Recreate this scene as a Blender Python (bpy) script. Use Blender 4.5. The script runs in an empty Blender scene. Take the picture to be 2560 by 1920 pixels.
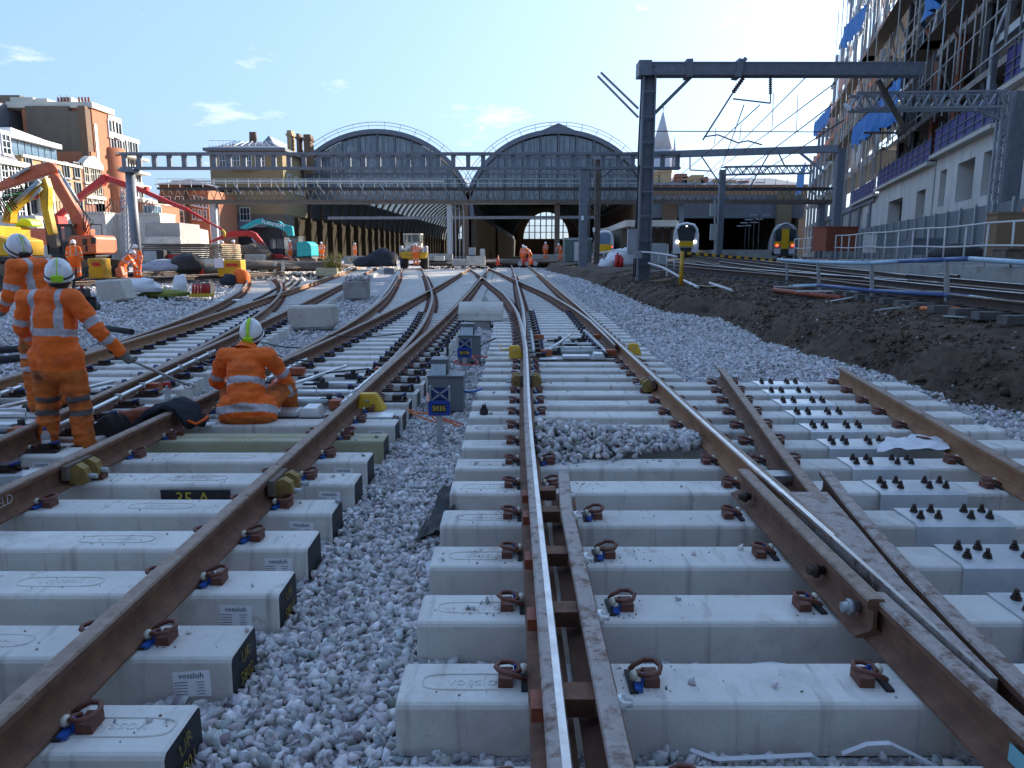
import bpy, bmesh, math, random
import numpy as np
from mathutils import Matrix, Vector, noise

random.seed(7)
rng = np.random.default_rng(7)
S = bpy.context.scene
C = S.collection

# ------------------------------------------------------------------ camera
CZ = 1.78
PITCH = math.atan(324 / 1870)
cam = bpy.data.cameras.new('camera')
cam.sensor_width = 36.0
cam.lens = 1870 / 2560 * 36
cam.clip_start = 0.05
cam.clip_end = 4000
camo = bpy.data.objects.new('camera', cam)
camo.location = (0, 0, CZ)
camo.rotation_euler = (math.pi / 2 - PITCH, 0, 0)
C.objects.link(camo)
S.camera = camo

# ------------------------------------------------------------------ light
SUN_AZ = math.radians(46)      # to the right of the view direction
SUN_EL = math.radians(22)
W = bpy.data.worlds.new('World')
S.world = W
W.use_nodes = True
nt = W.node_tree
nt.nodes.clear()
wo = nt.nodes.new('ShaderNodeOutputWorld')
bg = nt.nodes.new('ShaderNodeBackground')
sky = nt.nodes.new('ShaderNodeTexSky')
sky.sky_type = 'NISHITA'
sky.sun_disc = False
sky.sun_elevation = SUN_EL
sky.sun_rotation = SUN_AZ
sky.air_density = 1.0
sky.dust_density = 4.0
sky.ozone_density = 2.6
bg.inputs['Strength'].default_value = 0.08
tc = nt.nodes.new('ShaderNodeTexCoord')
mp = nt.nodes.new('ShaderNodeMapping')
mp.inputs['Scale'].default_value = (1.0, 1.0, 3.2)
mp.inputs['Location'].default_value = (2.7, 1.3, .4)
nz = nt.nodes.new('ShaderNodeTexNoise')
nz.inputs['Scale'].default_value = 8.0
nz.inputs['Detail'].default_value = 7
nz.inputs['Roughness'].default_value = 0.58
rp = nt.nodes.new('ShaderNodeValToRGB')
rp.color_ramp.elements[0].position = 0.61
rp.color_ramp.elements[1].position = 0.80
rp.color_ramp.elements[1].color = (0.75, 0.75, 0.75, 1)
mixc = nt.nodes.new('ShaderNodeMixRGB')
mixc.inputs[2].default_value = (4.6, 4.5, 4.4, 1)
L = nt.links.new
L(tc.outputs['Generated'], mp.inputs[0]); L(mp.outputs[0], nz.inputs['Vector'])
L(nz.outputs[0], rp.inputs[0]); L(rp.outputs[0], mixc.inputs[0])
gm = nt.nodes.new('ShaderNodeGamma'); gm.inputs[1].default_value = 0.42      # compresses the sky's range so shaded ground gets more fill
sc_ = nt.nodes.new('ShaderNodeMixRGB'); sc_.blend_type = 'MULTIPLY'; sc_.inputs[0].default_value = 1; sc_.inputs[2].default_value = (1.05, 1.44, 2.02, 1)
L(sky.outputs[0], gm.inputs[0]); L(gm.outputs[0], sc_.inputs[1])
L(sc_.outputs[0], mixc.inputs[1]); L(mixc.outputs[0], bg.inputs['Color'])
L(bg.outputs[0], wo.inputs['Surface'])
sl = bpy.data.lights.new('sun', 'SUN')
sl.energy = 2.5
sl.angle = math.radians(0.5)
sl.color = (1.0, 0.90, 0.76)
so = bpy.data.objects.new('sun', sl)
sd = Vector((math.sin(SUN_AZ) * math.cos(SUN_EL), math.cos(SUN_AZ) * math.cos(SUN_EL), math.sin(SUN_EL)))
so.rotation_euler = sd.to_track_quat('Z', 'Y').to_euler()
so.location = sd * 200
C.objects.link(so)
S.view_settings.view_transform = 'Standard'
S.view_settings.look = 'None'
S.view_settings.gamma = 1
S.view_settings.exposure = 2.17
S.cycles.max_bounces = 6
S.cycles.diffuse_bounces = 3
S.cycles.glossy_bounces = 3
S.cycles.transparent_max_bounces = 8
S.cycles.caustics_reflective = False
S.cycles.caustics_refractive = False

# ------------------------------------------------------------------ placing helpers
F, CX, CY = 1870.0, 1280.0, 960.0
pc, ps = math.cos(PITCH), math.sin(PITCH)

def g(D):                       # the gentle rise of the track bed towards the station
    t = D - 15
    return .004 * (t + math.sqrt(t * t + 16)) - .004 * (-15 + math.sqrt(241))

def at(px, py, D):              # a point seen at px,py in the photograph, D metres ahead
    u = (px - CX) / F; v = (py - CY) / F
    ry = pc - v * ps; rz = -ps - v * pc
    k = D / ry
    return Vector((u * k, D, CZ + rz * k))

def gd(px, py, off=0.0):        # the same, on the ground plus off
    lo, hi = 0.5, 400
    for _ in range(50):
        m = (lo + hi) / 2
        if at(px, py, m).z > g(m) + off: lo = m
        else: hi = m
    return at(px, py, lo)

def spl(tab):                   # smooth interpolation through (y, x) pairs
    ys = [t[0] for t in tab]; xs = [t[1] for t in tab]; n = len(ys)
    m = []
    for i in range(n):
        if i == 0: m.append((xs[1] - xs[0]) / (ys[1] - ys[0]))
        elif i == n - 1: m.append((xs[-1] - xs[-2]) / (ys[-1] - ys[-2]))
        else: m.append((xs[i + 1] - xs[i - 1]) / (ys[i + 1] - ys[i - 1]))
    def f(y):
        if y <= ys[0]: return xs[0] + m[0] * (y - ys[0])
        if y >= ys[-1]: return xs[-1] + m[-1] * (y - ys[-1])
        i = 0
        while ys[i + 1] < y: i += 1
        h = ys[i + 1] - ys[i]; t = (y - ys[i]) / h
        return ((2*t**3 - 3*t*t + 1) * xs[i] + (t**3 - 2*t*t + t) * h * m[i]
                + (-2*t**3 + 3*t*t) * xs[i + 1] + (t**3 - t*t) * h * m[i + 1])
    return f

# ------------------------------------------------------------------ materials
MATS = {}
def pm(name, c1, c2=None, scale=6.0, rough=0.7, metal=0.0, bump=0.0, bscale=40.0, lo=0.35, hi=0.65,
       stretch=(1, 1, 1), c3=None, s3=1.2, t3=(0.55, 0.7), emit=None, es=0.0, spec=0.5, alpha=1.0, trans=0.0, attr=None, coat=0.0):
    m = bpy.data.materials.new(name)
    m.use_nodes = True
    t = m.node_tree; N = t.nodes; K = t.links.new
    b = N['Principled BSDF']
    b.inputs['Roughness'].default_value = rough
    b.inputs['Metallic'].default_value = metal
    b.inputs['Specular IOR Level'].default_value = spec
    b.inputs['Coat Weight'].default_value = coat
    b.inputs['Base Color'].default_value = (*c1, 1)
    if emit: b.inputs['Emission Color'].default_value = (*emit, 1); b.inputs['Emission Strength'].default_value = es
    if alpha < 1: b.inputs['Alpha'].default_value = alpha
    if trans: b.inputs['Transmission Weight'].default_value = trans
    geo = N.new('ShaderNodeNewGeometry')
    mpn = N.new('ShaderNodeMapping'); mpn.inputs['Scale'].default_value = stretch
    K(geo.outputs['Position'], mpn.inputs[0])
    col = None
    if c2 is not None:
        n1 = N.new('ShaderNodeTexNoise'); n1.inputs['Scale'].default_value = scale
        n1.inputs['Detail'].default_value = 6; n1.inputs['Roughness'].default_value = 0.62
        K(mpn.outputs[0], n1.inputs['Vector'])
        r1 = N.new('ShaderNodeValToRGB')
        r1.color_ramp.elements[0].position = lo; r1.color_ramp.elements[0].color = (*c1, 1)
        r1.color_ramp.elements[1].position = hi; r1.color_ramp.elements[1].color = (*c2, 1)
        K(n1.outputs[0], r1.inputs[0]); col = r1.outputs[0]
    if c3 is not None:
        n3 = N.new('ShaderNodeTexNoise'); n3.inputs['Scale'].default_value = s3
        n3.inputs['Detail'].default_value = 5; n3.inputs['Roughness'].default_value = 0.7
        K(mpn.outputs[0], n3.inputs['Vector'])
        r3 = N.new('ShaderNodeValToRGB'); r3.color_ramp.elements[0].position = t3[0]; r3.color_ramp.elements[1].position = t3[1]
        K(n3.outputs[0], r3.inputs[0])
        mx = N.new('ShaderNodeMixRGB'); mx.inputs[2].default_value = (*c3, 1)
        K(r3.outputs[0], mx.inputs[0])
        if col: K(col, mx.inputs[1])
        else: mx.inputs[1].default_value = (*c1, 1)
        col = mx.outputs[0]
    if attr:
        a = N.new('ShaderNodeAttribute'); a.attribute_name = attr
        mu = N.new('ShaderNodeMixRGB'); mu.blend_type = 'MULTIPLY'; mu.inputs[0].default_value = 1
        if col: K(col, mu.inputs[1])
        else: mu.inputs[1].default_value = (*c1, 1)
        K(a.outputs['Color'], mu.inputs[2]); col = mu.outputs[0]
    if col: K(col, b.inputs['Base Color'])
    if bump:
        nb = N.new('ShaderNodeTexNoise'); nb.inputs['Scale'].default_value = bscale; nb.inputs['Detail'].default_value = 5
        K(geo.outputs['Position'], nb.inputs['Vector'])
        bp = N.new('ShaderNodeBump'); bp.inputs['Strength'].default_value = bump; bp.inputs['Distance'].default_value = 0.02
        K(nb.outputs[0], bp.inputs['Height']); K(bp.outputs[0], b.inputs['Normal'])
        if rough > 0.2:
            mr = N.new('ShaderNodeMapRange'); mr.inputs['To Min'].default_value = rough - .12; mr.inputs['To Max'].default_value = min(1, rough + .12)
            K(nb.outputs[0], mr.inputs[0]); K(mr.outputs[0], b.inputs['Roughness'])
    MATS[name] = m
    return m

def brickmat(name, c1, c2, mortar, bw=0.225, bh=0.075, axis='x', rough=0.85):
    # fine coursing on walls too far away to tell the bricks apart
    m = pm(name, c1, c2, 1.2, rough)
    t = m.node_tree; N = t.nodes; K = t.links.new
    geo = N.new('ShaderNodeNewGeometry'); sep = N.new('ShaderNodeSeparateXYZ'); K(geo.outputs['Position'], sep.inputs[0])
    cmb = N.new('ShaderNodeCombineXYZ')
    add = N.new('ShaderNodeMath'); add.operation = 'ADD'
    K(sep.outputs[0], add.inputs[0]); K(sep.outputs[1], add.inputs[1])
    K(add.outputs[0], cmb.inputs[0]); K(sep.outputs[2], cmb.inputs[1])
    br = N.new('ShaderNodeTexBrick')
    br.inputs['Scale'].default_value = 1; br.inputs['Brick Width'].default_value = bw; br.inputs['Row Height'].default_value = bh
    br.inputs['Mortar Size'].default_value = 0.012
    br.inputs['Color1'].default_value = (*c1, 1); br.inputs['Color2'].default_value = (*c2, 1); br.inputs['Mortar'].default_value = (*mortar, 1)
    K(cmb.outputs[0], br.inputs['Vector'])
    src = [l.from_socket for l in t.links if l.to_socket == N['Principled BSDF'].inputs['Base Color']][0]
    mx = N.new('ShaderNodeMixRGB'); mx.inputs[0].default_value = 0.55
    K(src, mx.inputs[1]); K(br.outputs[0], mx.inputs[2]); K(mx.outputs[0], N['Principled BSDF'].inputs['Base Color'])
    return m

pm('bearer_concrete', (.69, .67, .62), (.79, .765, .71), 3.5, .8, bump=.15, bscale=90, c3=(.54, .52, .47), s3=2.6, t3=(.54, .74))
def drips(name, col, sc=(16, 16, 1.1), th=(.60, .72), amt=.55, more=None):
    # run-down stains and dust, in the colour of the surface itself
    t = M_(name).node_tree; N = t.nodes; K = t.links.new; b = N['Principled BSDF']
    src = [l.from_socket for l in t.links if l.to_socket == b.inputs['Base Color']][0]
    geo = N.new('ShaderNodeNewGeometry'); mpn = N.new('ShaderNodeMapping'); mpn.inputs['Scale'].default_value = sc
    K(geo.outputs['Position'], mpn.inputs[0])
    n = N.new('ShaderNodeTexNoise'); n.inputs['Scale'].default_value = 1.0; n.inputs['Detail'].default_value = 4; K(mpn.outputs[0], n.inputs['Vector'])
    r = N.new('ShaderNodeValToRGB'); r.color_ramp.elements[0].position = th[0]; r.color_ramp.elements[1].position = th[1]; r.color_ramp.elements[1].color = (amt, amt, amt, 1); K(n.outputs[0], r.inputs[0])
    mx = N.new('ShaderNodeMixRGB'); mx.inputs[2].default_value = (*col, 1); K(r.outputs[0], mx.inputs[0]); K(src, mx.inputs[1]); K(mx.outputs[0], b.inputs['Base Color'])
def M_(n): return MATS[n]
drips('bearer_concrete', (.30, .28, .25), (17, 3, 1.3), (.58, .74), .6)
def each_own(name, lo, hi):       # every piece its own shade
    t = MATS[name].node_tree; N = t.nodes; K = t.links.new; b = N['Principled BSDF']
    src = [l.from_socket for l in t.links if l.to_socket == b.inputs['Base Color']][0]
    oi = N.new('ShaderNodeObjectInfo'); mr = N.new('ShaderNodeMapRange'); mr.inputs['To Min'].default_value = lo; mr.inputs['To Max'].default_value = hi; K(oi.outputs['Random'], mr.inputs[0])
    cb = N.new('ShaderNodeCombineColor'); [K(mr.outputs[0], cb.inputs[i]) for i in range(3)]
    mx = N.new('ShaderNodeMixRGB'); mx.blend_type = 'MULTIPLY'; mx.inputs[0].default_value = 1; K(src, mx.inputs[1]); K(cb.outputs[0], mx.inputs[2]); K(mx.outputs[0], b.inputs['Base Color'])
each_own('bearer_concrete', .84, 1.04)
drips('bearer_concrete', (.36, .24, .15), (5, 5, 5), (.66, .80), .45)
drips('bearer_concrete', (.33, .31, .28), (7, 7, 7), (.66, .74), .6)
drips('bearer_concrete', (.25, .22, .19), (60, 60, 60), (.70, .74), .6)
pm('bearer_olive', (.38, .36, .22), (.46, .44, .30), 5, .75, bump=.2, bscale=60)
pm('rail_rust', (.145, .072, .045), (.235, .12, .073), 9, .78, .1, bump=.35, bscale=120, c3=(.12, .07, .05), s3=3)
pm('rail_orange', (.25, .12, .056), (.34, .175, .085), 7, .75, .05, bump=.3, bscale=100, c3=(.17, .08, .045), s3=2)
pm('rail_head', (.28, .20, .155), (.40, .31, .25), 22, .62, .15, bump=.4, bscale=140, c3=(.13, .085, .06), s3=9)
pm('rail_shiny', (.50, .50, .50), (.66, .67, .68), 20, .33, .85, c3=(.30, .26, .23), s3=5, t3=(.52, .75))
pm('rail_pale', (.36, .31, .28), (.46, .40, .37), 24, .6, .2, bump=.45, bscale=130, c3=(.17, .10, .07), s3=14, t3=(.5, .66))
pm('old_rail', (.06, .04, .032), (.10, .065, .05), 8, .8, .2, bump=.3)
pm('old_sleeper', (.10, .095, .09), (.17, .16, .15), 6, .9, bump=.3)
pm('clip_brown', (.13, .045, .03), (.20, .075, .05), 30, .55, .1, bump=.2, bscale=200)
pm('cream_plastic', (.62, .58, .47), None, rough=.4)
pm('blue_plastic', (.02, .10, .42), None, rough=.4)
pm('navy_plastic', (.02, .025, .16), None, rough=.3)
pm('black_rubber', (.018, .018, .02), (.03, .03, .032), 20, .7)
pm('black_paint', (.012, .013, .016), (.025, .027, .03), 14, .55, c3=(.16, .15, .14), s3=10, t3=(.62, .72))
pm('yellow_mark', (.42, .30, .03), (.12, .09, .03), 40, .6)
pm('panel_yellow', (.66, .50, .05), (.50, .37, .04), 30, .6)
pm('chalk', (.55, .55, .55), None, rough=.9)
pm('paper', (.90, .90, .92), None, rough=.55)
pm('ink', (.03, .035, .07), None, rough=.6)
pm('galv', (.66, .70, .72), (.82, .85, .86), 6, .34, .5, bump=.02, bscale=60)
pm('galv_dull', (.36, .40, .41), (.46, .50, .51), 10, .5, .5, bump=.1, bscale=60)
pm('bolt_dark', (.045, .03, .024), (.07, .05, .04), 40, .55, .4)
pm('cabinet_grey', (.13, .155, .17), (.16, .185, .20), 6, .45, .1, bump=.06, bscale=30)
pm('steel_grey', (.15, .17, .20), (.20, .22, .25), 4, .55, .2, bump=.1, bscale=30)
pm('steel_pale', (.30, .32, .36), (.37, .39, .43), 4, .5, .3)
pm('steel_dark', (.035, .035, .04), (.06, .058, .06), 5, .7, .2)
pm('steel_brown', (.09, .075, .062), (.14, .115, .095), 3, .7, .2)
pm('hivis', (.98, .15, .012), (1.0, .20, .02), 8, .75, bump=.55, bscale=22, c3=(.68, .085, .012), s3=4, t3=(.52, .8))
pm('hivis_dirty', (.62, .13, .018), (.74, .19, .03), 7, .8, bump=.6, bscale=20, c3=(.20, .075, .028), s3=4.5, t3=(.5, .75))
pm('reflective', (.47, .45, .48), (.55, .53, .57), 18, .45, .15)
pm('reflective_dirty', (.09, .075, .08), (.15, .12, .11), 14, .7)
pm('skin', (.60, .33, .24), (.66, .38, .28), 20, .55)
pm('hair', (.05, .035, .028), (.09, .065, .05), 80, .8, bump=.4, bscale=200)
pm('glove', (.16, .16, .15), (.24, .24, .22), 30, .8, bump=.3)
pm('boot', (.03, .024, .02), (.06, .05, .04), 20, .7)
pm('helmet_white', (.76, .78, .80), (.82, .83, .84), 6, .28, spec=.5, coat=.3)
pm('lime', (.48, .80, .03), None, rough=.45)
pm('dark_navy', (.012, .015, .024), (.025, .03, .045), 20, .8, bump=.4)
pm('rust_red', (.22, .05, .025), (.32, .085, .04), 10, .6, bump=.2)
pm('cable_orange', (.75, .17, .02), None, rough=.5)
pm('cable_red', (.62, .06, .04), None, rough=.5)
pm('cable_black', (.012, .012, .014), None, rough=.5)
pm('sign_blue', (.008, .045, .30), (.012, .06, .36), 8, .35)
pm('sign_cross', (.30, .34, .42), None, rough=.4)
pm('sign_yellow', (.85, .62, .10), None, rough=.5)
pm('cover_yellow', (.66, .40, .03), (.74, .47, .05), 9, .5, bump=.08, c3=(.42, .25, .05), s3=8, t3=(.62, .74))
pm('plant_yellow', (.62, .34, .01), (.70, .41, .02), 3, .45, c3=(.38, .20, .03), s3=1.6, t3=(.58, .74))
pm('plant_orange', (.50, .105, .04), (.58, .15, .06), 3, .5, c3=(.40, .13, .08), s3=1.6, t3=(.55, .72))
pm('plant_red', (.50, .02, .018), (.60, .035, .025), 4, .45, c3=(.28, .02, .02), s3=2)
pm('plant_teal', (.005, .32, .34), (.01, .40, .41), 3, .4, c3=(.01, .20, .22), s3=2)
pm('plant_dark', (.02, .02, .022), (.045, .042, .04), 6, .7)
pm('mud', (.10, .072, .05), (.20, .15, .11), 6, .95, bump=.5, bscale=20)
pm('glass_dark', (.02, .03, .035), None, rough=.08, spec=.8)
pm('glass_sky', (.10, .17, .24), (.16, .24, .32), 1.5, .1, spec=.9)
pm('timber', (.20, .13, .075), (.30, .20, .12), 8, .85, bump=.3, stretch=(1, 6, 6))
pm('timber_pale', (.46, .36, .23), (.56, .45, .30), 8, .85, bump=.3)
pm('timber_grey', (.12, .095, .075), (.20, .16, .12), 7, .9, bump=.3)
pm('concrete', (.30, .29, .27), (.40, .385, .355), 1.5, .9, bump=.2, bscale=30, c3=(.19, .18, .165), s3=.8)
pm('concrete_pale', (.50, .475, .42), (.60, .57, .51), 2.5, .88, bump=.2, bscale=40, c3=(.34, .31, .26), s3=2.2)
pm('concrete_new', (.52, .50, .46), (.64, .62, .57), .7, .88, bump=.12, bscale=20, stretch=(1, 1, .3), c3=(.24, .22, .19), s3=1.1, t3=(.55, .75))
pm('render_white', (.66, .67, .69), (.74, .74, .75), .6, .85)
pm('render_cream', (.60, .55, .45), (.68, .63, .53), .8, .85)
pm('slate', (.16, .17, .20), (.22, .23, .26), 2, .7, bump=.2, bscale=8)
pm('stone_trim', (.58, .54, .46), (.66, .62, .54), 2, .8)
pm('window_white', (.70, .70, .70), None, rough=.5)
brickmat('brick_orange', (.38, .125, .06), (.46, .16, .075), (.42, .22, .13))
brickmat('brick_tan', (.36, .24, .12), (.44, .30, .16), (.36, .28, .18))
brickmat('brick_grey', (.12, .10, .075), (.17, .14, .105), (.15, .13, .10))
brickmat('brick_ochre', (.24, .175, .085), (.30, .22, .11), (.27, .21, .12))
brickmat('brick_brown', (.13, .075, .045), (.19, .11, .065), (.18, .13, .09))
brickmat('brick_red', (.24, .085, .055), (.31, .11, .07), (.26, .17, .13))
pm('soil', (.050, .032, .021), (.105, .069, .045), 7, .97, bump=1.0, bscale=26, c3=(.13, .10, .075), s3=9, t3=(.58, .75))
pm('gravel', (.17, .16, .165), (.60, .57, .57), 46, .93, bump=1.0, bscale=38, lo=.36, hi=.62)  # dark fines, the tone also standing in for shaded gaps between stones
pm('stone', (.52, .505, .505), (.73, .705, .70), 18, .85, attr='col', bump=.3, bscale=60)
pm('stone_soil', (.075, .050, .034), (.16, .11, .075), 18, .95, attr='col')
pm('net_blue', (.012, .13, .40), (.03, .19, .50), 2, .7)
pm('panel_purple', (.016, .012, .15), (.025, .02, .21), 3, .6)
pm('rust_frame', (.20, .065, .04), (.28, .10, .06), 3, .8)
pm('orange_panel', (.55, .16, .10), (.62, .22, .14), 1, .7)
pm('shed_lead', (.11, .125, .15), (.15, .165, .195), 1.2, .6, c3=(.12, .14, .165), s3=.6)
pm('shed_glass', (.085, .11, .13), (.20, .24, .26), .9, .25, stretch=(3.2, 1, .35), spec=.6)
pm('shed_iron', (.07, .065, .05), (.11, .10, .075), 2, .7)
pm('spire_stone', (.40, .41, .44), (.46, .47, .50), .5, .9)
pm('rail_white', (.62, .60, .58), (.70, .68, .66), 8, .6, c3=(.35, .22, .16), s3=5, t3=(.6, .75))
pm('rail_bluepaint', (.06, .11, .28), (.09, .15, .33), 6, .4)
pm('rail_skyblue', (.30, .48, .60), (.42, .58, .68), 6, .4)
pm('sack_white', (.68, .69, .72), (.76, .77, .79), 6, .7, bump=.4, bscale=18)
pm('sack_grey', (.30, .31, .36), (.42, .43, .48), 5, .7, bump=.4, bscale=12)
pm('cabinet_green', (.10, .16, .15), (.13, .19, .18), 3, .6)
pm('grass_dry', (.17, .15, .03), (.24, .21, .06), 20, .9)
pm('train_white', (.62, .64, .67), None, rough=.35)
pm('train_grey', (.22, .22, .24), None, rough=.4)
pm('train_yellow', (.75, .43, .01), None, rough=.4)
pm('lamp_white', (1, 1, 1), None, emit=(1, .97, .9), es=4)
pm('lamp_red', (.8, .05, .02), None, emit=(1, .06, .02), es=1.3)
pm('tape_white', (.72, .73, .76), None, rough=.5)
pm('foil_cyan', (.20, .45, .50), None, rough=.5)
pm('hose_yellow', (.80, .60, .05), None, rough=.5)
pm('plastic_clear', (.50, .55, .58), None, rough=.1, alpha=.55)
pm('insulator', (.10, .07, .07), None, rough=.3)
pm('hose_heap', (.35, .28, .03), (.10, .22, .05), 9, .6, bump=.6, bscale=30)
pm('cable_green', (.03, .45, .16), None, rough=.5)
pm('helmet_lime', (.42, .72, .05), None, rough=.3)
pm('clamp_ochre', (.27, .18, .05), (.36, .25, .08), 14, .65, .2, bump=.2, c3=(.12, .08, .04), s3=9)
drips('soil', (.17, .112, .075), (1.6, 1.6, 1.6), (.54, .72), .55)
drips('soil', (.03, .022, .018), (2.3, 2.3, 2.3), (.58, .70), .7)
drips('hivis', (.50, .085, .02), (4, 4, 6), (.56, .74), .55)
drips('hivis_dirty', (.13, .055, .025), (5, 5, 5), (.52, .70), .7)
drips('plant_yellow', (.22, .14, .05), (1.5, 1.5, 3), (.56, .72), .6)
drips('plant_orange', (.30, .13, .09), (1.5, 1.5, 3), (.54, .72), .6)
M = MATS

# ------------------------------------------------------------------ mesh helpers
class MB:
    """collects boxes, bars, tubes and prisms into one mesh"""
    def __init__(self):
        self.v = []; self.f = []; self.m = []; self.s = []
    def add(self, vs, fs, mi=0, smooth=False):
        o = len(self.v)
        self.v += [tuple(p) for p in vs]
        for q in fs:
            self.f.append([i + o for i in q]); self.m.append(mi); self.s.append(smooth)
        return self
    def box(self, x0, x1, y0, y1, z0, z1, mi=0):
        vs = [(x0,y0,z0),(x1,y0,z0),(x1,y1,z0),(x0,y1,z0),(x0,y0,z1),(x1,y0,z1),(x1,y1,z1),(x0,y1,z1)]
        return self.add(vs, [(0,3,2,1),(4,5,6,7),(0,1,5,4),(1,2,6,5),(2,3,7,6),(3,0,4,7)], mi)
    def cbox(self, c, s, rot=None, mi=0):
        hx, hy, hz = s[0]/2, s[1]/2, s[2]/2
        R = rot if rot is not None else Matrix.Identity(3)
        vs = [Vector(c) + R @ Vector((a*hx, b*hy, d*hz)) for d in (-1,1) for a,b in ((-1,-1),(1,-1),(1,1),(-1,1))]
        return self.add(vs, [(0,3,2,1),(4,5,6,7),(0,1,5,4),(1,2,6,5),(2,3,7,6),(3,0,4,7)], mi)
    def bar(self, p, q, w, h=None, up=(0,0,1), mi=0):
        p, q = Vector(p), Vector(q); h = h or w
        d = q - p; l = d.length
        if l < 1e-6: return self
        d /= l; u = Vector(up)
        if abs(d.dot(u)) > .98: u = Vector((0, 1, 0)) if abs(d.y) < .9 else Vector((1, 0, 0))
        s = d.cross(u).normalized(); u = s.cross(d)
        R = Matrix((s, d, u)).transposed()
        return self.cbox((p + q) / 2, (w, l, h), R, mi)
    def cyl(self, p, q, r0, r1=None, n=10, mi=0, cap=True):
        return self.tube([p, q], [r0, r0 if r1 is None else r1], n, mi, cap)
    def tube(self, pts, r, n=8, mi=0, cap=True, ell=None):
        pts = [Vector(p) for p in pts]; k = len(pts)
        rs = r if isinstance(r, (list, tuple)) else [r] * k
        prev = None; vs = []
        for i, p in enumerate(pts):
            d = (pts[min(i+1, k-1)] - pts[max(i-1, 0)])
            if d.length < 1e-9: d = Vector((0,0,1))
            d.normalize()
            if prev is None:
                u = Vector((0,0,1)) if abs(d.z) < .9 else Vector((0,1,0))
                s = d.cross(u).normalized()
            else:
                s = prev - d * prev.dot(d)
                if s.length < 1e-6: s = d.cross(Vector((0,1,0)))
                s.normalize()
            prev = s; u = s.cross(d)
            e = ell[i] if ell else 1.0
            for j in range(n):
                a = 2 * math.pi * j / n
                vs.append(p + s * (math.cos(a) * rs[i]) + u * (math.sin(a) * rs[i] * e))
        fs = [(i*n+j, i*n+(j+1) % n, (i+1)*n+(j+1) % n, (i+1)*n+j) for i in range(k-1) for j in range(n)]
        self.add(vs, fs, mi, True)
        if cap:
            o = len(self.v) - k * n
            self.f.append([o + j for j in range(n)][::-1]); self.m.append(mi); self.s.append(False)
            self.f.append([o + (k-1)*n + j for j in range(n)]); self.m.append(mi); self.s.append(False)
        return self
    def prism(self, poly, axis, a, b, mi=0):
        """poly in the other two axes (kept in x,y,z order), pushed from a to b along axis"""
        n = len(poly)
        def P(q, t):
            return {'x': (t, q[0], q[1]), 'y': (q[0], t, q[1]), 'z': (q[0], q[1], t)}[axis]
        vs = [P(q, a) for q in poly] + [P(q, b) for q in poly]
        fs = [tuple(range(n))[::-1], tuple(range(n, 2*n))] + [(i, (i+1) % n, n+(i+1) % n, n+i) for i in range(n)]
        return self.add(vs, fs, mi)
    def quad(self, a, b, c, d, mi=0):
        return self.add([a, b, c, d], [(0,1,2,3)], mi)
    def ball(self, c, r, n=10, k=6, mi=0, zmin=-1.0, rot=None):
        r = r if isinstance(r, (tuple, list)) else (r, r, r)
        R = rot or Matrix.Identity(3); vs = []
        a0 = math.acos(max(-1, min(1, zmin)))      # polar angle of the cut
        for i in range(k + 1):
            th = a0 * (1 - i / k)
            for j in range(n):
                a = 2*math.pi*j/n
                vs.append(Vector(c) + R @ Vector((r[0]*math.sin(th)*math.cos(a), r[1]*math.sin(th)*math.sin(a), r[2]*math.cos(th))))
        fs = [(i*n+j, i*n+(j+1) % n, (i+1)*n+(j+1) % n, (i+1)*n+j) for i in range(k) for j in range(n)]
        self.add(vs, fs, mi, True)
        if zmin > -.999:
            o = len(self.v) - (k+1)*n
            self.f.append([o+j for j in range(n)][::-1]); self.m.append(mi); self.s.append(False)
        return self
    def mesh(self, name, mats):
        me = bpy.data.meshes.new(name)
        me.from_pydata([tuple(p) for p in self.v], [], self.f)
        for m in (mats if isinstance(mats, (list, tuple)) else [mats]):
            me.materials.append(M[m] if isinstance(m, str) else m)
        me.polygons.foreach_set('material_index', self.m)
        me.polygons.foreach_set('use_smooth', self.s)
        me.validate(); me.update()
        return me
    def build(self, name, mats, parent=None, **k):
        return ob(name, self.mesh(name, mats), parent, **k)

def ob(name, me, parent=None, loc=None, rotz=None, mat4=None):
    o = bpy.data.objects.new(name, me); C.objects.link(o)
    if parent is not None:
        o.parent = parent
        o.matrix_parent_inverse = Matrix.Translation(-parent_base(parent))
    if mat4 is not None: o.matrix_basis = mat4
    else:
        if loc is not None: o.location = loc
        if rotz is not None: o.rotation_euler = (0, 0, rotz)
    return o

BASE = {}
def parent_base(p):              # world origin of a thing (its parts are given in world coordinates)
    return BASE.get(p.name, Vector((0, 0, 0)))

def tag(o, label=None, cat=None, group=None, kind=None):
    if label: o['label'] = label
    if cat: o['category'] = cat
    if group: o['group'] = group
    if kind: o['kind'] = kind
    return o

def thing(name, label, cat, loc=(0, 0, 0), group=None):
    o = bpy.data.objects.new(name, None); C.objects.link(o)
    o.empty_display_size = .1
    o.location = loc
    BASE[o.name] = Vector(loc)
    return tag(o, label, cat, group)

def copy_thing(root, loc, rotz=0.0, label=None, group=None, scale=1.0):
    r = root.copy(); C.objects.link(r)
    r.location = loc; r.rotation_euler = (0, 0, rotz); r.scale = (scale,) * 3
    if label: r['label'] = label
    if group: r['group'] = group
    for ch in root.children:
        c = ch.copy(); C.objects.link(c); c.parent = r
        for gch in ch.children:
            d = gch.copy(); C.objects.link(d); d.parent = c
    return r

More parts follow.
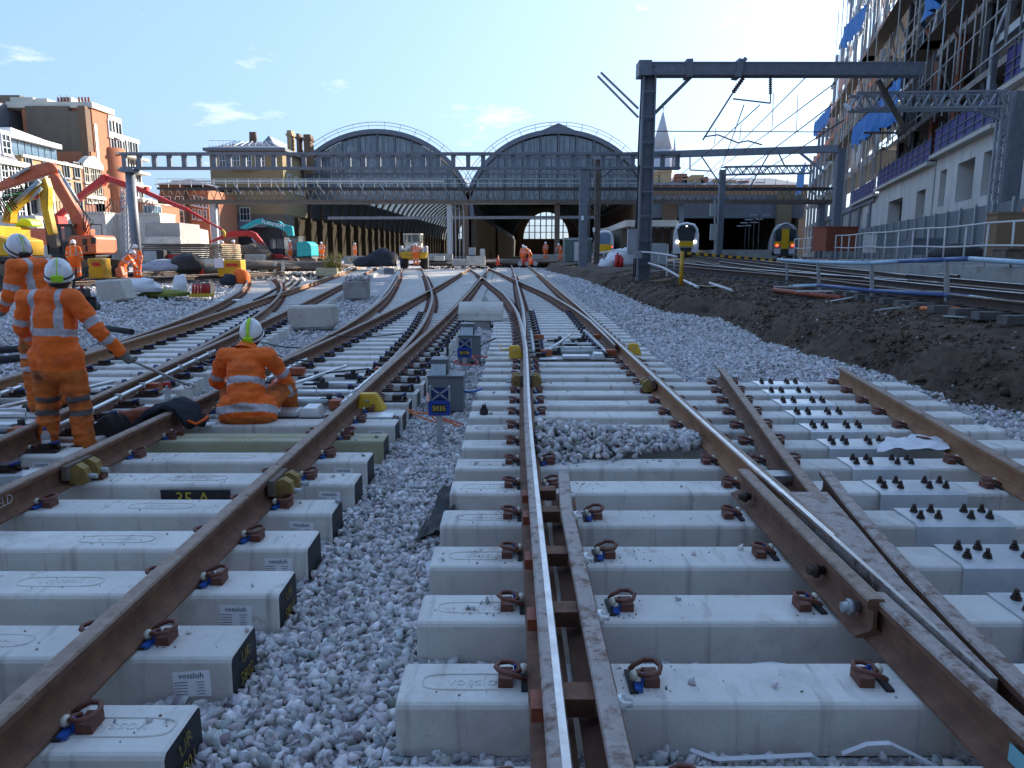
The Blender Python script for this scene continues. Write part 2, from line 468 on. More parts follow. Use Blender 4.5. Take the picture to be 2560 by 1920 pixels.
def text_mesh(body, size, mat, extrude=0.001, align='CENTER'):
    cu = bpy.data.curves.new('lettering', 'FONT')
    cu.body = body; cu.size = size; cu.extrude = extrude; cu.align_x = align; cu.align_y = 'CENTER'
    cu.resolution_u = 2
    o = bpy.data.objects.new('lettering', cu); C.objects.link(o)
    dg = bpy.context.evaluated_depsgraph_get()
    me = bpy.data.meshes.new_from_object(o.evaluated_get(dg))
    bpy.data.objects.remove(o)
    me.materials.clear(); me.materials.append(M[mat])
    return me

def face_mat(origin, xdir, ydir):          # matrix that lays lettering on a face
    x = Vector(xdir).normalized(); y = Vector(ydir); y = (y - x * y.dot(x)).normalized(); z = x.cross(y)
    m = Matrix((x, y, z)).transposed().to_4x4(); m.translation = Vector(origin)
    return m

def catenary(p, q, sag, n=8):
    p, q = Vector(p), Vector(q)
    return [p.lerp(q, i / n) - Vector((0, 0, sag * 4 * (i/n) * (1 - i/n))) for i in range(n + 1)]

def nz1(x, y, s=1.0, seed=0.0):
    return noise.noise(Vector((x * s, y * s, seed)))
ORD = ['first', 'second', 'third', 'fourth', 'fifth', 'sixth', 'seventh', 'eighth', 'ninth', 'tenth', 'eleventh', 'twelfth', 'thirteenth', 'fourteenth', 'fifteenth']

# ================================================================== THE SETTING: ground, bank
xT = spl([(1, .888), (6, .89), (10, .94), (15, 1.0), (20, 1.03), (30, .99), (40, .95), (70, .70)])
xTd = spl([(9, .925), (11.3, .955), (14, .945), (17, .90), (20, .80), (26, .45), (32, -.1), (43, -1.06), (58, -2.45), (64, -2.75)])
xM = spl([(1, -2.34), (6, -2.34), (10, -2.33), (15, -2.29), (20, -2.26), (30, -2.3), (40, -2.4), (64, -2.65)])
xN = spl([(6, -2.34), (8.5, -2.36), (11, -2.41), (14.5, -2.54), (18, -2.77), (23, -3.2), (28.3, -3.8), (39, -5.15), (63, -8.32)])
def xP(y): return -4.0 - .1265 * y
def xQ(y): return xP(y) - (.0037 * (y - 6) ** 2 if y > 6 else 0)
xCD = spl([(1.5, 2.25), (2.9, 2.38), (4.9, 2.66), (6.8, 2.97), (9.3, 3.38)])
xbank = spl([(0, 7.4), (5, 6.3), (8.1, 5.65), (9.1, 5.25), (11.4, 4.85), (14.4, 4.65), (19, 5.0), (21.3, 4.15), (28.7, 4.0), (45, 3.8), (65, 2.9), (76, 2.6)])
HG = .184                      # rail foot-to-head plus pad, above the bearer top
BT = .20                       # bearer height

def sstep(a, b, x):
    t = max(0, min(1, (x - a) / (b - a))); return t * t * (3 - 2 * t)

def ground_h(x, y):
    z = g(y)
    xl = min(xP(y), xQ(max(y, 6))) - 1.9
    z += .30 * sstep(0, 3.0, xl - x)                       # old formation left of the new track
    z += .10 * sstep(2.3, 4.2, x) * sstep(8.5, 11, y)      # ballast piled towards the bank
    z += .025 * nz1(x, y, 1.3) + .012 * nz1(x, y, 4.0, 3)
    if y > 70: z += 0.3 * sstep(70, 78, y)
    return z

gx = np.concatenate([np.linspace(-600, -60, 10), np.linspace(-50, -14, 19), np.linspace(-13.5, 9, 91), np.linspace(10, 60, 16), np.linspace(80, 600, 8)])
gy = np.concatenate([np.linspace(-300, -20, 6), np.linspace(-10, 1, 6), np.linspace(1.25, 16, 60), np.linspace(16.5, 40, 48), np.linspace(41, 90, 40), np.linspace(100, 900, 10)])
vs = [(x, y, ground_h(x, min(y, 90))) for y in gy for x in gx]
nx = len(gx)
fs = [(j*nx+i, j*nx+i+1, (j+1)*nx+i+1, (j+1)*nx+i) for j in range(len(gy)-1) for i in range(nx-1)]
mb = MB(); mb.add(vs, fs, 0, True)
tag(mb.build('ground', 'gravel'), kind='structure')

# the cut soil bank on the right, rising to the level of the old tracks
def bank_z(s, x, y):
    n = nz1(x, y, .8, 5) * .5 + nz1(x, y, 2.3, 6) * .28 + nz1(x, y, 6.5, 7) * .30 + nz1(x, y, 15, 8) * .16
    if s < .9: z = .58 * sstep(-.05, .9, s + .25 * n)
    else: z = .58 + .27 * sstep(.9, 3.2, s)
    return g(y) + z + n * .16 * min(1, max(.0, s * 2)) - (.06 if s < .02 else 0)
ss = [.07 * i for i in range(31)] + [2.3, 2.5, 2.7, 2.9, 3.1, 3.6, 4.2, 5, 6, 7.5, 10, 14, 20, 30, 44]
by = np.concatenate([np.linspace(-40, 2, 8), np.linspace(2.5, 20, 240), np.linspace(20.3, 34, 60), np.linspace(35, 90, 56)])
vs = []
for y in by:
    for s in ss:
        x = xbank(y) + s + nz1(y, s, .9, 11) * .28 * (1 if s < 3 else 0)
        if s > 3.5: zz = g(y) + .85 + .03 * nz1(x, y, 1.5, 9)
        else: zz = bank_z(s, x, y)
        vs.append((x, y, zz))
k = len(ss)
fs = [(j*k+i, j*k+i+1, (j+1)*k+i+1, (j+1)*k+i) for j in range(len(by)-1) for i in range(k-1)]
mb = MB(); mb.add(vs, fs, 0, True)
tag(mb.build('soil_bank', 'soil'), kind='structure')

# unseen portal wall added close behind the viewer to shade the camera-facing sides
TP = thing('shade_portal', 'unseen brick portal added behind the viewer to darken the bearer fronts', 'light blocker', (0, -12, 0))
mb = MB(); mb.box(-60, -16, -16, -12, -.5, 18); mb.box(16, 30, -16, -12, -.5, 18); mb.box(-4, 4, -16, -12, -.5, 7); mb.box(-16, 16, -16, -12, 7, 18); mb.build('wall', 'brick_brown', TP)
mb = MB(); mb.box(-60, 30, -16.3, -11.7, 18, 18.6); mb.build('coping', 'concrete', TP)
mb = MB(); mb.box(-16, -4, -60, -59, -.5, 7); mb.box(4, 16, -60, -59, -.5, 7); mb.build('shade_portal_end', 'plant_dark', TP)

# loose stones: one mesh of angular pieces with their own grey
TPL = []                         # angular templates: hulls of ten scattered points
while len(TPL) < 28:
    pp = rng.normal(size=(10, 3)); pp /= np.linalg.norm(pp, axis=1)[:, None]
    bmx = bmesh.new()
    for p in pp: bmx.verts.new(p)
    bmesh.ops.convex_hull(bmx, input=bmx.verts[:])
    bmx.verts.index_update()
    bmesh.ops.recalc_face_normals(bmx, faces=bmx.faces[:])
    if len(bmx.verts) == 10 and min(v.co.z for v in bmx.verts) < -.5: TPL.append((np.array([v.co[:] for v in bmx.verts]), np.array([[v.index for v in f.verts] for f in bmx.faces])))
    bmx.free()

def stones(name, pts, rad, mat='stone', tint=(1, 1, 1), flat=.8, var=.36):
    """pts (n,3), rad (n,)"""
    n = len(pts)
    if n == 0: return None
    nv = 10
    which = rng.integers(0, len(TPL), n); which.sort()
    base = np.stack([TPL[k][0] for k in which]) * (1 + rng.uniform(-.14, .14, (n, nv, 1)))
    base = base * rng.uniform(.62, 1.38, (n, 1, 3)); base[:, :, 2] *= flat
    q = rng.normal(size=(n, 4)); q[:, 1:3] *= .55; q /= np.linalg.norm(q, axis=1)[:, None]
    w, x, y, z = q.T
    R = np.stack([1-2*(y*y+z*z), 2*(x*y-z*w), 2*(x*z+y*w), 2*(x*y+z*w), 1-2*(x*x+z*z), 2*(y*z-x*w), 2*(x*z-y*w), 2*(y*z+x*w), 1-2*(x*x+y*y)], 1).reshape(n, 3, 3)
    v = np.einsum('nij,nkj->nki', R, base) * rad[:, None, None] + pts[:, None, :]
    f = np.concatenate([TPL[k][1] + i * nv for i, k in enumerate(which)])
    me = bpy.data.meshes.new(name)
    me.vertices.add(n * nv); me.vertices.foreach_set('co', v.reshape(-1).astype('f'))
    me.loops.add(len(f) * 3); me.loops.foreach_set('vertex_index', f.reshape(-1).astype('i'))
    me.polygons.add(len(f)); me.polygons.foreach_set('loop_start', np.arange(len(f), dtype='i') * 3)
    me.update(calc_edges=True)
    ca = me.color_attributes.new('col', 'FLOAT_COLOR', 'POINT')
    c = rng.choice([1, 1, 1, 1, .6, 1.2], (n, 1)) * rng.uniform(.62, 1.2, (n, 1)) * np.array([tint]) + rng.uniform(-.07, .07, (n, 3)) * np.array([[1, .4, .7]])
    c = np.concatenate([np.repeat(c[:, None, :], nv, 1), np.ones((n, nv, 1))], 2)
    ca.data.foreach_set('color', c.reshape(-1).astype('f'))
    me.materials.append(M[mat])
    return ob(name, me)

# ================================================================== TRACKS
def prof(head=1.0, shiny=0):
    h = .036 * head
    top = .172
    P = [(-.075, 0, 0), (.075, 0, 0), (.075, .011, 0), (.014, .033, 0), (.0085, .055, 0), (.0085, .122, 0), (h * .95, .133, 0), (h, .160, 0)]
    # top of the head is split so that one strip can be worn bright
    if shiny > 0: P += [(h * .86, .171, 2), (h * .15, .174, 1), (-h * .8, .171, 1), (-h, .160, 0)]
    elif shiny < 0: P += [(h * .86, .171, 1), (-h * .15, .174, 2), (-h * .86, .171, 2), (-h, .160, 0)]
    else: P += [(h * .86, .171, 1), (0, .174, 1), (-h * .86, .171, 1), (-h, .160, 0)]
    P += [(-h * .95, .133, 0), (-.0085, .122, 0), (-.0085, .055, 0), (-.014, .033, 0), (-.075, .011, 0)]
    # mat index belongs to the edge from this point to the next
    mi = []
    for i, p in enumerate(P): mi.append(p[2])
    return [(p[0], p[1]) for p in P], mi

def edge_mats(P, mi):
    r = []
    n = len(P)
    for i in range(n):
        j = (i + 1) % n
        if P[i][1] > .155 and P[j][1] > .155: r.append(mi[i] if mi[i] else (1 if P[j][1] > .165 else 1))
        else: r.append(0)
    return r

def rail(xf, y0, y1, parent, mats=('rail_rust', 'rail_head', 'rail_shiny'), shiny=0, step=.6, name='rail', dz=0.0, taper=0.0, zf=None):
    """sweeps the rail section along x = xf(y)"""
    n = max(2, int((y1 - y0) / step) + 1)
    ys = np.linspace(y0, y1, n)
    P, mi = prof(1, shiny); em = edge_mats(P, mi); k = len(P)
    vs = []
    for y in ys:
        x = xf(y); sl = (xf(y + .05) - xf(y - .05)) / .1
        nxv = 1 / math.sqrt(1 + sl * sl); nyv = -sl * nxv
        z = (zf(y) if zf else g(y) + BT + .008) + dz
        t = 1.0
        if taper: t = min(1, .30 + .7 * (y - y0) / taper)
        for a, b in P:
            aa = a * (t if b > .1 or taper and abs(a) > .02 else 1)
            vs.append((x + aa * nxv, y + aa * nyv, z + b - (.012 * (1 - t) if b > .1 else 0)))
    mb = MB()
    for i in range(n - 1):
        pass
    mb.v = vs
    for i in range(n - 1):
        for j in range(k):
            j2 = (j + 1) % k
            mb.f.append([i*k+j, i*k+j2, (i+1)*k+j2, (i+1)*k+j]); mb.m.append(em[j]); mb.s.append(False)
    mb.f.append(list(range(k))[::-1]); mb.m.append(0); mb.s.append(False)
    mb.f.append([(n-1)*k+j for j in range(k)]); mb.m.append(0); mb.s.append(False)
    for q in mb.f: q.reverse()
    return mb.build(name, list(mats), parent)

BEARER_CACHE = {}
def bearer_mesh(L, mat='bearer_concrete', end_black=0):
    key = (round(L, 2), mat, end_black)
    if key in BEARER_CACHE: return BEARER_CACHE[key]
    L = key[0]
    sec = [(-.148, 0), (.148, 0), (.144, .180), (.137, .193), (.126, .20), (-.126, .20), (-.137, .193), (-.144, .180)]
    mb = MB(); n = 8
    xs = [0, .012, L - .012, L]
    sc = [.965, 1, 1, .965]
    vs = []
    for x, s in zip(xs, sc):
        for a, b in sec: vs.append((x, a * s, .003 + (b - .003) * (s if b > .1 else 1)))
    fs = [(i*n+j, i*n+(j+1) % n, (i+1)*n+(j+1) % n, (i+1)*n+j) for i in range(3) for j in range(n)]
    mb.add(vs, [q[::-1] for q in fs])
    mb.add(vs[:n], [tuple(range(n))], 0); mb.add(vs[-n:], [tuple(range(n))[::-1]], 1 if end_black else 0)
    me = mb.mesh('bearer', [mat, 'black_paint'] if end_black else [mat])
    BEARER_CACHE[key] = me
    return me

# rail clip: sprung loop, shoulder, cream insulator, blue strap (x>0 points away from the rail)
def make_clip():
    mb = MB()
    mb.cbox((.085, 0, .018), (.055, .085, .036), mi=0)
    pts = [(.012, .035, .030), (.03, .045, .045), (.07, .052, .062), (.105, .040, .066), (.122, .004, .062), (.108, -.036, .058), (.07, -.048, .054), (.040, -.034, .050), (.034, -.004, .044), (.055, .012, .040)]
    mb.tube(pts, .0100, 7, 0)
    mb.ball((.018, -.022, .040), (.017, .024, .02), 9, 6, 1)
    mb.cbox((.030, -.052, .012), (.028, .05, .014), mi=2)
    mb.cbox((.050, -.030, .030), (.010, .014, .05), mi=2)
    mb.cbox((.012, -.005, .006), (.03, .15, .010), mi=3)
    return mb.mesh('clip', ['clip_brown', 'cream_plastic', 'blue_plastic', 'black_rubber'])
CLIP = make_clip()
def make_chair():                # slide chair of the switch: plate, shoulder and bolt
    mb = MB()
    mb.cbox((.10, 0, .010), (.34, .17, .020))
    mb.cbox((.16, 0, .045), (.09, .12, .055)); mb.tube([(.20, .03, .05), (.235, .03, .075), (.255, 0, .08), (.235, -.035, .075), (.19, -.03, .055)], .013, 6, 1)
    mb.cyl((.245, .0, .02), (.245, .0, .062), .022, .018, 6)
    return mb.mesh('slide_chair', ['bolt_dark', 'navy_plastic'])
CHAIR = make_chair()

def lie(y): return g(y)

def put_bearer(track, x0, x1, y, mat='bearer_concrete', end_black=0, yaw=0.0):
    me = bearer_mesh(x1 - x0, mat, end_black)
    return ob('bearer', me, track, loc=(x0 + random.uniform(-.012, .012), y + random.uniform(-.008, .008), g(y)), rotz=random.uniform(-.004, .004))

def put_clip(b, xr, side, me=None, off=.072, name='clip'):
    """a clip on bearer b beside the rail centred at xr"""
    m4 = Matrix.Translation((xr - b.location.x + side * off, random.uniform(-.004, .004), BT)) @ Matrix.Rotation((0 if side > 0 else math.pi) + random.uniform(-.05, .05), 4, 'Z')
    o = bpy.data.objects.new(name, me or CLIP); C.objects.link(o); o.parent = b; o.matrix_basis = m4
    return o

def put_on(b, name, me, m4):
    o = bpy.data.objects.new(name, me); C.objects.link(o); o.parent = b; o.matrix_basis = m4
    return o

def far_bearers(track, rows):
    mb = MB()
    for x0, x1, y in rows:
        z = g(y)
        mb.add([(x0, y-.148, z), (x1, y-.148, z), (x1, y+.148, z), (x0, y+.148, z), (x0, y-.118, z+BT), (x1, y-.118, z+BT), (x1, y+.118, z+BT), (x0, y+.118, z+BT)],
               [(0,3,2,1),(4,5,6,7),(0,1,5,4),(1,2,6,5),(2,3,7,6),(3,0,4,7)])
    return tag(mb.build('distant_bearers', 'bearer_concrete', track), kind='stuff')

def far_clips(track, pts):
    mb = MB()
    for x, y in pts:
        for s in (-1, 1):
            z = g(y) + BT
            mb.cbox((x + s * .14, y, z + .028), (.09, .10, .056))
    return tag(mb.build('distant_clips', 'clip_brown', track), kind='stuff')

VOSS = text_mesh('vossloh', .075, 'bearer_concrete', .0018)
def logo_mesh():
    mb = MB(); n = 28; pts = []
    for i in range(n):
        a = 2 * math.pi * i / n
        pts.append((.205 * math.copysign(abs(math.cos(a)) ** .45, math.cos(a)), .052 * math.copysign(abs(math.sin(a)) ** .6, math.sin(a)), .0))
    mb.tube(pts + [pts[0]], .0042, 5, 0, False)
    o = mb.mesh('cast_logo', ['bearer_concrete'])
    bmx = bmesh.new(); bmx.from_mesh(o); bmx.from_mesh(VOSS); bmx.to_mesh(o); bmx.free()
    return o
LOGO = logo_mesh()
def label_parts():
    mb = MB(); mb.cbox((0, 0, 0), (.15, .11, .0012))
    sheet = mb.mesh('paper_label', ['paper'])
    t = text_mesh('vossloh', .034, 'ink', .0004)
    bmx = bmesh.new(); bmx.from_mesh(t)
    for i in range(5):
        y = .014 - i * .0125
        for (a, w) in ((-.045, .055), (.035, .036 - .006 * (i % 3))):
            vv = [bmx.verts.new((a + dx * w / 2, y + dy * .0013 - .008, .0003)) for dx, dy in ((-1,-1),(1,-1),(1,1),(-1,1))]
            bmx.faces.new(vv)
    for v in bmx.verts:
        if v.co.z > -1 and v.co.y > -.03 and abs(v.co.z) > .00035 or False: pass
    bmx.to_mesh(t); bmx.free()
    return sheet, t
SHEET, PRINT = label_parts()
# shift the heading of the print up to the top of the sheet
_n = len(PRINT.vertices) - 40
for _i in range(max(0, _n)): PRINT.vertices[_i].co.y += .033

def stick_label(b, xl, tilt=0.0):
    """paper label on the camera side of a bearer"""
    x = xl - b.location.x
    m4 = face_mat((x, -.1465, .095), (1, 0, tilt), (-.0 - tilt * 0, .045, 1))
    put_on(b, 'paper_label', SHEET, m4)
    m5 = m4.copy(); m5.translation = m4.translation + m4.to_3x3() @ Vector((0, 0, .0016))
    put_on(b, 'label_print', PRINT, m5)

def cast_logo(b, xl, flip=False):
    x = xl - b.location.x
    put_on(b, 'cast_logo', LOGO, Matrix.Translation((x, 0, BT + .0005)) @ Matrix.Rotation(math.pi if flip else 0, 4, 'Z'))

# ---- T: the right-hand track with its near crossing and the switch beyond
T = thing('railway_track', 'new railway track on the right, with crossing in front and a switch further on', 'track', (.89, 2.5, 0))
A_l = lambda y: xT(y) - .7535
B_r = lambda y: xT(y) + .7535
rail(A_l, 1.3, 11.4, T, ('rail_rust', 'rail_pale', 'rail_shiny'), 1)
rail(B_r, 3.6, 69, T, ('rail_orange', 'rail_head', 'rail_shiny'), -1)
rail(lambda y: xTd(y) - .7535, 11.4, 58, T, ('rail_rust', 'rail_pale', 'rail_shiny'), 1)              # left stock rail turns off
rail(A_l, 12.6, 69, T, ('rail_rust', 'rail_pale', 'rail_shiny'), 1, taper=2.5, name='switch_blade')
rail(lambda y: xTd(y) + .7535 - .10 * max(0, (16 - y) / 5), 11.7, 62, T, ('rail_rust', 'rail_head', 'rail_shiny'), -1, taper=2.5, name='switch_blade')

yb = [2.575 + .595 * i for i in range(-1, 110)]
rows, cl = [], []
n_t = 0
for i, y in enumerate(yb):
    if y > 67: break
    yaw = 0.0
    if y < 20:
        if y < 9.2:
            xj = 3.0 - .13 * (8.9 - y)
            b = put_bearer(T, -.42, xj + .26, y)
            b2 = put_bearer(T, xj + .275, 4.8 - .16 * (8.8 - y), y)
            rr = [A_l(y), B_r(y) if y > 2 else 9]
            for xr in rr:
                if xr == B_r(y) and y < 4.4:
                    put_clip(b, 1.47, -1); continue
                put_clip(b, xr, -1)
                put_clip(b, xr, 1, off=.30 if (xr == A_l(y) and y < 4.5) else .072)
            for xr, bb in ((xCD(y) - .7535, b), (xCD(y) + .7535, b2)):
                if xr > 1.95 and y > 2: put_clip(bb, xr, -1); put_clip(bb, xr, 1)
            if 2 < y < 5.3: cast_logo(b, -.13)
            elif y < 7.5: cast_logo(b, -.13)
            # splice bracket with its eight bolts
            mb = MB()
            mb.prism([(-.158, .05), (-.158, .196), (-.130, .212), (.130, .212), (.158, .196), (.158, .05), (.151, .05), (.151, .192), (.127, .204), (-.127, .204), (-.151, .192), (-.151, .05)], 'x', -.02, .56)
            br = mb.build('splice_bracket', 'galv', T, loc=(xj, y, g(y)))
            for k2 in range(8):
                bx = (.05, .16, .36, .47)[k2 % 4] + (.02 if k2 > 3 else 0); byy = -.055 if k2 < 4 else .06
                if not MATS.get('_bolt'):
                    m2 = MB(); m2.cyl((0, 0, 0), (0, 0, .012), .024, .024, 8); m2.cyl((0, 0, .012), (0, 0, .026), .019, .019, 6); m2.cyl((0, 0, .026), (0, 0, .050), .012, .011, 8)
                    MATS['_bolt'] = m2.mesh('bolt', ['bolt_dark'])
                put_on(br, 'bolt', MATS['_bolt'], Matrix.Translation((bx + random.uniform(-.004, .004), byy, .212)) @ Matrix.Rotation(random.random(), 4, 'Z'))
        else:
            x1 = 2.2 + .02 * (y - 9)
            b = put_bearer(T, -.40 if y < 15 else min(xT(y), xTd(y)) - 1.32, x1, y)
            xr_l = xTd(y) - .7535 if y > 11.4 else A_l(y)
            if y < 11.3:
                for xr in (A_l(y), B_r(y)): put_clip(b, xr, -1); put_clip(b, xr, 1)
            else:
                put_clip(b, xr_l, -1); put_clip(b, B_r(y), 1)
                put_clip(b, xr_l + .16, -1, off=.12)
                put_clip(b, A_l(y), 1, CHAIR, .05, 'slide_chair')
                put_clip(b, B_r(y) - .06, -1, CHAIR, .05, 'slide_chair')
    else:
        x0 = max(min(xT(y), xTd(y)) - 1.3, xM(y) + 1.30) if y > 20 else -.4
        rows.append((x0, max(xT(y), xTd(y)) + 1.25, y))
        if y < 46:
            for xr in (xTd(y) - .7535, A_l(y), xTd(y) + .7535, B_r(y)): cl.append((xr, y))
far_bearers(T, rows); far_clips(T, cl)

# check rail beside the left rail, with spacer blocks and bolts
rail(lambda y: .302 + .10 * max(0, (y - 4.1)) ** 2, 1.3, 4.66, T, ('rail_rust', 'rail_pale', 'rail_shiny'), 0, name='check_rail', dz=.018)
for y in (2.27, 2.87, 3.47, 4.07, 4.45):
    mb = MB(); mb.box(.165, .27, y - .05, y + .05, g(y) + BT + .09, g(y) + BT + .155); mb.build('spacer_block', 'rail_rust', T)
    mb = MB(); mb.cyl((.30, y, g(y) + .31), (.40, y, g(y) + .31), .016, .016, 8); mb.cyl((.335, y, g(y) + .31), (.375, y, g(y) + .31), .030, .030, 6); mb.build('bolt', 'galv', T)
    mb = MB(); mb.cbox((.085, y, g(y) + .30), (.045, .11, .05)); mb.build('spacer_block', 'rust_red', T)
# the crossing: vee, wing rails, bolts
CR = ('rail_rust', 'rail_pale', 'rail_shiny')
mb = MB()
zt = BT + .008
V = [(1.600, 2.30), (1.628, 2.30), (1.70, 3.05), (1.80, 3.7), (1.885, 4.3), (1.605, 4.3)]
mb.add([(x, y, zt + .172) for x, y in V] + [(x, y, zt + .12) for x, y in V], [tuple(range(6))] + [(i, 6 + i, 6 + (i + 1) % 6, (i + 1) % 6) for i in range(6)], 0)
mb.box(1.612, 1.65, 2.35, 4.3, zt + .0, zt + .125, 1)
mb.box(1.66, 1.78, 3.3, 4.3, zt + .0, zt + .125, 1)
mb.build('crossing_vee', ['rail_pale', 'rail_rust'], T)
mb = MB(); mb.add([(1.602, 2.30, zt + .1735), (1.618, 2.30, zt + .1735), (1.632, 4.3, zt + .1755), (1.606, 4.3, zt + .1755)], [(0, 1, 2, 3)]); mb.build('worn_strip', 'rail_shiny', T)
rail(spl([(1.2, 1.56), (2.2, 1.542), (2.95, 1.535)]), 1.2, 2.95, T, CR, 0, name='wing_rail')
rail(spl([(2.86, 1.490), (4.0, 1.505), (4.74, 1.52)]), 2.86, 4.74, T, ('rail_rust', 'rail_head', 'rail_shiny'), 0, name='wing_rail', dz=.012)
rail(spl([(1.2, 1.60), (2.1, 1.672), (3.06, 1.772), (3.8, 1.88), (4.74, 2.055)]), 1.2, 4.74, T, CR, 0, name='wing_rail', dz=.006)
rail(lambda y: xCD(y) - .7535, 4.1, 9.25, T, ('rail_rust', 'rail_head', 'rail_shiny'), 0)
rail(lambda y: xCD(y) + .7535, 1.3, 9.3, T, ('rail_orange', 'rail_head', 'rail_shiny'), 0)
for y in (2.98, 3.35, 4.45):
    x = 1.46
    mb = MB(); mb.cyl((x + .02, y, .30), (x - .055, y, .30), .022, .022, 8); mb.cyl((x - .005, y, .30), (x - .03, y, .30), .034, .034, 6); mb.build('bolt', 'bolt_dark' if y > 3.1 else 'galv_dull', T)
mb = MB(); mb.box(1.60, 1.95, 4.86, 5.0, zt + .06, zt + .10); mb.build('stretcher_plate', 'galv_dull', T)
# welded joint clamps on both running rails (ochre, still in place)
def weld_clamp(x, y, parent, side, nm='weld_clamp'):
    mb = MB(); z = g(y) + BT + .02
    mb.cbox((x + side * .055, y, z + .09), (.045, .30, .10), mi=0)
    for dy in (-.08, .07):
        mb.prism([(x + side * .06, z + .01), (x + side * .16, z + .0), (x + side * .185, z + .05), (x + side * .17, z + .115), (x + side * .12, z + .145), (x + side * .07, z + .12)], 'y', y + dy - .035, y + dy + .035, 1)
        mb.cyl((x + side * .15, y + dy, z + .06), (x + side * .235, y + dy, z + .055), .017, .017, 6, 2)
    return mb.build(nm, ['timber_grey', 'clamp_ochre', 'galv_dull'], parent)
weld_clamp(A_l(8.9), 8.9, T, -1); weld_clamp(A_l(8.9), 8.9, T, 1); weld_clamp(B_r(8.55), 8.55, T, -1)
# painted panel on the far bearer of the right track
mb = MB(); mb.box(.72, 1.30, 8.262, 8.272, .05, .165); mb.build('painted_panel', 'black_paint', T)
pnl = text_mesh('35 B', .10, 'panel_yellow', .0006)
ob('painted_number', pnl, T, mat4=face_mat((1.0, 8.258, .11), (1, 0, 0), (0, 0, 1)))

# ---- M: the left foreground track, splitting further on
Mt = thing('railway_track', 'new railway track on the left foreground, running past the seated worker and splitting', 'track', (-2.34, 2.3, 0))
rail(lambda y: xN(y) - .7535 if y > 6 else xM(y) - .7535, 1.2, 63, Mt)
rail(lambda y: xM(y) + .7535, 1.2, 62, Mt)
rail(lambda y: xM(y) - .7535, 8.4, 63, Mt, taper=3, name='switch_blade', mats=('rail_rust', 'rail_head', 'rail_shiny'))
rail(lambda y: xN(y) + .7535, 8.0, 63, Mt, taper=3, name='switch_blade', mats=('rail_rust', 'rail_pale', 'rail_shiny'))
rows, cl = [], []
ym = [2.31 + .562 * i for i in range(-1, 5)] + [5.16, 5.73] + [6.30, 6.455, 6.98] + [7.42 + .6 * i for i in range(0, 95)]
for i, y in enumerate(ym):
    if y > 62.5: break
    xr = xM(y) + 1.235
    xl = min(xM(y), xN(y) if y > 6 else 9) - 1.10
    if y < 20:
        ol = y in (6.30, 6.455)
        b = put_bearer(Mt, xl, xr, y, 'bearer_olive' if ol else 'bearer_concrete', 1 if y < 9.5 else 0)
        rl = xN(y) - .7535 if y > 6 else xM(y) - .7535
        if ol: b.scale = (1, .48, 1)
        if y < 7.9:
            for x in (rl, xM(y) + .7535): put_clip(b, x, -1); put_clip(b, x, 1)
        else:
            put_clip(b, rl, -1); put_clip(b, xM(y) + .7535, 1)
            put_clip(b, xM(y) - .7535 - .02, 1, CHAIR, .05, 'slide_chair'); put_clip(b, xN(y) + .7535, -1, CHAIR, .05, 'slide_chair')
            put_clip(b, xM(y) + .7535 + .12, 1, CHAIR, .05, 'slide_chair')
        if not ol and y < 9.8: stick_label(b, xr - (.20 if i % 2 else .17), random.uniform(-.06, .05))
        if not ol and y < 6.2: cast_logo(b, -1.35 if y < 2.5 else -2.2 - (y - 3) * .02, True)
        if y < 3.6 and y > 1.9:
            for ln, zz in (('UR', .14), ('%d' % (5800 + i), .055)):
                nm = text_mesh(ln, .075, 'yellow_mark', .0005)
                put_on(b, 'painted_mark', nm, face_mat((xr - xl + .0025, 0, zz), (0, 1, random.uniform(-.1, .25)), (0, random.uniform(.0, .2), 1)))
    else:
        rows.append((xl, xr, y))
        if y < 46:
            for x in (xN(y) - .7535, xM(y) - .7535, xN(y) + .7535, xM(y) + .7535): cl.append((x, y))
far_bearers(Mt, rows); far_clips(Mt, cl)
weld_clamp(xM(5.0) - .7535, 5.05, Mt, 1); weld_clamp(xM(4.9) + .7535, 4.72, Mt, 1)
mb = MB(); mb.box(-2.44, -1.96, 4.985, 4.999, .06, .168); mb.build('painted_panel', 'black_paint', Mt)
ob('painted_number', text_mesh('35 A', .125, 'panel_yellow', .0006), Mt, mat4=face_mat((-2.22, 4.983, .105), (1, 0, 0), (0, .05, 1)))
ob('chalk_word', text_mesh('WELD', .085, 'chalk', .0004), Mt, mat4=face_mat((xM(4.4) - .7535 + .0095, 4.32, .298), (0, 1, 0), (0, 0, 1)))

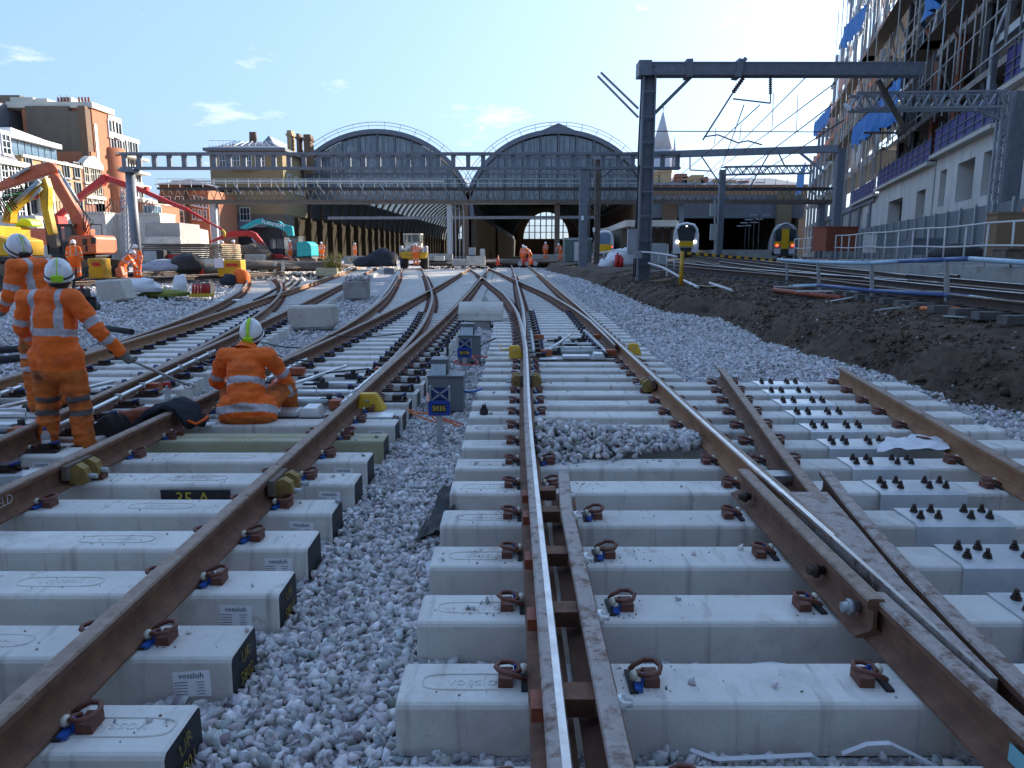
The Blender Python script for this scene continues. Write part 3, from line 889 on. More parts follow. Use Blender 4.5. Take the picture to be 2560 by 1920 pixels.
# ---- P: the left track with its own switch
Pt = thing('railway_track', 'new railway track behind the standing workers, splitting into two on the left', 'track', (-4.6, 5, 0))
rail(lambda y: xQ(y) - .7535, 2, 39.5, Pt, ('rail_rust', 'rail_head', 'rail_shiny'))
rail(lambda y: xP(y) + .7535, 2, 63, Pt, ('rail_rust', 'rail_head', 'rail_shiny'))
rail(lambda y: xP(y) - .7535, 7.2, 64, Pt, taper=3, name='switch_blade', mats=('rail_orange', 'rail_head', 'rail_shiny'))
rail(lambda y: xQ(y) + .7535, 7.2, 40.5, Pt, taper=3, name='switch_blade', mats=('rail_rust', 'rail_head', 'rail_shiny'))
rows, cl = [], []
for i in range(110):
    y = 2.3 + .6 * i
    if y > 63.5: break
    xl = (xQ(y) if y < 40 else xP(y)) - 1.3; xr = xP(y) + 1.2
    if y > 30 and y < 40: pass
    if y < 20:
        b = put_bearer(Pt, xl, xr, y)
        put_clip(b, xQ(y) - .7535, -1); put_clip(b, xP(y) + .7535, 1)
        put_clip(b, xP(y) - .7535, 1, CHAIR, .05, 'slide_chair'); put_clip(b, xP(y) + .7535, 1, CHAIR, .05, 'slide_chair')
        put_clip(b, xQ(y) + .7535, -1, CHAIR, .05, 'slide_chair')
        if y < 13: stick_label(b, xr - .2, random.uniform(-.05, .05))
    else:
        rows.append((xl, xr, y))
        if y < 46:
            for x in (xP(y) - .7535, xP(y) + .7535) + ((xQ(y) - .7535, xQ(y) + .7535) if y < 40 else ()): cl.append((x, y))
far_bearers(Pt, rows); far_clips(Pt, cl)
mb = MB()
for j in range(26):
    y = 24.5 + .6 * j
    for dx in (-.35, 0, .3):
        xx = (xP(y) + xQ(y)) / 2 + dx - .3
        mb.cbox((xx, y, g(y) + BT + .035), (.10, .12, .07))
tag(mb.build('bolt_rows', 'bolt_dark', Pt), kind='stuff')

# ---- ballast stones
def scatter(n, x0, x1, y0, y1, rmin, rmax, layers=1, keep=None, off=0.0):
    x = rng.uniform(x0, x1, n); y = rng.uniform(y0, y1, n)
    r = rng.uniform(rmin, rmax, n)
    k = np.array([keep(a, b) if keep else True for a, b in zip(x, y)])
    x, y, r = x[k], y[k], r[k]
    z = np.array([ground_h(a, b) for a, b in zip(x, y)]) + r * rng.uniform(.1, .75, len(r)) + off
    return np.stack([x, y, z], 1), r
YB = np.array(yb); YM = np.array(ym)
def free(a, b):
    # not inside a bearer
    if -.40 < a < 2.3 or (a >= 2.3 and b < 9.4 and a < 4.75 - .16 * (8.8 - b)):
        if np.min(np.abs(YB - b)) < .165: return False
    if -3.45 < a < -1.1 and np.min(np.abs(YM - b)) < .165: return False
    return a < xbank(b) + .25
PTS, RAD = [], []
def more(*a, **k):
    p, r = scatter(*a, **k); PTS.append(p); RAD.append(r)
more(17000, -1.5, -.2, 1.3, 9, .018, .036, keep=free)
more(5200, -1.6, -.1, 9, 17, .022, .042, keep=free)
more(15000, -4.3, 6.5, 1.2, 3.5, .018, .036, keep=free)
more(4200, 2.2, 6.2, 3.5, 9.2, .022, .04, keep=lambda a, b: free(a, b) and a > 4.5 - .16 * (8.8 - b))
more(15000, 2.1, 5.8, 9.2, 16, .024, .044, keep=free)
more(9000, 2.2, 5.6, 16, 30, .03, .055, keep=free)
more(2600, 1.9, 4.2, 30, 46, .04, .07, keep=free)
more(4200, -4.4, -3.4, 3.5, 18, .024, .044, keep=lambda a, b: a < xM(b) - 1.3 and a > xP(b) + 1.2)
more(6500, -6.2, -3.2, 9, 30, .028, .055, keep=lambda a, b: a < xN(b) - 1.3 and a > xP(b) + 1.2)
more(22000, -14, -6, 6, 24, .028, .055, keep=lambda a, b: a < min(xP(b), xQ(b)) - 1.25)
more(7000, -20, -8, 24, 44, .04, .08, keep=lambda a, b: a < min(xP(b), xQ(b)) - 1.2)
more(2500, -1.6, -.2, 17, 34, .03, .055, keep=lambda a, b: xM(b) + 1.2 < a < min(xT(b), xTd(b)) - 1.2)
tag(stones('ballast_stones', np.concatenate(PTS), np.concatenate(RAD)), kind='stuff')
# the heap of ballast spilled between the rails of the right track
n = 2300
u = rng.uniform(0, 1, n); x = .20 + 1.36 * u ** 1.15; yc = 6.05 + .15 * (u - .3)
y = yc + rng.normal(0, .23, n) * (1.15 - .75 * u)
hgt = .20 * np.clip(1.1 - .85 * u, .15, 1) * np.exp(-((y - yc) / .36) ** 2)
z = .20 * np.clip(1 - ((y - 6.05) / .75) ** 4, 0, 1) + hgt * rng.uniform(.15, 1, n)
k = (x > .21) & (x < 1.56)
p = np.stack([x, y, z + .02], 1)[k]
tag(stones('ballast_heap', p, rng.uniform(.024, .045, len(p))), kind='stuff')
p = np.array([(1.42 + random.uniform(-.12, .12), 6.3 + random.uniform(-.12, .12), .215 + random.uniform(0, .06)) for _ in range(26)])
tag(stones('ballast_spill', p, rng.uniform(.025, .042, len(p))), kind='stuff')
# clods and stones on the bank
n = 16000
y = rng.uniform(6, 36, n) ** 1.0; s = rng.uniform(0, 3.4, n) ** 1.0
x = np.array([xbank(b) for b in y]) + s
z = np.array([bank_z(c, a, b) for a, b, c in zip(x, y, s)])
r = rng.uniform(.008, .036, n) * rng.choice([1, 1, 1, 1, 1.9], n)
tag(stones('soil_clods', np.stack([x, y, z], 1), r, 'stone_soil', flat=.8), kind='stuff')

n = 420; y = rng.uniform(7, 30, n); s = rng.uniform(.2, 3.3, n); x = np.array([xbank(b) for b in y]) + s
z = np.array([bank_z(c, a, b) for a, b, c in zip(x, y, s)]) + .01
tag(stones('pale_stones', np.stack([x, y, z], 1), rng.uniform(.008, .030, n), tint=(.75, .68, .62)), kind='stuff')

# ================================================================== THE BUILDING SITE ON THE RIGHT
def fb(D, z, off=0.0):           # point on its track-side face; off > 0 stands out towards the tracks
    return Vector((13 + .31 * D - off * .955, D + off * .296, z))
FDIR = Vector((.31, 1, 0)).normalized(); FN = Vector((-.955, .296, 0))
FR = Matrix((FDIR, -FN, Vector((0, 0, 1)))).transposed()     # local x along the face, y into the building
def fbox(mb, D0, D1, z0, z1, o0, o1, mi=0):
    """block on the face from D0 to D1, between offsets o0 (out) and o1 (in)"""
    a = fb(D0, z0, o0); L = (fb(D1, z0) - fb(D0, z0)).length; dp = o0 - o1
    c = a + FDIR * (L / 2) - FN * (dp / 2) + Vector((0, 0, (z1 - z0) / 2))
    return mb.cbox(c, (L, dp, z1 - z0), FR, mi)

B = thing('office_building', 'tall concrete and steel building under construction with scaffolding along the right side', 'building', fb(60, 2.3))
# lower concrete storeys with their openings
segs = [(8, 30, 9.6), (30, 40.5, 10.2), (41, 54.5, 8.6), (55, 78, 8.3), (78, 96, 7.9)]
openings = {2: [(45.2, 48.9), (41.2, 43.6), (51.5, 53.2)], 3: [(57.2, 60.2), (65.5, 72)], 4: [(82, 85), (88, 92)], 1: [(33, 36)]}
for i, (d0, d1, zt_) in enumerate(segs):
    zo0, zo1 = 5.0, 7.4
    if i == 3: zo0, zo1 = 3.6, 6.6
    if i == 4: zo0, zo1 = 3.4, 6.2
    mb = MB(); cur = d0
    for a, b in sorted(openings.get(i, [])):
        fbox(mb, cur, a, -.5, zt_, 0, -1.0); fbox(mb, a, b, -.5, zo0, 0, -1.0); fbox(mb, a, b, zo1, zt_, 0, -1.0); cur = b
    fbox(mb, cur, d1, -.5, zt_, 0, -1.0)
    mb.build('concrete_wall', 'concrete_new', B)
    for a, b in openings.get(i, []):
        mb = MB(); fbox(mb, a + .05, b - .05, zo0, zo1, -1.02, -1.3); mb.build('opening_shade', 'plant_dark', B)  # dark slab stands in for the shade inside the opening
# edge rails of purple mesh panels
def barrier(d0, d1, z0, h, n):
    for k in range(n):
        a = d0 + (d1 - d0) * k / n; b = d0 + (d1 - d0) * (k + 1) / n - .12
        mb = MB(); fbox(mb, a, b, z0, z0 + h, .30, .26); mb.build('barrier_panel', 'panel_purple', B)
        mb = MB()
        for zz in (.12, .55, 1.0, h - .04):
            p = fb(a, z0 + zz, .36); q = fb(b, z0 + zz, .36); mb.bar(p, q, .04)
        p = fb(a, z0 - .3, .36); mb.bar(p, p + Vector((0, 0, h + .6)), .05)
        mb.build('barrier_rail', 'steel_grey', B)
barrier(36, 40.4, 10.25, 1.8, 3); barrier(41.2, 54.4, 8.65, 1.65, 7); barrier(55.3, 77.8, 8.35, 1.6, 11); barrier(78.5, 96, 7.95, 1.5, 8)
barrier(40, 52, 2.35, 1.4, 5)
for d0, d1, zt_ in segs[1:]:
    mb = MB(); fbox(mb, d0, d1, zt_ - .25, zt_, .55, -.2); mb.build('slab_edge', 'concrete_pale', B)
# floors above, dark behind, set back stepwise
levels = [12.6, 17.0, 21.4, 25.8, 30.2, 34.6]
for k, z in enumerate(levels):
    mb = MB(); fbox(mb, 8, 77 + (0 if k % 2 else 2), z - .4, z, -.6, -22); mb.build('floor_slab', 'concrete', B)
mb = MB(); fbox(mb, 8, 75.5, 0, 36, -9, -21); mb.build('core_wall', 'brick_grey', B)
mb = MB(); fbox(mb, 75.2, 75.8, 0, 35, -1.2, -8.9); mb.build('end_wall', 'concrete', B)
d = 9.5
while d < 78:
    mb = MB(); p = fb(d, 8.2, -1.0); mb.bar(p, p + Vector((0, 0, 27)), .45, .45, up=(1, 0, 0)); mb.build('steel_column', 'rust_frame' if int(d) % 2 else 'steel_dark', B)
    if d > 25:
        for k, z in enumerate(levels[:-1]):
            if (int(d) + k) % 3 == 0: continue
            mb = MB(); mb.bar(fb(d, z, -.9), fb(d + 6.5, z + 4.0, -.9), .22); mb.build('brace', 'rust_frame' if k % 2 else 'steel_dark', B)
    d += 6.5
for k, z in enumerate(levels[:-1]):
    for d0 in range(28, 74, 10):
        if (d0 // 10 + k) % 2: continue
        mb = MB(); fbox(mb, d0, d0 + 8, z, z + 3.6, -2.2, -2.6); mb.build('infill_panel', ['timber_grey', 'concrete_new', 'brick_grey', 'steel_dark'][(d0 // 10 + k) % 4], B)
# the far bays: an open steel frame
flev = [8, 12.6, 17, 21.4, 25.8, 30.2, 34.6, 38.8]
for k, z in enumerate(flev):
    dend = [178, 178, 178, 172, 160, 134, 126, 118][k]
    if k < 5: mb = MB(); fbox(mb, 79.5, dend, z - .35, z, -.2, -4); mb.build('floor_slab', 'steel_dark' if k % 2 else 'concrete', B)
    mb = MB(); mb.bar(fb(79.5, z - .5, .1), fb(dend, z - .5, .1), .3, .6); mb.build('edge_beam', 'orange_panel' if k in (3, 4) else 'steel_grey', B)
for d in range(82, 178, 8):
    zt_ = 41 if d < 122 else (34 if d < 135 else (27 if d < 160 else 22))
    mb = MB(); p = fb(d, 2, 0); mb.bar(p, p + Vector((0, 0, zt_ - 2)), .4, .4, up=(1, 0, 0)); mb.build('steel_column', 'steel_grey', B)
for k in range(5):
    mb = MB(); fbox(mb, 96 + 9 * k, 104 + 9 * k, 22 + (k % 3) * 2.2, 25 + (k % 3) * 2.2, .2, .12); mb.build('cladding_panel', 'orange_panel', B)
mb = MB(); fbox(mb, 88, 176, -1, 8, 0, -1); mb.build('concrete_wall', 'concrete', B)
# bright struts and frames near the top right
for a, b, w in [((57, 14.0), (49, 24.5), .55), ((41, 12.5), (30, 19.5), .35), ((41, 9.8), (41, 12.6), .3), ((36, 15.7), (36, 10.2), .3), ((60, 15), (46, 22.2), .25), ((80, 17), (66, 25), .3), ((95, 17), (84, 26), .35)]:
    mb = MB(); mb.bar(fb(a[0], a[1], .7), fb(b[0], b[1], .7), w, w); mb.build('strut', 'steel_pale', B)
for d0, z0, d1, z1 in [(36, 15.7, 24, 15.7), (41, 12.6, 30, 12.6)]:
    mb = MB(); mb.bar(fb(d0, z0, .6), fb(d1, z1, .6), .3, .4); mb.build('frame_beam', 'galv_dull', B)

SC = thing('scaffold', 'tall tube scaffolding with boards in front of the unfinished building', 'scaffold', fb(60, 10, 1.4))
d = 26.0; k = 0
while d < 112:
    z0 = 10.6 if d < 55 else (10.0 if d < 78 else 9.6)
    z0 += random.uniform(-.8, 1.2); z1 = random.choice([19, 24, 30, 36, 36]) if d < 88 else random.choice([24, 30, 36, 40])
    mb = MB(); p = fb(d, z0, 1.2); mb.cyl(p, (p.x, p.y, z1), .055, .055, 6); mb.build('scaffold_pole', 'galv_dull' if k % 3 else 'rail_white', SC)
    if k % 2 == 0:
        p = fb(d, z0, 2.3); mb = MB(); mb.cyl(p, (p.x, p.y, z1 - 2), .055, .055, 6); mb.build('scaffold_pole', 'galv_dull', SC)
    d += 1.9 if d < 60 else 2.6; k += 1
for z in [11.5, 13.5, 15.5, 17.5, 19.5, 21.5, 23.5, 26, 28.5, 31]:
    for (a, b) in ((26, 52), (50, 80), (78, 112)):
        if (int(z) + a) % 4 == 0: continue
        mb = MB(); mb.cyl(fb(a, z, 1.22), fb(b, z + random.uniform(-.15, .15), 1.22), .05, .05, 6); mb.build('scaffold_ledger', 'galv_dull', SC)
        if int(z) % 3 == 0:
            mb = MB(); fbox(mb, a, b, z - .35, z - .29, 2.3, 1.1); mb.build('scaffold_boards', 'timber_grey', SC)
for a, z in [(30, 12), (38, 18), (46, 14), (56, 20), (64, 16), (72, 22), (84, 18), (94, 22)]:
    mb = MB(); mb.cyl(fb(a, z, 1.3), fb(a + 7, z + 6, 1.3), .05, .05, 6); mb.build('scaffold_brace', 'rust_frame', SC)

def net(d0, d1, za, zb, n, lab):
    """debris net hung on the scaffold: a wavy sheet with thickness and ragged hem"""
    mb = MB(); cols = 4 * n; vs = []
    for i in range(cols + 1):
        t = i / cols; D = d0 + (d1 - d0) * t
        z1 = za[0] + (za[1] - za[0]) * t; z0 = zb[0] + (zb[1] - zb[0]) * t + .35 * math.sin(i * .9) * random.uniform(.3, 1)
        for j in range(4):
            z = z1 + (z0 - z1) * j / 3
            vs.append(fb(D, z, 2.45 + .18 * math.sin(i * 1.9) + .12 * j * random.random()))
    fs = [(i*4+j, (i+1)*4+j, (i+1)*4+j+1, i*4+j+1) for i in range(cols) for j in range(3)]
    off = [v + FN * -.03 for v in vs]
    mb.add(vs, fs, 0, True); mb.add(off, [q[::-1] for q in fs], 0, True)
    o = mb.build('debris_net', 'net_blue'); tag(o, lab, 'net', 'blue debris nets on the scaffold')
    return o
net(56, 68, (14.6, 14.3), (11.2, 12.2), 5, 'blue debris net on the scaffold, right of the lattice truss end')
net(67, 81, (14.4, 14.9), (12.1, 12.9), 5, 'blue debris net on the scaffold, lowest and longest one')
net(43, 49.5, (19.0, 18.4), (16.4, 16.0), 3, 'blue debris net near the top right of the scaffold')
net(78, 96, (26.0, 29.0), (24.0, 26.4), 6, 'blue debris net high on the scaffold where the sky begins')
net(107, 132, (22.0, 24.0), (19.8, 21.4), 6, 'blue debris net on the far bays of the building')
net(150, 176, (19.5, 19.5), (14, 15), 4, 'small blue debris net at the far end of the building')
for i in range(34):
    D = random.uniform(55, 84); z = random.uniform(9.8, 11.8)
    p = fb(D, z, 2.4)
    mb = MB(); mb.cyl(p, p + Vector((random.uniform(-.1, .1), random.uniform(-.1, .1), random.uniform(1.6, 3.4))), .05, .05, 6); mb.build('scaffold_pole', 'rail_white', SC)

# grey hoarding, low wall and white handrail in front of it
H = thing('site_hoarding', 'dark grey hoarding panels in front of the concrete storey', 'hoarding', fb(50, 1.6, 2.2))
for k in range(26):
    a = 24 + 2.45 * k
    mb = MB(); fbox(mb, a, a + 2.38, 1.4, 3.7 + .006 * a, 2.6, 2.5); mb.build('hoarding_panel', 'cabinet_grey', H)
    mb = MB(); p = fb(a, 1.4, 2.68); mb.bar(p, p + Vector((0, 0, 2.6)), .08, .08, up=(1, 0, 0)); mb.build('hoarding_post', 'galv_dull', H)
def fx(D): return 14.0 + .2 * (D - 26)
mb = MB()
Ds = [10 + 2 * i for i in range(23)]
vs = []
for D in Ds:
    for (dx, z) in ((-.15, .6), (-.15, 1.45), (12, 1.45), (12, .6)): vs.append((fx(D) + dx, D, z))
mb.add(vs, [(i*4+j, i*4+(j+1) % 4, (i+1)*4+(j+1) % 4, (i+1)*4+j) for i in range(len(Ds)-1) for j in range(4)] + [(0, 1, 2, 3), tuple((len(Ds)-1)*4+j for j in (3, 2, 1, 0))])
tag(mb.build('platform_ramp', 'concrete'), kind='structure')
HF = thing('handrail', 'white tube handrail with many posts along the low concrete wall', 'handrail', (fx(30), 30, 1.45))
posts = [11, 13.2, 15.4, 17.4, 19.2, 20.8, 22.3, 23.9, 25.4, 27, 28.7, 30.4, 32.1, 33.6, 35, 36.3, 37.7, 39, 40.4, 41.8, 43.2, 44.7, 46.3, 48, 49.7, 51.3]
for i, D in enumerate(posts):
    lean = random.uniform(-.03, .03)
    mb = MB(); mb.cyl((fx(D), D, 1.4), (fx(D) + lean, D, 2.62 + .006 * (D - 20)), .028, .028, 7); mb.build('post', 'rail_white', HF)
for h in (.55, 1.15):
    mb = MB(); mb.tube([(fx(D), D, 1.45 + h + .006 * (D - 20) + .02 * math.sin(D)) for D in posts], .026, 7); mb.build('rail', 'rail_white', HF)
# clutter behind the handrail
def clutter(name, label, cat, D, px, py, s, mat, shape='box'):
    p = at(px, py, D); o = thing(name, label, cat, p)
    mb = MB()
    if shape == 'box':
        mb.cbox(p + Vector((0, 0, s[2] / 2)), s, Matrix.Rotation(random.uniform(-.3, .3), 3, 'Z'))
        mb.cbox(p + Vector((0, 0, s[2] + .03)), (s[0] * 1.05, s[1] * 1.05, .06), Matrix.Rotation(random.uniform(-.3, .3), 3, 'Z'))
    else:
        mb.ball(p, s, 14, 7, 0, zmin=-.1)
    mb.build('body' if shape == 'box' else 'cover', mat, o)
    return o
clutter('tool_crate', 'grey tool crate behind the white handrail', 'crate', 31, 2300, 637, (1.3, 1, .6), 'steel_grey')
clutter('tarpaulin_heap', 'dark tarpaulin heap behind the white handrail', 'heap', 27, 2390, 640, (1.0, .8, .45), 'plant_dark', 'heap')
clutter('tool_crate', 'rust red crate behind the white handrail beside the column', 'crate', 40, 2085, 628, (1.8, 1.2, 1.2), 'rust_red')
clutter('tool_crate', 'pale crate behind the middle of the white handrail', 'crate', 33, 2195, 632, (.9, .8, .8), 'galv_dull')
clutter('plywood_screen', 'ochre plywood screen at the right edge behind the handrail', 'screen', 21.5, 2530, 640, (1.35, .5, 1.15), 'timber')
clutter('pallet_stack', 'grey pallet stack at the right edge below the plywood', 'pallets', 19, 2550, 655, (1.0, .8, .3), 'timber_grey')

# ================================================================== OVERHEAD LINE STRUCTURES
def lattice(mb, p, q, h, w, n, up=(0, 0, 1), r=.035, mi=0):
    """lattice girder between p and q: four chords and zigzags"""
    p, q = Vector(p), Vector(q); d = (q - p).normalized(); u = Vector(up); s = d.cross(u).normalized()
    c = [(a * w / 2, b * h) for a in (-1, 1) for b in (0, 1)]
    for a, b in c: mb.bar(p + s * a + u * b, q + s * a + u * b, r * 2, r * 2, mi=mi)
    for i in range(n):
        t0, t1 = i / n, (i + 1) / n; tm = (t0 + t1) / 2
        for a in (-w / 2, w / 2):
            mb.bar(p.lerp(q, t0) + s * a, p.lerp(q, tm) + s * a + u * h, r * 1.4, mi=mi)
            mb.bar(p.lerp(q, tm) + s * a + u * h, p.lerp(q, t1) + s * a, r * 1.4, mi=mi)
        mb.bar(p.lerp(q, t0) - s * w / 2 + u * h, p.lerp(q, t1) + s * w / 2 + u * h, r, mi=mi)

# near portal: heavy column and beam
P1 = thing('overhead_line_portal', 'heavy grey steel column and beam carrying overhead wires, nearest on the right', 'gantry', at(1607, 690, 31))
f = at(1607, 692, 31); ztop = at(1607, 190, 31).z; zbt = at(1607, 160, 31).z
mb = MB()
for s in (-1, 1): mb.box(f.x + s * .23 - .03, f.x + s * .23 + .03, 30.7, 31.3, f.z - .3, ztop + .02)
mb.box(f.x - .21, f.x + .21, 30.96, 31.04, f.z - .3, ztop + .02)
for i in range(9): mb.box(f.x - .26, f.x + .26, 30.69, 30.73, f.z + .5 + i * .95, f.z + .56 + i * .95)
mb.build('column', 'steel_grey', P1)
mb = MB(); mb.tube([(f.x - .34, 30.8, f.z), (f.x - .33, 30.8, f.z + 3), (f.x - .36, 30.8, f.z + 5), (f.x - .3, 30.8, ztop)], .03, 6); mb.tube([(f.x - .42, 30.8, f.z), (f.x - .38, 30.8, f.z + 2.5), (f.x - .3, 30.8, f.z + 4.4)], .025, 6); mb.build('conduit', 'steel_dark', P1)
xr_ = at(2300, 170, 31).x
mb = MB(); mb.box(f.x - .32, xr_, 30.72, 30.78, ztop, zbt); mb.box(f.x - .32, xr_, 30.70, 31.3, zbt - .05, zbt + .02); mb.box(f.x - .32, xr_, 30.70, 31.3, ztop - .02, ztop + .05)
mb.build('beam', 'steel_grey', P1)
mb = MB(); mb.box(f.x - .45, f.x + .05, 30.6, 31.4, ztop - .05, zbt + .06); mb.build('cap_plate', 'steel_grey', P1)
mb = MB(); mb.bar(at(1735, 185, 31), at(1622, 298, 31), .13, .13); mb.build('knee_brace', 'steel_grey', P1)
for k in range(2):
    mb = MB(); mb.bar(at(1502 - 8 * k, 181 + 9 * k, 31), at(1596, 272 + 22 * k, 31), .10, .07); mb.build('cut_brace', 'steel_pale', P1)
mb = MB(); mb.bar(at(1720, 152, 31), at(1720, 196, 31), .25, .7); mb.bar(at(1848, 152, 30.9), at(1840, 196, 30.9), .22, .7); mb.bar(at(1865, 146, 30.8), at(1842, 168, 30.8), .15, .15); mb.build('clamp_bracket', 'steel_grey', P1)
def insul(mb, p, q, n=8, r=.085):
    p, q = Vector(p), Vector(q); mb.cyl(p, q, .03, .03, 6)
    for i in range(n):
        c = p.lerp(q, (i + .5) / n); d = (q - p).normalized() * .025
        mb.cyl(c - d, c + d, r, r * .7, 8)
mb = MB(); insul(mb, at(1926, 192, 31), at(1926, 236, 31)); insul(mb, at(1858, 195, 31), at(1832, 232, 31), 7, .1); mb.build('insulator', 'insulator', P1)
mb = MB(); mb.bar(at(1832, 232, 31), at(1757, 350, 31), .06); mb.bar(at(1832, 247, 31), at(1926, 258, 31), .05); mb.bar(at(1926, 236, 31), at(1926, 258, 31), .04)
mb.tube([at(1760, 342, 31), at(1795, 337, 31), at(1845, 357, 31), at(1870, 352, 31), at(1905, 362, 31)], .03, 6); mb.build('registration_arm', 'steel_grey', P1)
mb = MB(); mb.box(f.x + .22, f.x + .78, 30.3, 30.6, f.z + .55, f.z + 1.35); mb.build('junction_box', 'galv_dull', P1)
mb = MB(); mb.box(f.x - .75, f.x - .4, 30.3, 30.6, f.z + .9, f.z + 1.9); mb.box(f.x - .5, f.x - .2, 30.1, 30.4, f.z + .75, f.z + 1.05); mb.build('junction_box', 'steel_pale', P1)
mb = MB(); mb.bar((f.x + .85, 30.4, f.z - .1), (f.x + .85, 30.4, f.z + 1.3), .06); mb.build('cable_post', 'galv', P1)

# second portal further off
P2 = thing('overhead_line_portal', 'grey steel portal of slim columns and flat beam behind the heavy column', 'gantry', at(1490, 655, 54))
a, b = at(1484, 392, 54), at(2096, 372, 47)
mb = MB(); mb.bar(a, b, .35, .42); mb.build('beam', 'steel_grey', P2)
c = at(1491, 658, 54); mb = MB(); mb.bar((c.x, 54, c.z - .2), (c.x, 54, a.z), .38, .38, up=(0, 1, 0)); mb.build('column', 'steel_brown', P2)
c = at(2086, 600, 47); mb = MB(); mb.bar((c.x, 47, .9), (c.x, 47, b.z), .45, .45, up=(0, 1, 0)); mb.build('column', 'steel_grey', P2)
mb = MB(); mb.bar(at(1560, 395, 53), at(1500, 445, 54), .15); mb.bar(at(1995, 378, 48), at(2060, 430, 47), .15); mb.build('knee_brace', 'steel_grey', P2)
for (x0, y0, x1, y1) in [(1752, 388, 1800, 460), (1800, 460, 1815, 480), (1925, 380, 1872, 472), (1945, 380, 1962, 415), (1725, 388, 1725, 425), (1725, 425, 1780, 428)]:
    mb = MB(); mb.bar(at(x0, y0, 50), at(x1, y1, 50), .07); mb.build('drop_arm', 'steel_grey', P2)

# lattice cantilever at the right edge
P3 = thing('lattice_mast', 'pale grey lattice mast with triangular truss arm at the right edge', 'gantry', at(2510, 557, 33))
mb = MB(); c = at(2520, 560, 33); zt3 = at(2520, 228, 33).z
mb.box(c.x - .3, c.x + .3, 32.9, 33.2, c.z - 2, zt3); mb.build('column', 'steel_grey', P3)
mb = MB(); lattice(mb, (c.x - .55, 33.05, c.z - 1), (c.x - .55, 33.05, zt3), .28, .28, 12, up=(-1, 0, 0), r=.04); mb.build('lattice_leg', 'steel_pale', P3)
mb = MB()
for y_ in (32.7, 33.4): lattice(mb, at(2130, 275, 33) + Vector((0, y_ - 33, 0)), at(2500, 270, 33) + Vector((0, y_ - 33, 0)), .62, .05, 9, r=.045)
mb.bar(at(2130, 275, 33), at(2112, 262, 34), .12); mb.build('truss', 'steel_pale', P3)
mb = MB(); mb.bar(at(2440, 272, 33), at(2505, 300, 33), .14); mb.bar(at(2505, 300, 33), at(2515, 345, 33), .14); mb.build('knee_brace', 'steel_pale', P3)
mb = MB(); mb.bar(at(2195, 200, 32), at(2265, 330, 32), .16); mb.bar(at(2160, 332, 32), at(2265, 332, 32), .08); mb.build('drop_arm', 'steel_brown', P3)

# slim lattice arm in the middle distance
P4 = thing('lattice_mast', 'slim grey mast with lattice arm left of the yellow-nosed train', 'gantry', at(1797, 640, 62))
c = at(1797, 640, 62); zt4 = at(1797, 425, 62).z
mb = MB(); mb.bar((c.x, 62, .8), (c.x, 62, zt4), .45, .45, up=(0, 1, 0)); mb.build('column', 'steel_grey', P4)
mb = MB(); lattice(mb, at(1806, 437, 62), at(2030, 433, 62), .6, .6, 9, r=.05); mb.build('truss', 'steel_pale', P4)
for px, y0, y1 in [(1784, 508, 540), (1784, 560, 600)]:
    mb = MB(); a = at(px - 8, y1, 61); b = at(px + 8, y0, 61); mb.box(a.x, b.x, 61, 61.3, a.z, b.z); mb.build('equipment_box', 'galv_dull', P4)
mb = MB(); mb.bar(at(1787, 500, 61.2), at(1787, 640, 61.2), .12); mb.build('cable_post', 'galv_dull', P4)

# wide open-panel signal gantry across the tracks
P5 = thing('signal_gantry', 'wide pale grey gantry of open rectangular panels spanning the left tracks', 'gantry', at(325, 690, 45))
zb_, zt5 = at(1000, 421, 46).z, at(1000, 385, 46).z
xl_, xr2 = at(305, 400, 46).x, at(1700, 400, 46).x
mb = MB()
for y_ in (45.8, 46.2):
    mb.box(xl_, xr2, y_ - .08, y_ + .08, zb_ - .07, zb_ + .07); mb.box(xl_, xr2, y_ - .08, y_ + .08, zt5 - .07, zt5 + .07)
mb.build('chord', 'steel_grey', P5)
nb_ = 37
for i in range(nb_ + 1):
    x = xl_ + .15 + (xr2 - xl_ - .3) * i / nb_
    mb = MB(); mb.box(x - .13, x + .13, 45.9, 46.1, zb_ + .07, zt5 - .07); mb.build('panel_post', 'steel_grey', P5)
c = at(325, 690, 45); mb = MB(); mb.tube([(c.x + .12, 45.8, c.z - .3), (c.x + .12, 45.8, zb_ - .1)], [.28, .27], 14); mb.build('column', 'steel_grey', P5)
mb = MB(); mb.cbox((c.x + .12, 45.8, zb_ - .16), (.8, .9, .22)); mb.build('column_head', 'steel_grey', P5)
c2 = at(1457, 655, 46); mb = MB(); mb.bar((c2.x - .02, 46, c2.z - .3), (c2.x, 46, zb_ - .05), .5, .36, up=(0, 1, 0)); mb.bar((c2.x + .36, 46.1, c2.z), (c2.x + .36, 46.1, zb_ - .05), .08); mb.build('column', 'steel_grey', P5)
mb = MB(); a = at(1456, 545, 45.6); mb.cbox(a, (.16, .02, .25)); mb.build('number_plate', 'paper', P5)
mb = MB(); a = at(1485, 574, 53.6); mb.cbox(a, (.18, .02, .28)); mb.build('number_plate', 'paper', P2)
mb = MB(); lattice(mb, at(312, 650, 48), at(306, 470, 48), .35, .35, 12, up=(1, 0, 0), r=.03); mb.build('lattice_leg', 'steel_pale', P5)

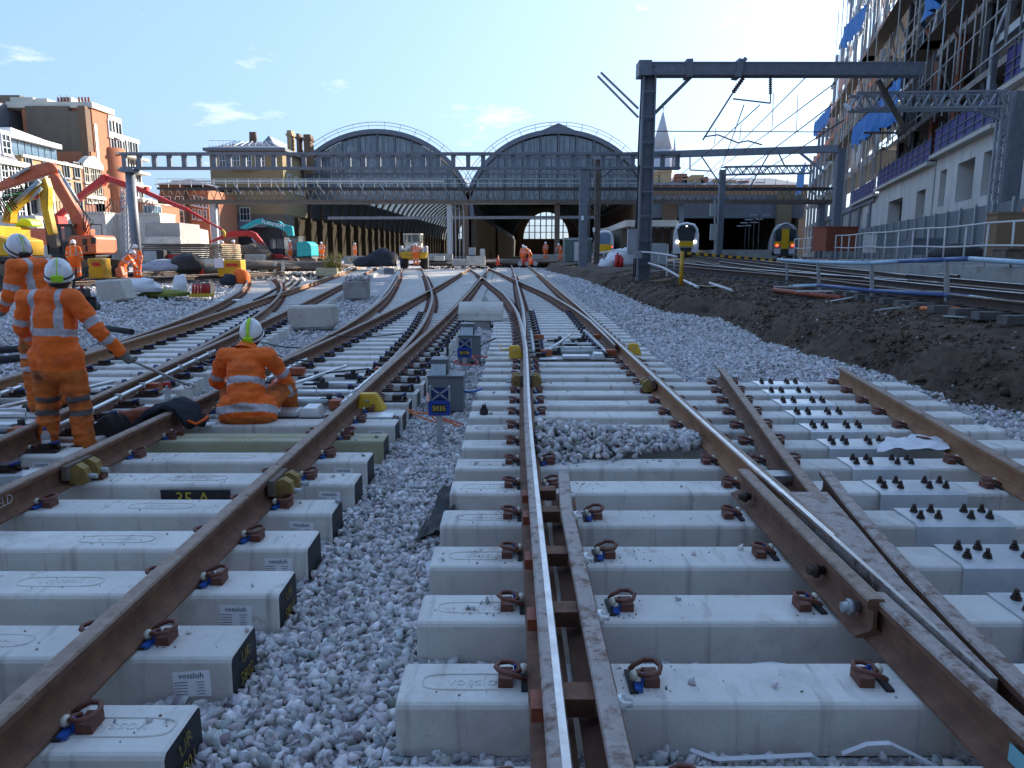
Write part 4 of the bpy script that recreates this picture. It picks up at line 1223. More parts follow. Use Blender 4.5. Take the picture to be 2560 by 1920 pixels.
# walkway gantry with railings further back
P6 = thing('signal_walkway', 'long dark walkway bridge with handrails and lattice sides in front of the station', 'bridge', at(1122, 640, 92))
x0_, x1_ = at(400, 480, 92).x, at(2075, 480, 92).x
zd, zm, zt6 = at(1000, 500, 92).z, at(1000, 472, 92).z, at(1000, 455, 92).z
mb = MB(); mb.box(x0_, x1_, 91.2, 93, zd - .45, zd); mb.build('deck', 'steel_brown', P6)
mb = MB(); mb.box(x0_, x1_, 91.25, 91.45, zm - .15, zm + .12); mb.box(x0_, x1_, 92.8, 93, zm - .15, zm + .12); mb.build('chord', 'steel_dark', P6)
mb = MB(); n = 84
for i in range(n):
    xa = x0_ + (x1_ - x0_) * i / n; xb = x0_ + (x1_ - x0_) * (i + 1) / n; xm = (xa + xb) / 2
    mb.bar((xa, 91.35, zd), (xm, 91.35, zm), .07); mb.bar((xm, 91.35, zm), (xb, 91.35, zd), .07)
mb.build('web_bars', 'steel_brown', P6)
mb = MB()
for h in (.55, 1.05): mb.box(x0_, x1_ - 20, 91.3, 91.36, zm + h, zm + h + .06)
for i in range(60):
    x = x0_ + (x1_ - x0_) * i / 59; mb.box(x - .03, x + .03, 91.3, 91.36, zm, zm + 1.1)
mb.build('handrail', 'galv_dull', P6)
for i in range(12):
    p = at(530 + 52 * i, 456, 91); q = at(552 + 52 * i, 486, 91)
    mb = MB(); mb.bar(p, q, .12); mb.build('stay', 'steel_grey', P6)
mb = MB(); mb.box(at(430, 455, 91).x, at(1105, 455, 91).x, 90.9, 91.05, zt6 - .1, zt6 + .1); mb.build('top_rail', 'galv_dull', P6)
for px, w_, m_ in [(542, .75, 'steel_pale'), (1125, .6, 'galv_dull'), (1392, .6, 'steel_brown'), (1700, .5, 'steel_grey'), (2045, .7, 'steel_grey')]:
    c = at(px, 640, 92); mb = MB(); mb.bar((c.x, 92, .6), (c.x, 92, zd - .4), w_, w_, up=(0, 1, 0)); mb.build('column', m_, P6)
for px in (556, 1132, 1140, 1150, 1160):
    c = at(px, 640, 92); mb = MB(); mb.bar((c.x, 91.6, .6), (c.x, 91.6, zd - .4), .12, .12, up=(0, 1, 0)); mb.build('cable_duct', 'steel_grey', P6)
# cross beam lower down in front of the sheds
mb = MB(); mb.bar(at(820, 545, 100), at(1500, 543, 100), .35, .35); mb.build('cross_beam', 'steel_grey', P6)

# overhead wires along the right-hand tracks
for i, (p, q, D0, D1) in enumerate([((2020, 188), (1720, 470), 31, 110), ((2090, 205), (1700, 480), 28, 110), ((1900, 262), (1640, 480), 31, 105), ((2080, 262), (1740, 500), 26, 100), ((2110, 300), (1800, 480), 26, 100), ((1860, 262), (1780, 470), 31, 95)]):
    a, b = at(*p, D0), at(*q, D1); mb = MB(); mb.tube(catenary(a, b, .3), .022, 5)
    tag(mb.build('overhead_wire', 'steel_dark'), 'thin overhead wire right of the heavy column, %s of six counted from the sky side' % ORD[i], 'wire', 'overhead wires over the right tracks')
for i, (p, q) in enumerate([((1630, 328), (2060, 330))]):
    mb = MB(); mb.tube([at(*p, 31), at(*q, 31)], .02, 5); tag(mb.build('span_wire', 'steel_dark'), 'level span wire crossing right of the heavy column', 'wire')
for i, (px, y0, y1) in enumerate([(1790, 320, 360), (1853, 310, 350), (1934, 232, 320), (1995, 236, 330)]):
    mb = MB(); mb.cyl(at(px, y0, 36), at(px - 4, y1, 36), .015, .015, 5); tag(mb.build('dropper_wire', 'steel_dark'), 'short vertical dropper wire under the heavy beam, %s from the left' % ORD[i], 'wire', 'dropper wires')

# ================================================================== STATION SHEDS
def window(parent, p, dx, w, h, nrm, cols=2, rows=2, frame='window_white', pane='glass_dark', sill=True):
    """sash window centred at p on a wall with direction dx and outward normal nrm: frame part with its pane"""
    p = Vector(p); dx = Vector(dx).normalized(); nrm = Vector(nrm).normalized(); up = Vector((0, 0, 1))
    R = Matrix((dx, nrm, up)).transposed()
    mb = MB(); t = .09
    for s in (-1, 1): mb.cbox(p + dx * s * (w / 2 - t / 2) + nrm * .03, (t, .14, h), R)
    for s in (-1, 1): mb.cbox(p + up * s * (h / 2 - t / 2) + nrm * .03, (w - 2 * t, .14, t), R)
    for i in range(1, cols): mb.cbox(p + dx * (-w / 2 + w * i / cols) + nrm * .03, (.06, .10, h - 2 * t), R)
    for j in range(1, rows): mb.cbox(p + up * (-h / 2 + h * j / rows) + nrm * .02, (w - 2 * t, .09, .06), R)
    if sill: mb.cbox(p - up * (h / 2 + .06) + nrm * .08, (w + .2, .22, .12), R)
    f = mb.build('window', frame, parent)
    mb = MB(); mb.cbox(p + nrm * .0, (w - 2 * t, .05, h - 2 * t), R)
    o = mb.build('pane', pane); o.parent = f; o.matrix_parent_inverse = Matrix.Identity(4) if parent is None else Matrix.Translation(Vector((0, 0, 0)))
    return f

def fix_sub(o, parent):          # children of a part: the part sits at its thing's inverse, so world coordinates carry over
    o.parent = parent

SD = 136.0
ZS = 8.2                         # springing of the arches
def shed(cx, label, lit):
    R0 = 16.9; Rz = at(945, 322, SD).z - ZS
    T_ = thing('train_shed', label, 'train shed', (cx, SD, .9))
    N_ = 40
    def sk(y): return .036 * (y - SD)
    def arc(r, rz, y, a0=0, a1=math.pi, n=N_):
        return [(cx + sk(y) - r * math.cos(a0 + (a1 - a0) * i / n), y, ZS + rz * math.sin(a0 + (a1 - a0) * i / n)) for i in range(n + 1)]
    # front rim
    o_, i_ = arc(R0, Rz, SD), arc(R0 - .75, Rz - .78, SD)
    mb = MB(); n = len(o_)
    vs = o_ + i_ + [(p[0], p[1] + 1.2, p[2]) for p in o_] + [(p[0], p[1] + 1.2, p[2]) for p in i_]
    fs = []
    for i in range(n - 1):
        fs += [(i, i + 1, n + i + 1, n + i), (2*n+i+1, 2*n+i, 3*n+i, 3*n+i+1), (i + 1, i, 2*n+i, 2*n+i+1), (n+i, n+i+1, 3*n+i+1, 3*n+i)]
    mb.add(vs, [q[::-1] for q in fs]); mb.build('arch_rim', 'shed_lead', T_)
    # roof: lead low down, glass strips towards the crown
    YE = 372.0
    for a0, a1, m_ in ((0, .42, 'shed_lead'), (.42, 1.15, 'shed_roofglass' if lit else 'shed_sunblock'), (1.15, math.pi - 1.15, 'shed_lead'), (math.pi - 1.15, math.pi - .42, 'shed_roofglass' if lit else 'shed_sunblock'), (math.pi - .42, math.pi, 'shed_lead')):
        a, b = arc(R0 - .4, Rz - .4, SD + 1.2, a0, a1, 10), arc(R0 - .4, Rz - .4, YE, a0, a1, 10)
        mb = MB(); mb.add(a + b, [(i, i + 1, 11 + i + 1, 11 + i) for i in range(10)], 0, True); mb.build('roof_strip', m_, T_)
    # gable glazing: mullions, transoms, panes
    zg = at(945, 500, SD).z
    def half(z):
        t = (z - ZS) / (Rz - 1.05); return (R0 - 1.0) * math.sqrt(max(0, 1 - t * t))
    nb = 10; xs = [-half(zg) + 2 * half(zg) * i / nb for i in range(nb + 1)]
    for i in range(nb + 1):
        x = xs[i]; zt_ = ZS + (Rz - 1.05) * math.sqrt(max(0, 1 - (x / (R0 - 1.0)) ** 2))
        if zt_ - zg < .3: continue
        mb = MB(); mb.box(cx + x - .11, cx + x + .11, SD + .25, SD + .7, zg, zt_ + .2); mb.build('mullion', 'shed_lead', T_)
    for zz in (zg, zg + 3.6, zg + 4.6, zg + 7.4):
        hw = half(zz); mb = MB(); mb.box(cx - hw, cx + hw, SD + .32, SD + .68, zz - .14, zz + .14); mb.build('transom', 'shed_lead', T_)
    for i in range(nb):
        a, b = xs[i] + .16, xs[i + 1] - .16
        for k in range(3):
            xa, xb = a + (b - a) * k / 3, a + (b - a) * (k + 1) / 3 - .06
            za, zb2 = [ZS + (Rz - 1.05) * math.sqrt(max(0, 1 - (x / (R0 - 1.0)) ** 2)) for x in (xa, xb)]
            if min(za, zb2) - zg < .2: continue
            mb = MB(); vs = [(cx + xa, SD + .5, zg), (cx + xb, SD + .5, zg), (cx + xb, SD + .5, zb2), (cx + xa, SD + .5, za)]
            mb.add(vs + [(p[0], p[1] + .06, p[2]) for p in vs], [(0, 1, 2, 3), (7, 6, 5, 4), (0, 4, 5, 1), (1, 5, 6, 2), (2, 6, 7, 3), (3, 7, 4, 0)]); mb.build('pane', 'shed_glass', T_)
    # crown railing
    mb = MB()
    top = arc(R0 + 1.2, Rz + 1.2, SD + .4); low = arc(R0 + .1, Rz + .1, SD + .4)
    mid = arc(R0 + .65, Rz + .65, SD + .4)
    mb.tube(top[5:-5], .06, 5); mb.tube(mid[5:-5], .05, 5)
    for i in range(5, N_ - 4, 2): mb.bar(low[i], top[i], .09)
    mb.build('roof_railing', 'galv_dull', T_)
    # inner arch ribs and side walls
    for k in range(30):
        y = SD + 4 + 7.6 * k
        mb = MB(); mb.tube(arc(R0 - 1.1, Rz - 1.1, y, n=18), .34, 5); mb.build('arch_rib', 'shed_rib', T_)
        for s in (-1, 1):
            x = cx + sk(y) + s * (R0 - 1.0)
            mb = MB(); mb.box(x - .45, x + .45, y - .5, y + .5, .8, ZS + .3); mb.build('pier', 'brick_shed', T_)
    for s in (-1, 1):
        x = cx + s * (R0 - .3)
        mb = MB(); e_ = sk(YE); mb.add([(x-.3, SD+1.2, .8), (x+.3, SD+1.2, .8), (x+.3+e_, YE, .8), (x-.3+e_, YE, .8), (x-.3, SD+1.2, ZS+.6), (x+.3, SD+1.2, ZS+.6), (x+.3+e_, YE, ZS+.6), (x-.3+e_, YE, ZS+.6)], [(0,3,2,1),(4,5,6,7),(0,1,5,4),(1,2,6,5),(2,3,7,6),(3,0,4,7)]); mb.build('side_wall', 'brick_shed', T_)
    # far end wall with its glazed lunette
    r2 = 11.0; zc2 = 9.3; cx = cx + sk(YE)
    mb = MB(); K_ = 24; vs = []; fs = []
    for i in range(K_ + 1):
        a = math.pi * i / K_
        vs += [(cx - r2 * math.cos(a), YE, zc2 + r2 * 1.15 * math.sin(a)), (cx - (R0 + .5) * math.copysign(1, math.cos(a)) * min(1, abs(math.cos(a)) * 1.5), YE, min(ZS + Rz, zc2 + 30 * math.sin(a)))]
    fs = [(2*i, 2*i+1, 2*i+3, 2*i+2) for i in range(K_)]
    mb.add(vs, fs); mb.box(cx - R0, cx + R0, YE, YE + .5, .5, zc2)
    mb.build('end_wall', 'brick_brown', T_)
    for i in range(1, 8):
        x = -r2 + 2 * r2 * i / 8; mb = MB(); mb.box(cx + x - .25, cx + x + .25, YE - .3, YE, zc2, zc2 + 1.15 * math.sqrt(r2*r2 - x*x)); mb.build('mullion', 'shed_lead', T_)
    for j in range(1, 4):
        z = zc2 + j * 3.1; hw = math.sqrt(max(0, r2*r2 - ((z - zc2) / 1.15) ** 2)); mb = MB(); mb.box(cx - hw, cx + hw, YE - .3, YE, z - .15, z + .15); mb.build('transom', 'shed_lead', T_)
    return T_
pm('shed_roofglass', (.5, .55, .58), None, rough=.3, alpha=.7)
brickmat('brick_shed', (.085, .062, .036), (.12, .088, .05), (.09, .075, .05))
pm('shed_sunblock', (.3, .33, .35), None, rough=.4, alpha=.97)  # right shed glazing made near opaque to keep sunlight off its wall
pm('shed_rib', (.16, .15, .11), (.22, .21, .15), 2, .6)
XL, XR = at(943, 400, SD).x, at(1396, 400, SD).x
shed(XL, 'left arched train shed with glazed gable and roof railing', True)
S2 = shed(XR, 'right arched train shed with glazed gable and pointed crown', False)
mb = MB(); c = at(1396, 330, SD); mb.add([(c.x - 3.6, SD - .05, c.z + .0), (c.x + 3.6, SD - .05, c.z + .0), (c.x, SD - .05, c.z + 1.5), (c.x - 3.6, SD + 3, c.z + .0), (c.x + 3.6, SD + 3, c.z + .0), (c.x, SD + 3, c.z + 1.5)], [(0, 1, 2), (5, 4, 3), (0, 2, 5, 3), (2, 1, 4, 5), (0, 3, 4, 1)]); mb.build('crown_gable', 'shed_lead', S2)
mb = MB(); c = at(1163, 560, SD); mb.box(c.x - .6, c.x + .6, SD - .4, SD + 2, .6, ZS + 3); tag(mb.build('brick_pier', 'brick_brown'), 'red brown brick pier standing between the two train sheds', 'pier')

# ------------------------------------------------------------------ ochre brick station building
def hip_roof(mb, x0, x1, y0, y1, z0, z1, ov=.5):
    x0 -= ov; x1 += ov; y0 -= ov; y1 += ov
    d = min(x1 - x0, y1 - y0) / 2
    if x1 - x0 >= y1 - y0: a, b = (x0 + d, (y0 + y1) / 2, z1), (x1 - d, (y0 + y1) / 2, z1)
    else: a, b = ((x0 + x1) / 2, y0 + d, z1), ((x0 + x1) / 2, y1 - d, z1)
    vs = [(x0, y0, z0), (x1, y0, z0), (x1, y1, z0), (x0, y1, z0), a, b]
    if x1 - x0 >= y1 - y0: fs = [(0, 1, 5, 4), (1, 2, 5), (2, 3, 4, 5), (3, 0, 4), (0, 3, 2, 1)]
    else: fs = [(0, 1, 4), (1, 2, 5, 4), (2, 3, 5), (3, 0, 4, 5), (0, 3, 2, 1)]
    mb.add(vs, fs)
O_ = thing('station_building', 'ochre brick station building with slate hipped roof left of the sheds', 'building', at(610, 620, 120))
y0 = 120.0; xa, xb = at(524, 400, y0).x, at(706, 400, y0).x; ze = at(600, 378, y0).z
mb = MB(); mb.box(xa, xb, y0, y0 + 13, 8.0, ze); mb.build('wall', 'brick_ochre', O_)
mb = MB(); mb.box(xa, xb, y0 - .02, y0 + 5, .5, 8.0); mb.build('wall', 'brick_grey', O_)  # darker brick puts the shade on the lower wall into the colour
mb = MB(); mb.box(xa - .7, xb + .7, y0 - .7, y0 + 13.7, ze, ze + .45); mb.build('cornice', 'shed_lead', O_)
rb = MB(); hip_roof(rb, xa, xb, y0, y0 + 13, ze + .45, at(633, 340, y0).z); rf = rb.build('roof', 'slate', O_)
mb = MB()
for i in range(9):
    t = i / 8; mb.bar((xa + .5 + (xb - xa - 1) * t, y0 + .6, ze + .6), (xa + 3 + (xb - xa - 6) * t, y0 + 3.5, ze + 2.0), .12)
mb.build('roof_ribs', 'galv_dull', rf)
mb = MB()
for i in range(8): x = xa + (xb - xa) * i * .05; mb.bar((x, y0 + .3, ze + .4), (x, y0 + .3, ze + 1.6), .06)
mb.bar((xa, y0 + .3, ze + 1.6), (xa + 4.2, y0 + .3, ze + 1.6), .06); mb.build('roof_railing', 'galv_dull', O_)
for px, py0, py1, w_ in [(628, 342, 330, .5), (637, 342, 330, .5)]:
    a = at(px, py0, y0 + 5); mb = MB(); mb.cyl((a.x, a.y, a.z - 1), (a.x, a.y, at(px, py1, y0 + 5).z), .35, .3, 8); mb.build('chimney_pot', 'brick_brown', rf)
for px, py in ((588, 402), (618, 402), (560, 402), (650, 402)):
    window(O_, (at(px, py, y0).x, y0 - .02, at(px, py, y0).z), (1, 0, 0), 1.5, 2.0, (0, -1, 0), 3, 2)
for px, py in ((613, 535),): window(O_, (at(px, py, y0).x, y0 - .04, at(px, py, y0).z), (1, 0, 0), 1.6, 2.0, (0, -1, 0), 3, 2)
mb = MB(); a, b = at(580, 422, y0), at(640, 426, y0); mb.box(a.x, b.x, y0 - .5, y0, b.z, a.z); mb.build('ledge', 'stone_trim', O_)
for yy in (123, 127, 130.5): window(O_, (xb + .02, yy, 13), (0, 1, 0), 1.6, 2.6, (1, 0, 0), 2, 3)
mb = MB(); a, b = at(585, 552, 119), at(700, 600, 119); mb.box(a.x, b.x, 119.5, 119.96, 1.2, a.z - 1.0); mb.build('doorway', 'plant_dark', O_)
mb = MB(); mb.box(a.x, b.x - 2, 118.6, 120, a.z - 1.0, a.z - .1); mb.build('canopy', 'steel_grey', O_)
# rear range with its chimneys
O2 = thing('station_building', 'slate roofed rear range with three tall chimneys beside the left shed', 'building', at(760, 450, 140))
xa2, xb2 = at(645, 380, 134).x, at(690, 380, 134).x
mb = MB(); mb.box(xa2, xb2, 134, 150, .5, at(700, 380, 134).z); mb.build('wall', 'brick_ochre', O2)
mb = MB(); hip_roof(mb, xa2, xb2, 134, 150, at(700, 380, 134).z, at(700, 348, 140).z); mb.build('roof', 'slate', O2)
for px, y0_, y1_, w_, m_ in [(730, 400, 328, .75, 'brick_tan'), (751, 400, 336, .5, 'brick_brown'), (773, 390, 338, 1.15, 'brick_brown')]:
    a, b = at(px, y0_, 131), at(px, y1_, 131); mb = MB(); mb.box(a.x - w_ / 2, a.x + w_ / 2, 130, 132, a.z - 3, b.z); mb.box(a.x - w_ / 2 - .15, a.x + w_ / 2 + .15, 129.85, 132.15, b.z - .9, b.z - .5); mb.build('chimney', m_, O2)

# ------------------------------------------------------------------ the street of houses on the left
XS = -45.0
def sd(px): return 45 * 1870 / (1280 - px) * 1.04
def sz(px, py): return at(px, py, sd(px)).z
def street(name, label, px0, px1, pyt, mat, ztop=None, depth=12, x=XS):
    d0, d1 = sd(px0), sd(px1); k = x / XS
    d0 *= k; d1 *= k
    zt_ = ztop if ztop else at((px0 + px1) / 2, pyt, (d0 + d1) / 2).z
    t = thing(name, label, 'building', (x, (d0 + d1) / 2, 3))
    mb = MB(); mb.box(x - depth, x, d0, d1, 1, zt_); mb.build('wall', mat, t)
    return t, d0, d1, zt_
def swin(t, px, py, w, h, x=XS, cols=2, rows=2, frame='window_white', pane='glass_sky'):
    d = sd(px) * x / XS; z = at(px, py, d).z
    return window(t, (x + .02, d, z), (0, 1, 0), w, h, (1, 0, 0), cols, rows, frame, pane)

h1, d0, d1, zt1 = street('town_house', 'white rendered townhouse with mansard and dormer at the left edge', -60, 61, 405, 'render_white')
mb = MB(); mb.box(XS - .2, XS + .35, d0, d1, zt1 - .2, zt1 + .25); mb.build('cornice', 'stone_trim', h1)
mb = MB(); zr = zt1 + .25; mb.add([(XS, d0, zr), (XS, d1 - 1, zr), (XS - 2.2, d1 - 1, zr + 3.2), (XS - 2.2, d0, zr + 3.2), (XS - 11, d0, zr), (XS - 11, d1 - 1, zr), (XS - 9, d1 - 1, zr + 3.2), (XS - 9, d0, zr + 3.2)], [(0, 1, 2, 3), (3, 2, 6, 7), (4, 7, 6, 5), (1, 5, 6, 2), (0, 3, 7, 4)]); mb.build('mansard_roof', 'slate', h1)
dm = sd(22); mb = MB(); mb.box(XS - 2, XS - .3, dm - .8, dm + .8, zr + .3, zr + 2.6); mb.build('dormer', 'render_white', h1)
window(h1, (XS - .28, dm, zr + 1.4), (0, 1, 0), 1.2, 1.8, (1, 0, 0), 2, 3)
for px in (-25, 2, 20, 35):
    for py in (435, 478, 520): swin(h1, px, py, 1.0, 1.7, rows=3, pane='glass_dark')
h2, d0, d1, zt2 = street('apartment_block', 'white and grey modern block behind the townhouse at the left edge', -70, 64, 255, 'render_white', x=-54)
mb = MB(); mb.box(-60, -53.9, d0, d1 + .2, zt2 - 2.2, zt2 + .05); mb.build('parapet', 'shed_lead', h2)
for px, py in ((8, 312), (36, 311), (-30, 313)):
    d = sd(px) * 1.2; window(h2, (-53.98, d, at(px, py, d).z), (0, 1, 0), 1.6, 2.2, (1, 0, 0), 1, 1, 'steel_grey', 'glass_sky')
    mb = MB(); mb.bar((-53.5, d - 2, at(px, py, d).z - 1), (-53.5, d + 2, at(px, py, d).z - 1), .08); mb.build('balcony_rail', 'steel_grey', h2)
h3, d0, d1, zt3_ = street('office_block', 'tan brick block with curved white glazed penthouse', 50, 197, 404, 'brick_tan')
zp = zt3_
for k in range(7):
    a = d0 + .4 + (d1 - d0 - 2.5) * k / 7; b = d0 + .4 + (d1 - d0 - 2.5) * (k + 1) / 7 - .12
    mb = MB(); mb.box(XS - 1.2, XS - 1.1, a, b, zp, zp + 1.5); mb.build('penthouse_pane', 'glass_sky', h3)
mb = MB(); mb.box(XS - 8, XS - 1.25, d0, d1 - 2.2, zp, zp + 1.5); mb.build('penthouse', 'cabinet_grey', h3)
mb = MB(); mb.prism([(d0 - .3, zp + 1.55), (d1 - 2.2, zp + 1.5), (d1 - 2.2, zp + 1.95), ((d0 + d1) / 2, zp + 2.0), (d0 - .3, zp + 2.4)], 'x', XS - 8, XS - .5); mb.build('penthouse_roof', 'render_white', h3)
mb = MB(); mb.box(XS - .2, XS + .2, d0, d1, zp - .15, zp + .12); mb.build('parapet', 'stone_trim', h3)
mb = MB(); mb.box(XS, XS + 1.0, sd(76), sd(97), 2, zp - 1.4); mb.build('bay', 'render_cream', h3)
for px in (65, 108, 158, 184):
    for py in (412, 425, 475, 515):
        if py == 412 and px > 90: continue
        if py == 425 and px < 90: continue
        swin(h3, px, py, 1.05, 1.6, cols=2, rows=1, frame='steel_grey', pane='glass_dark')
mb = MB(); mb.box(XS, XS + .06, sd(150), sd(182), 2, zp - 5); mb.build('white_panel', 'render_white', h3)
h4, d0, d1, zt4_ = street('town_house', 'small red brick house with curved cream gable between two taller blocks', 198, 248, 412, 'brick_red')
mb = MB(); n = 10
pts = [(d0, zt4_ - .01)] + [(d0 + (d1 - d0) * i / n, zt4_ + .9 * math.sin(math.pi * i / n)) for i in range(n + 1)] + [(d1, zt4_ - .01)]
mb.prism(pts, 'x', XS - .4, XS + .3); mb.build('gable', 'stone_trim', h4)
for zz in (zt4_ - .2, zt4_ - 3.4, zt4_ - 6.5): mb = MB(); mb.box(XS - .1, XS + .25, d0, d1, zz - .18, zz + .18); mb.build('stone_band', 'stone_trim', h4)
for px in (208, 222, 238):
    for py in (435, 485): swin(h4, px, py, .9, 1.8, rows=2, frame='stone_trim', pane='glass_dark')
h5, d0, d1, zt5_ = street('apartment_block', 'dark grey brick block with bare side wall and chimney stacks', 62, 230, 268, 'brick_grey', x=-57.5, depth=10)
t5 = h5
# its bare party walls facing down the line
D5 = 82.8
for (pa, pb, py, m_) in ((62, 170, 265, 'brick_grey'), (170, 222, 278, 'brick_grey'), (193, 217, 264, 'brick_brown')):
    dd_ = {265: .6, 278: .3, 264: 0}[py]; a, b = at(pa, py, D5 + dd_), at(pb, py, D5 + dd_); mb = MB(); mb.box(a.x, min(b.x, XS - .12 - dd_ * .2), a.y, a.y + 6 + dd_, 3 + dd_, a.z); mb.build('party_wall', m_, t5)
for pa, pb, p0, p1 in ((54, 112, 268, 252), (114, 145, 268, 255), (180, 205, 268, 252)):
    a, b = at(pa, p1, 88), at(pb, p0, 88); mb = MB(); mb.box(a.x, b.x, 86, 90, b.z - 1, a.z); mb.build('roof_box', 'render_cream', t5)
for i in range(8):
    px = 147 + 8 * i + (20 if i > 3 else 0); a = at(px, 262, 86); mb = MB(); mb.cyl(a, a + Vector((0, 0, .8)), .14, .12, 6); mb.build('chimney_pot', 'brick_red', t5)
mb = MB()
for i in range(7):
    a = at(148 + 3 * i, 256, 87); mb.cyl(a, a + Vector((random.uniform(-.15, .15), 0, random.uniform(.5, .8))), .03, .03, 4)
mb.build('aerial', 'steel_dark', t5)
h6, d0, d1, zt6_ = street('apartment_block', 'orange brick block with cream bands and stepped balconies on the left', 226, 347, 300, 'brick_orange', ztop=sz(280, 392))
ztall = at(250, 277, 85.5).z
mb = MB(); mb.box(XS - 7.5, XS - .02, 83.9, sd(274) + 1.2, 1.2, ztall); mb.build('tall_wing', 'brick_orange', h6)
mb = MB(); mb.box(XS - 9, XS + .2, 83.7, sd(274) + 1.3, ztall, ztall + .6); mb.build('cornice', 'render_cream', h6)
mb = MB(); mb.box(XS, XS + .06, sd(242) - .25, sd(242) + .25, sz(242, 410), sz(242, 310)); mb.build('stair_window', 'galv_dull', h6)
for k, (pa, pb, pt, pb2) in enumerate([(275, 304, 303, 336), (275, 345, 350, 392)]):
    d_a, d_b = sd(pa), sd(pb); mb = MB(); mb.box(XS - 9, XS - .3 - k * .2, d_a, d_b, sz(pa, 395), sz((pa + pb) / 2, pt)); mb.build('upper_storey', 'render_cream' if k == 0 else 'brick_orange', h6)
    mb = MB(); mb.box(XS - 9.2, XS + .1, d_a, d_b + .2, sz((pa + pb) / 2, pt), sz((pa + pb) / 2, pt) + .5); mb.build('roof_edge', 'render_cream', h6)
for px, py in ((281, 322), (290, 325), (298, 328), (283, 358), (297, 364), (310, 368), (322, 372), (335, 376), (312, 405), (325, 410), (337, 412), (312, 440), (325, 445), (337, 446), (312, 472), (328, 474), (340, 476)):
    swin(h6, px, py, 1.4, 1.9, frame='render_white', cols=2, rows=1, pane='glass_dark')
for py in (392, 428, 462, 495, 520):
    for (pa, pb) in ((272, 347),):
        z = sz(310, py); mb = MB(); mb.box(XS - .1, XS + 1.12, sd(pa), sd(pb), z - .14, z + .14); mb.build('stone_band', 'render_cream', h6)
mb = MB(); mb.cyl((XS - .4, sd(284), 1.5), (XS - .4, sd(284), sz(284, 372)), 1.5, 1.5, 16); mb.build('round_bay', 'brick_orange', h6)
for px in (355, 378): swin(h6, px, 545, 2.2, 3.0, x=-43.0, frame='render_white', cols=2, rows=1)
mb = MB(); mb.box(XS - 6, -43.02, sd(345) * .955, sd(397), 1, sz(370, 515)); mb.build('low_wing', 'brick_orange', h6)
mb = MB(); mb.box(XS - 6, -42.9, sd(345) * .955 - .1, sd(397) + .1, sz(370, 515), sz(370, 515) + .4); mb.build('low_cornice', 'render_cream', h6)
# brown brick house behind the walkway
h7 = thing('town_house', 'brown brick house with white windows and slate roof behind the walkway', 'building', at(450, 600, 106))
a, b = at(398, 462, 106), at(470, 620, 106); c = at(520, 620, 106)
mb = MB(); mb.box(a.x, b.x, 106, 118, 1, a.z); mb.build('wall', 'brick_brown', h7)
mb = MB(); mb.box(b.x, b.x + 2.8, 107.2, 118, 1, a.z - .5); mb.build('lit_side_wall', 'brick_orange', h7)  # orange brick puts the sunlight on the side wall into the colour
mb = MB(); hip_roof(mb, a.x, b.x + 2.8, 106, 118, a.z, a.z + 1.1); mb.build('roof', 'slate', h7)
for px, py in ((418, 540), (450, 540), (418, 508), (450, 508)): q = at(px, py, 106); window(h7, (q.x, 105.98, q.z), (1, 0, 0), 1.2, 1.9, (0, -1, 0), 2, 2)
for px, py in ((482, 500), (492, 502), (502, 504), (512, 506), (485, 535), (500, 537), (513, 538)): q = at(px, py, 107.2); window(h7, (q.x, 107.18, q.z), (1, 0, 0), .5, 1.4, (0, -1, 0), 1, 2)
# retaining walls
rw = thing('retaining_wall', 'pale concrete retaining wall below the street on the left', 'wall', at(280, 600, 66))
for k, (pa, pb, py) in enumerate([(-40, 90, 545), (92, 160, 540), (161, 262, 535), (264, 400, 538)]):
    a, b = at(pa, py, 62 + k * 2), at(pb, py, 62 + k * 2); mb = MB(); mb.box(a.x, b.x, a.y, a.y + 3, .4, a.z); mb.box(a.x, b.x, a.y - .1, a.y + 3.1, a.z, a.z + .2); mb.build('wall_length', 'concrete_pale', rw)
for i in range(34):
    a = at(120 + 8 * i, 536, 64); mb = MB(); mb.bar(a, a + Vector((0, 0, 1.1)), .05); mb.build('railing_post', 'steel_dark', rw)
rw2 = thing('retaining_wall', 'weathered grey concrete abutment beside the tall round column', 'wall', at(440, 610, 70))
a, b = at(375, 558, 68), at(462, 610, 68); mb = MB(); mb.prism([(a.x - .6, .5), (b.x, .5), (b.x, a.z), (a.x, a.z)], 'y', 67.2, 71.5); mb.build('block', 'concrete', rw2)
a, b = at(462, 560, 68.5), at(500, 575, 76)
mb = MB(); mb.add([(a.x, 67.25, .5), (b.x, 78, .5), (b.x, 78, b.z), (a.x, 67.25, a.z - .01), (a.x - 3, 72, .5), (b.x - 3, 80, .5), (b.x - 3, 80, b.z), (a.x - 3, 72, a.z)], [(0, 1, 2, 3), (7, 6, 5, 4), (3, 2, 6, 7), (0, 3, 7, 4), (1, 5, 6, 2)]); mb.build('wing', 'concrete_pale', rw2)
mb = MB(); a = at(372, 592, 67.8); b = at(462, 592, 67.8); mb.box(a.x, b.x, 66.9, 67.18, .5, a.z); mb.build('plinth', 'concrete_pale', rw2)

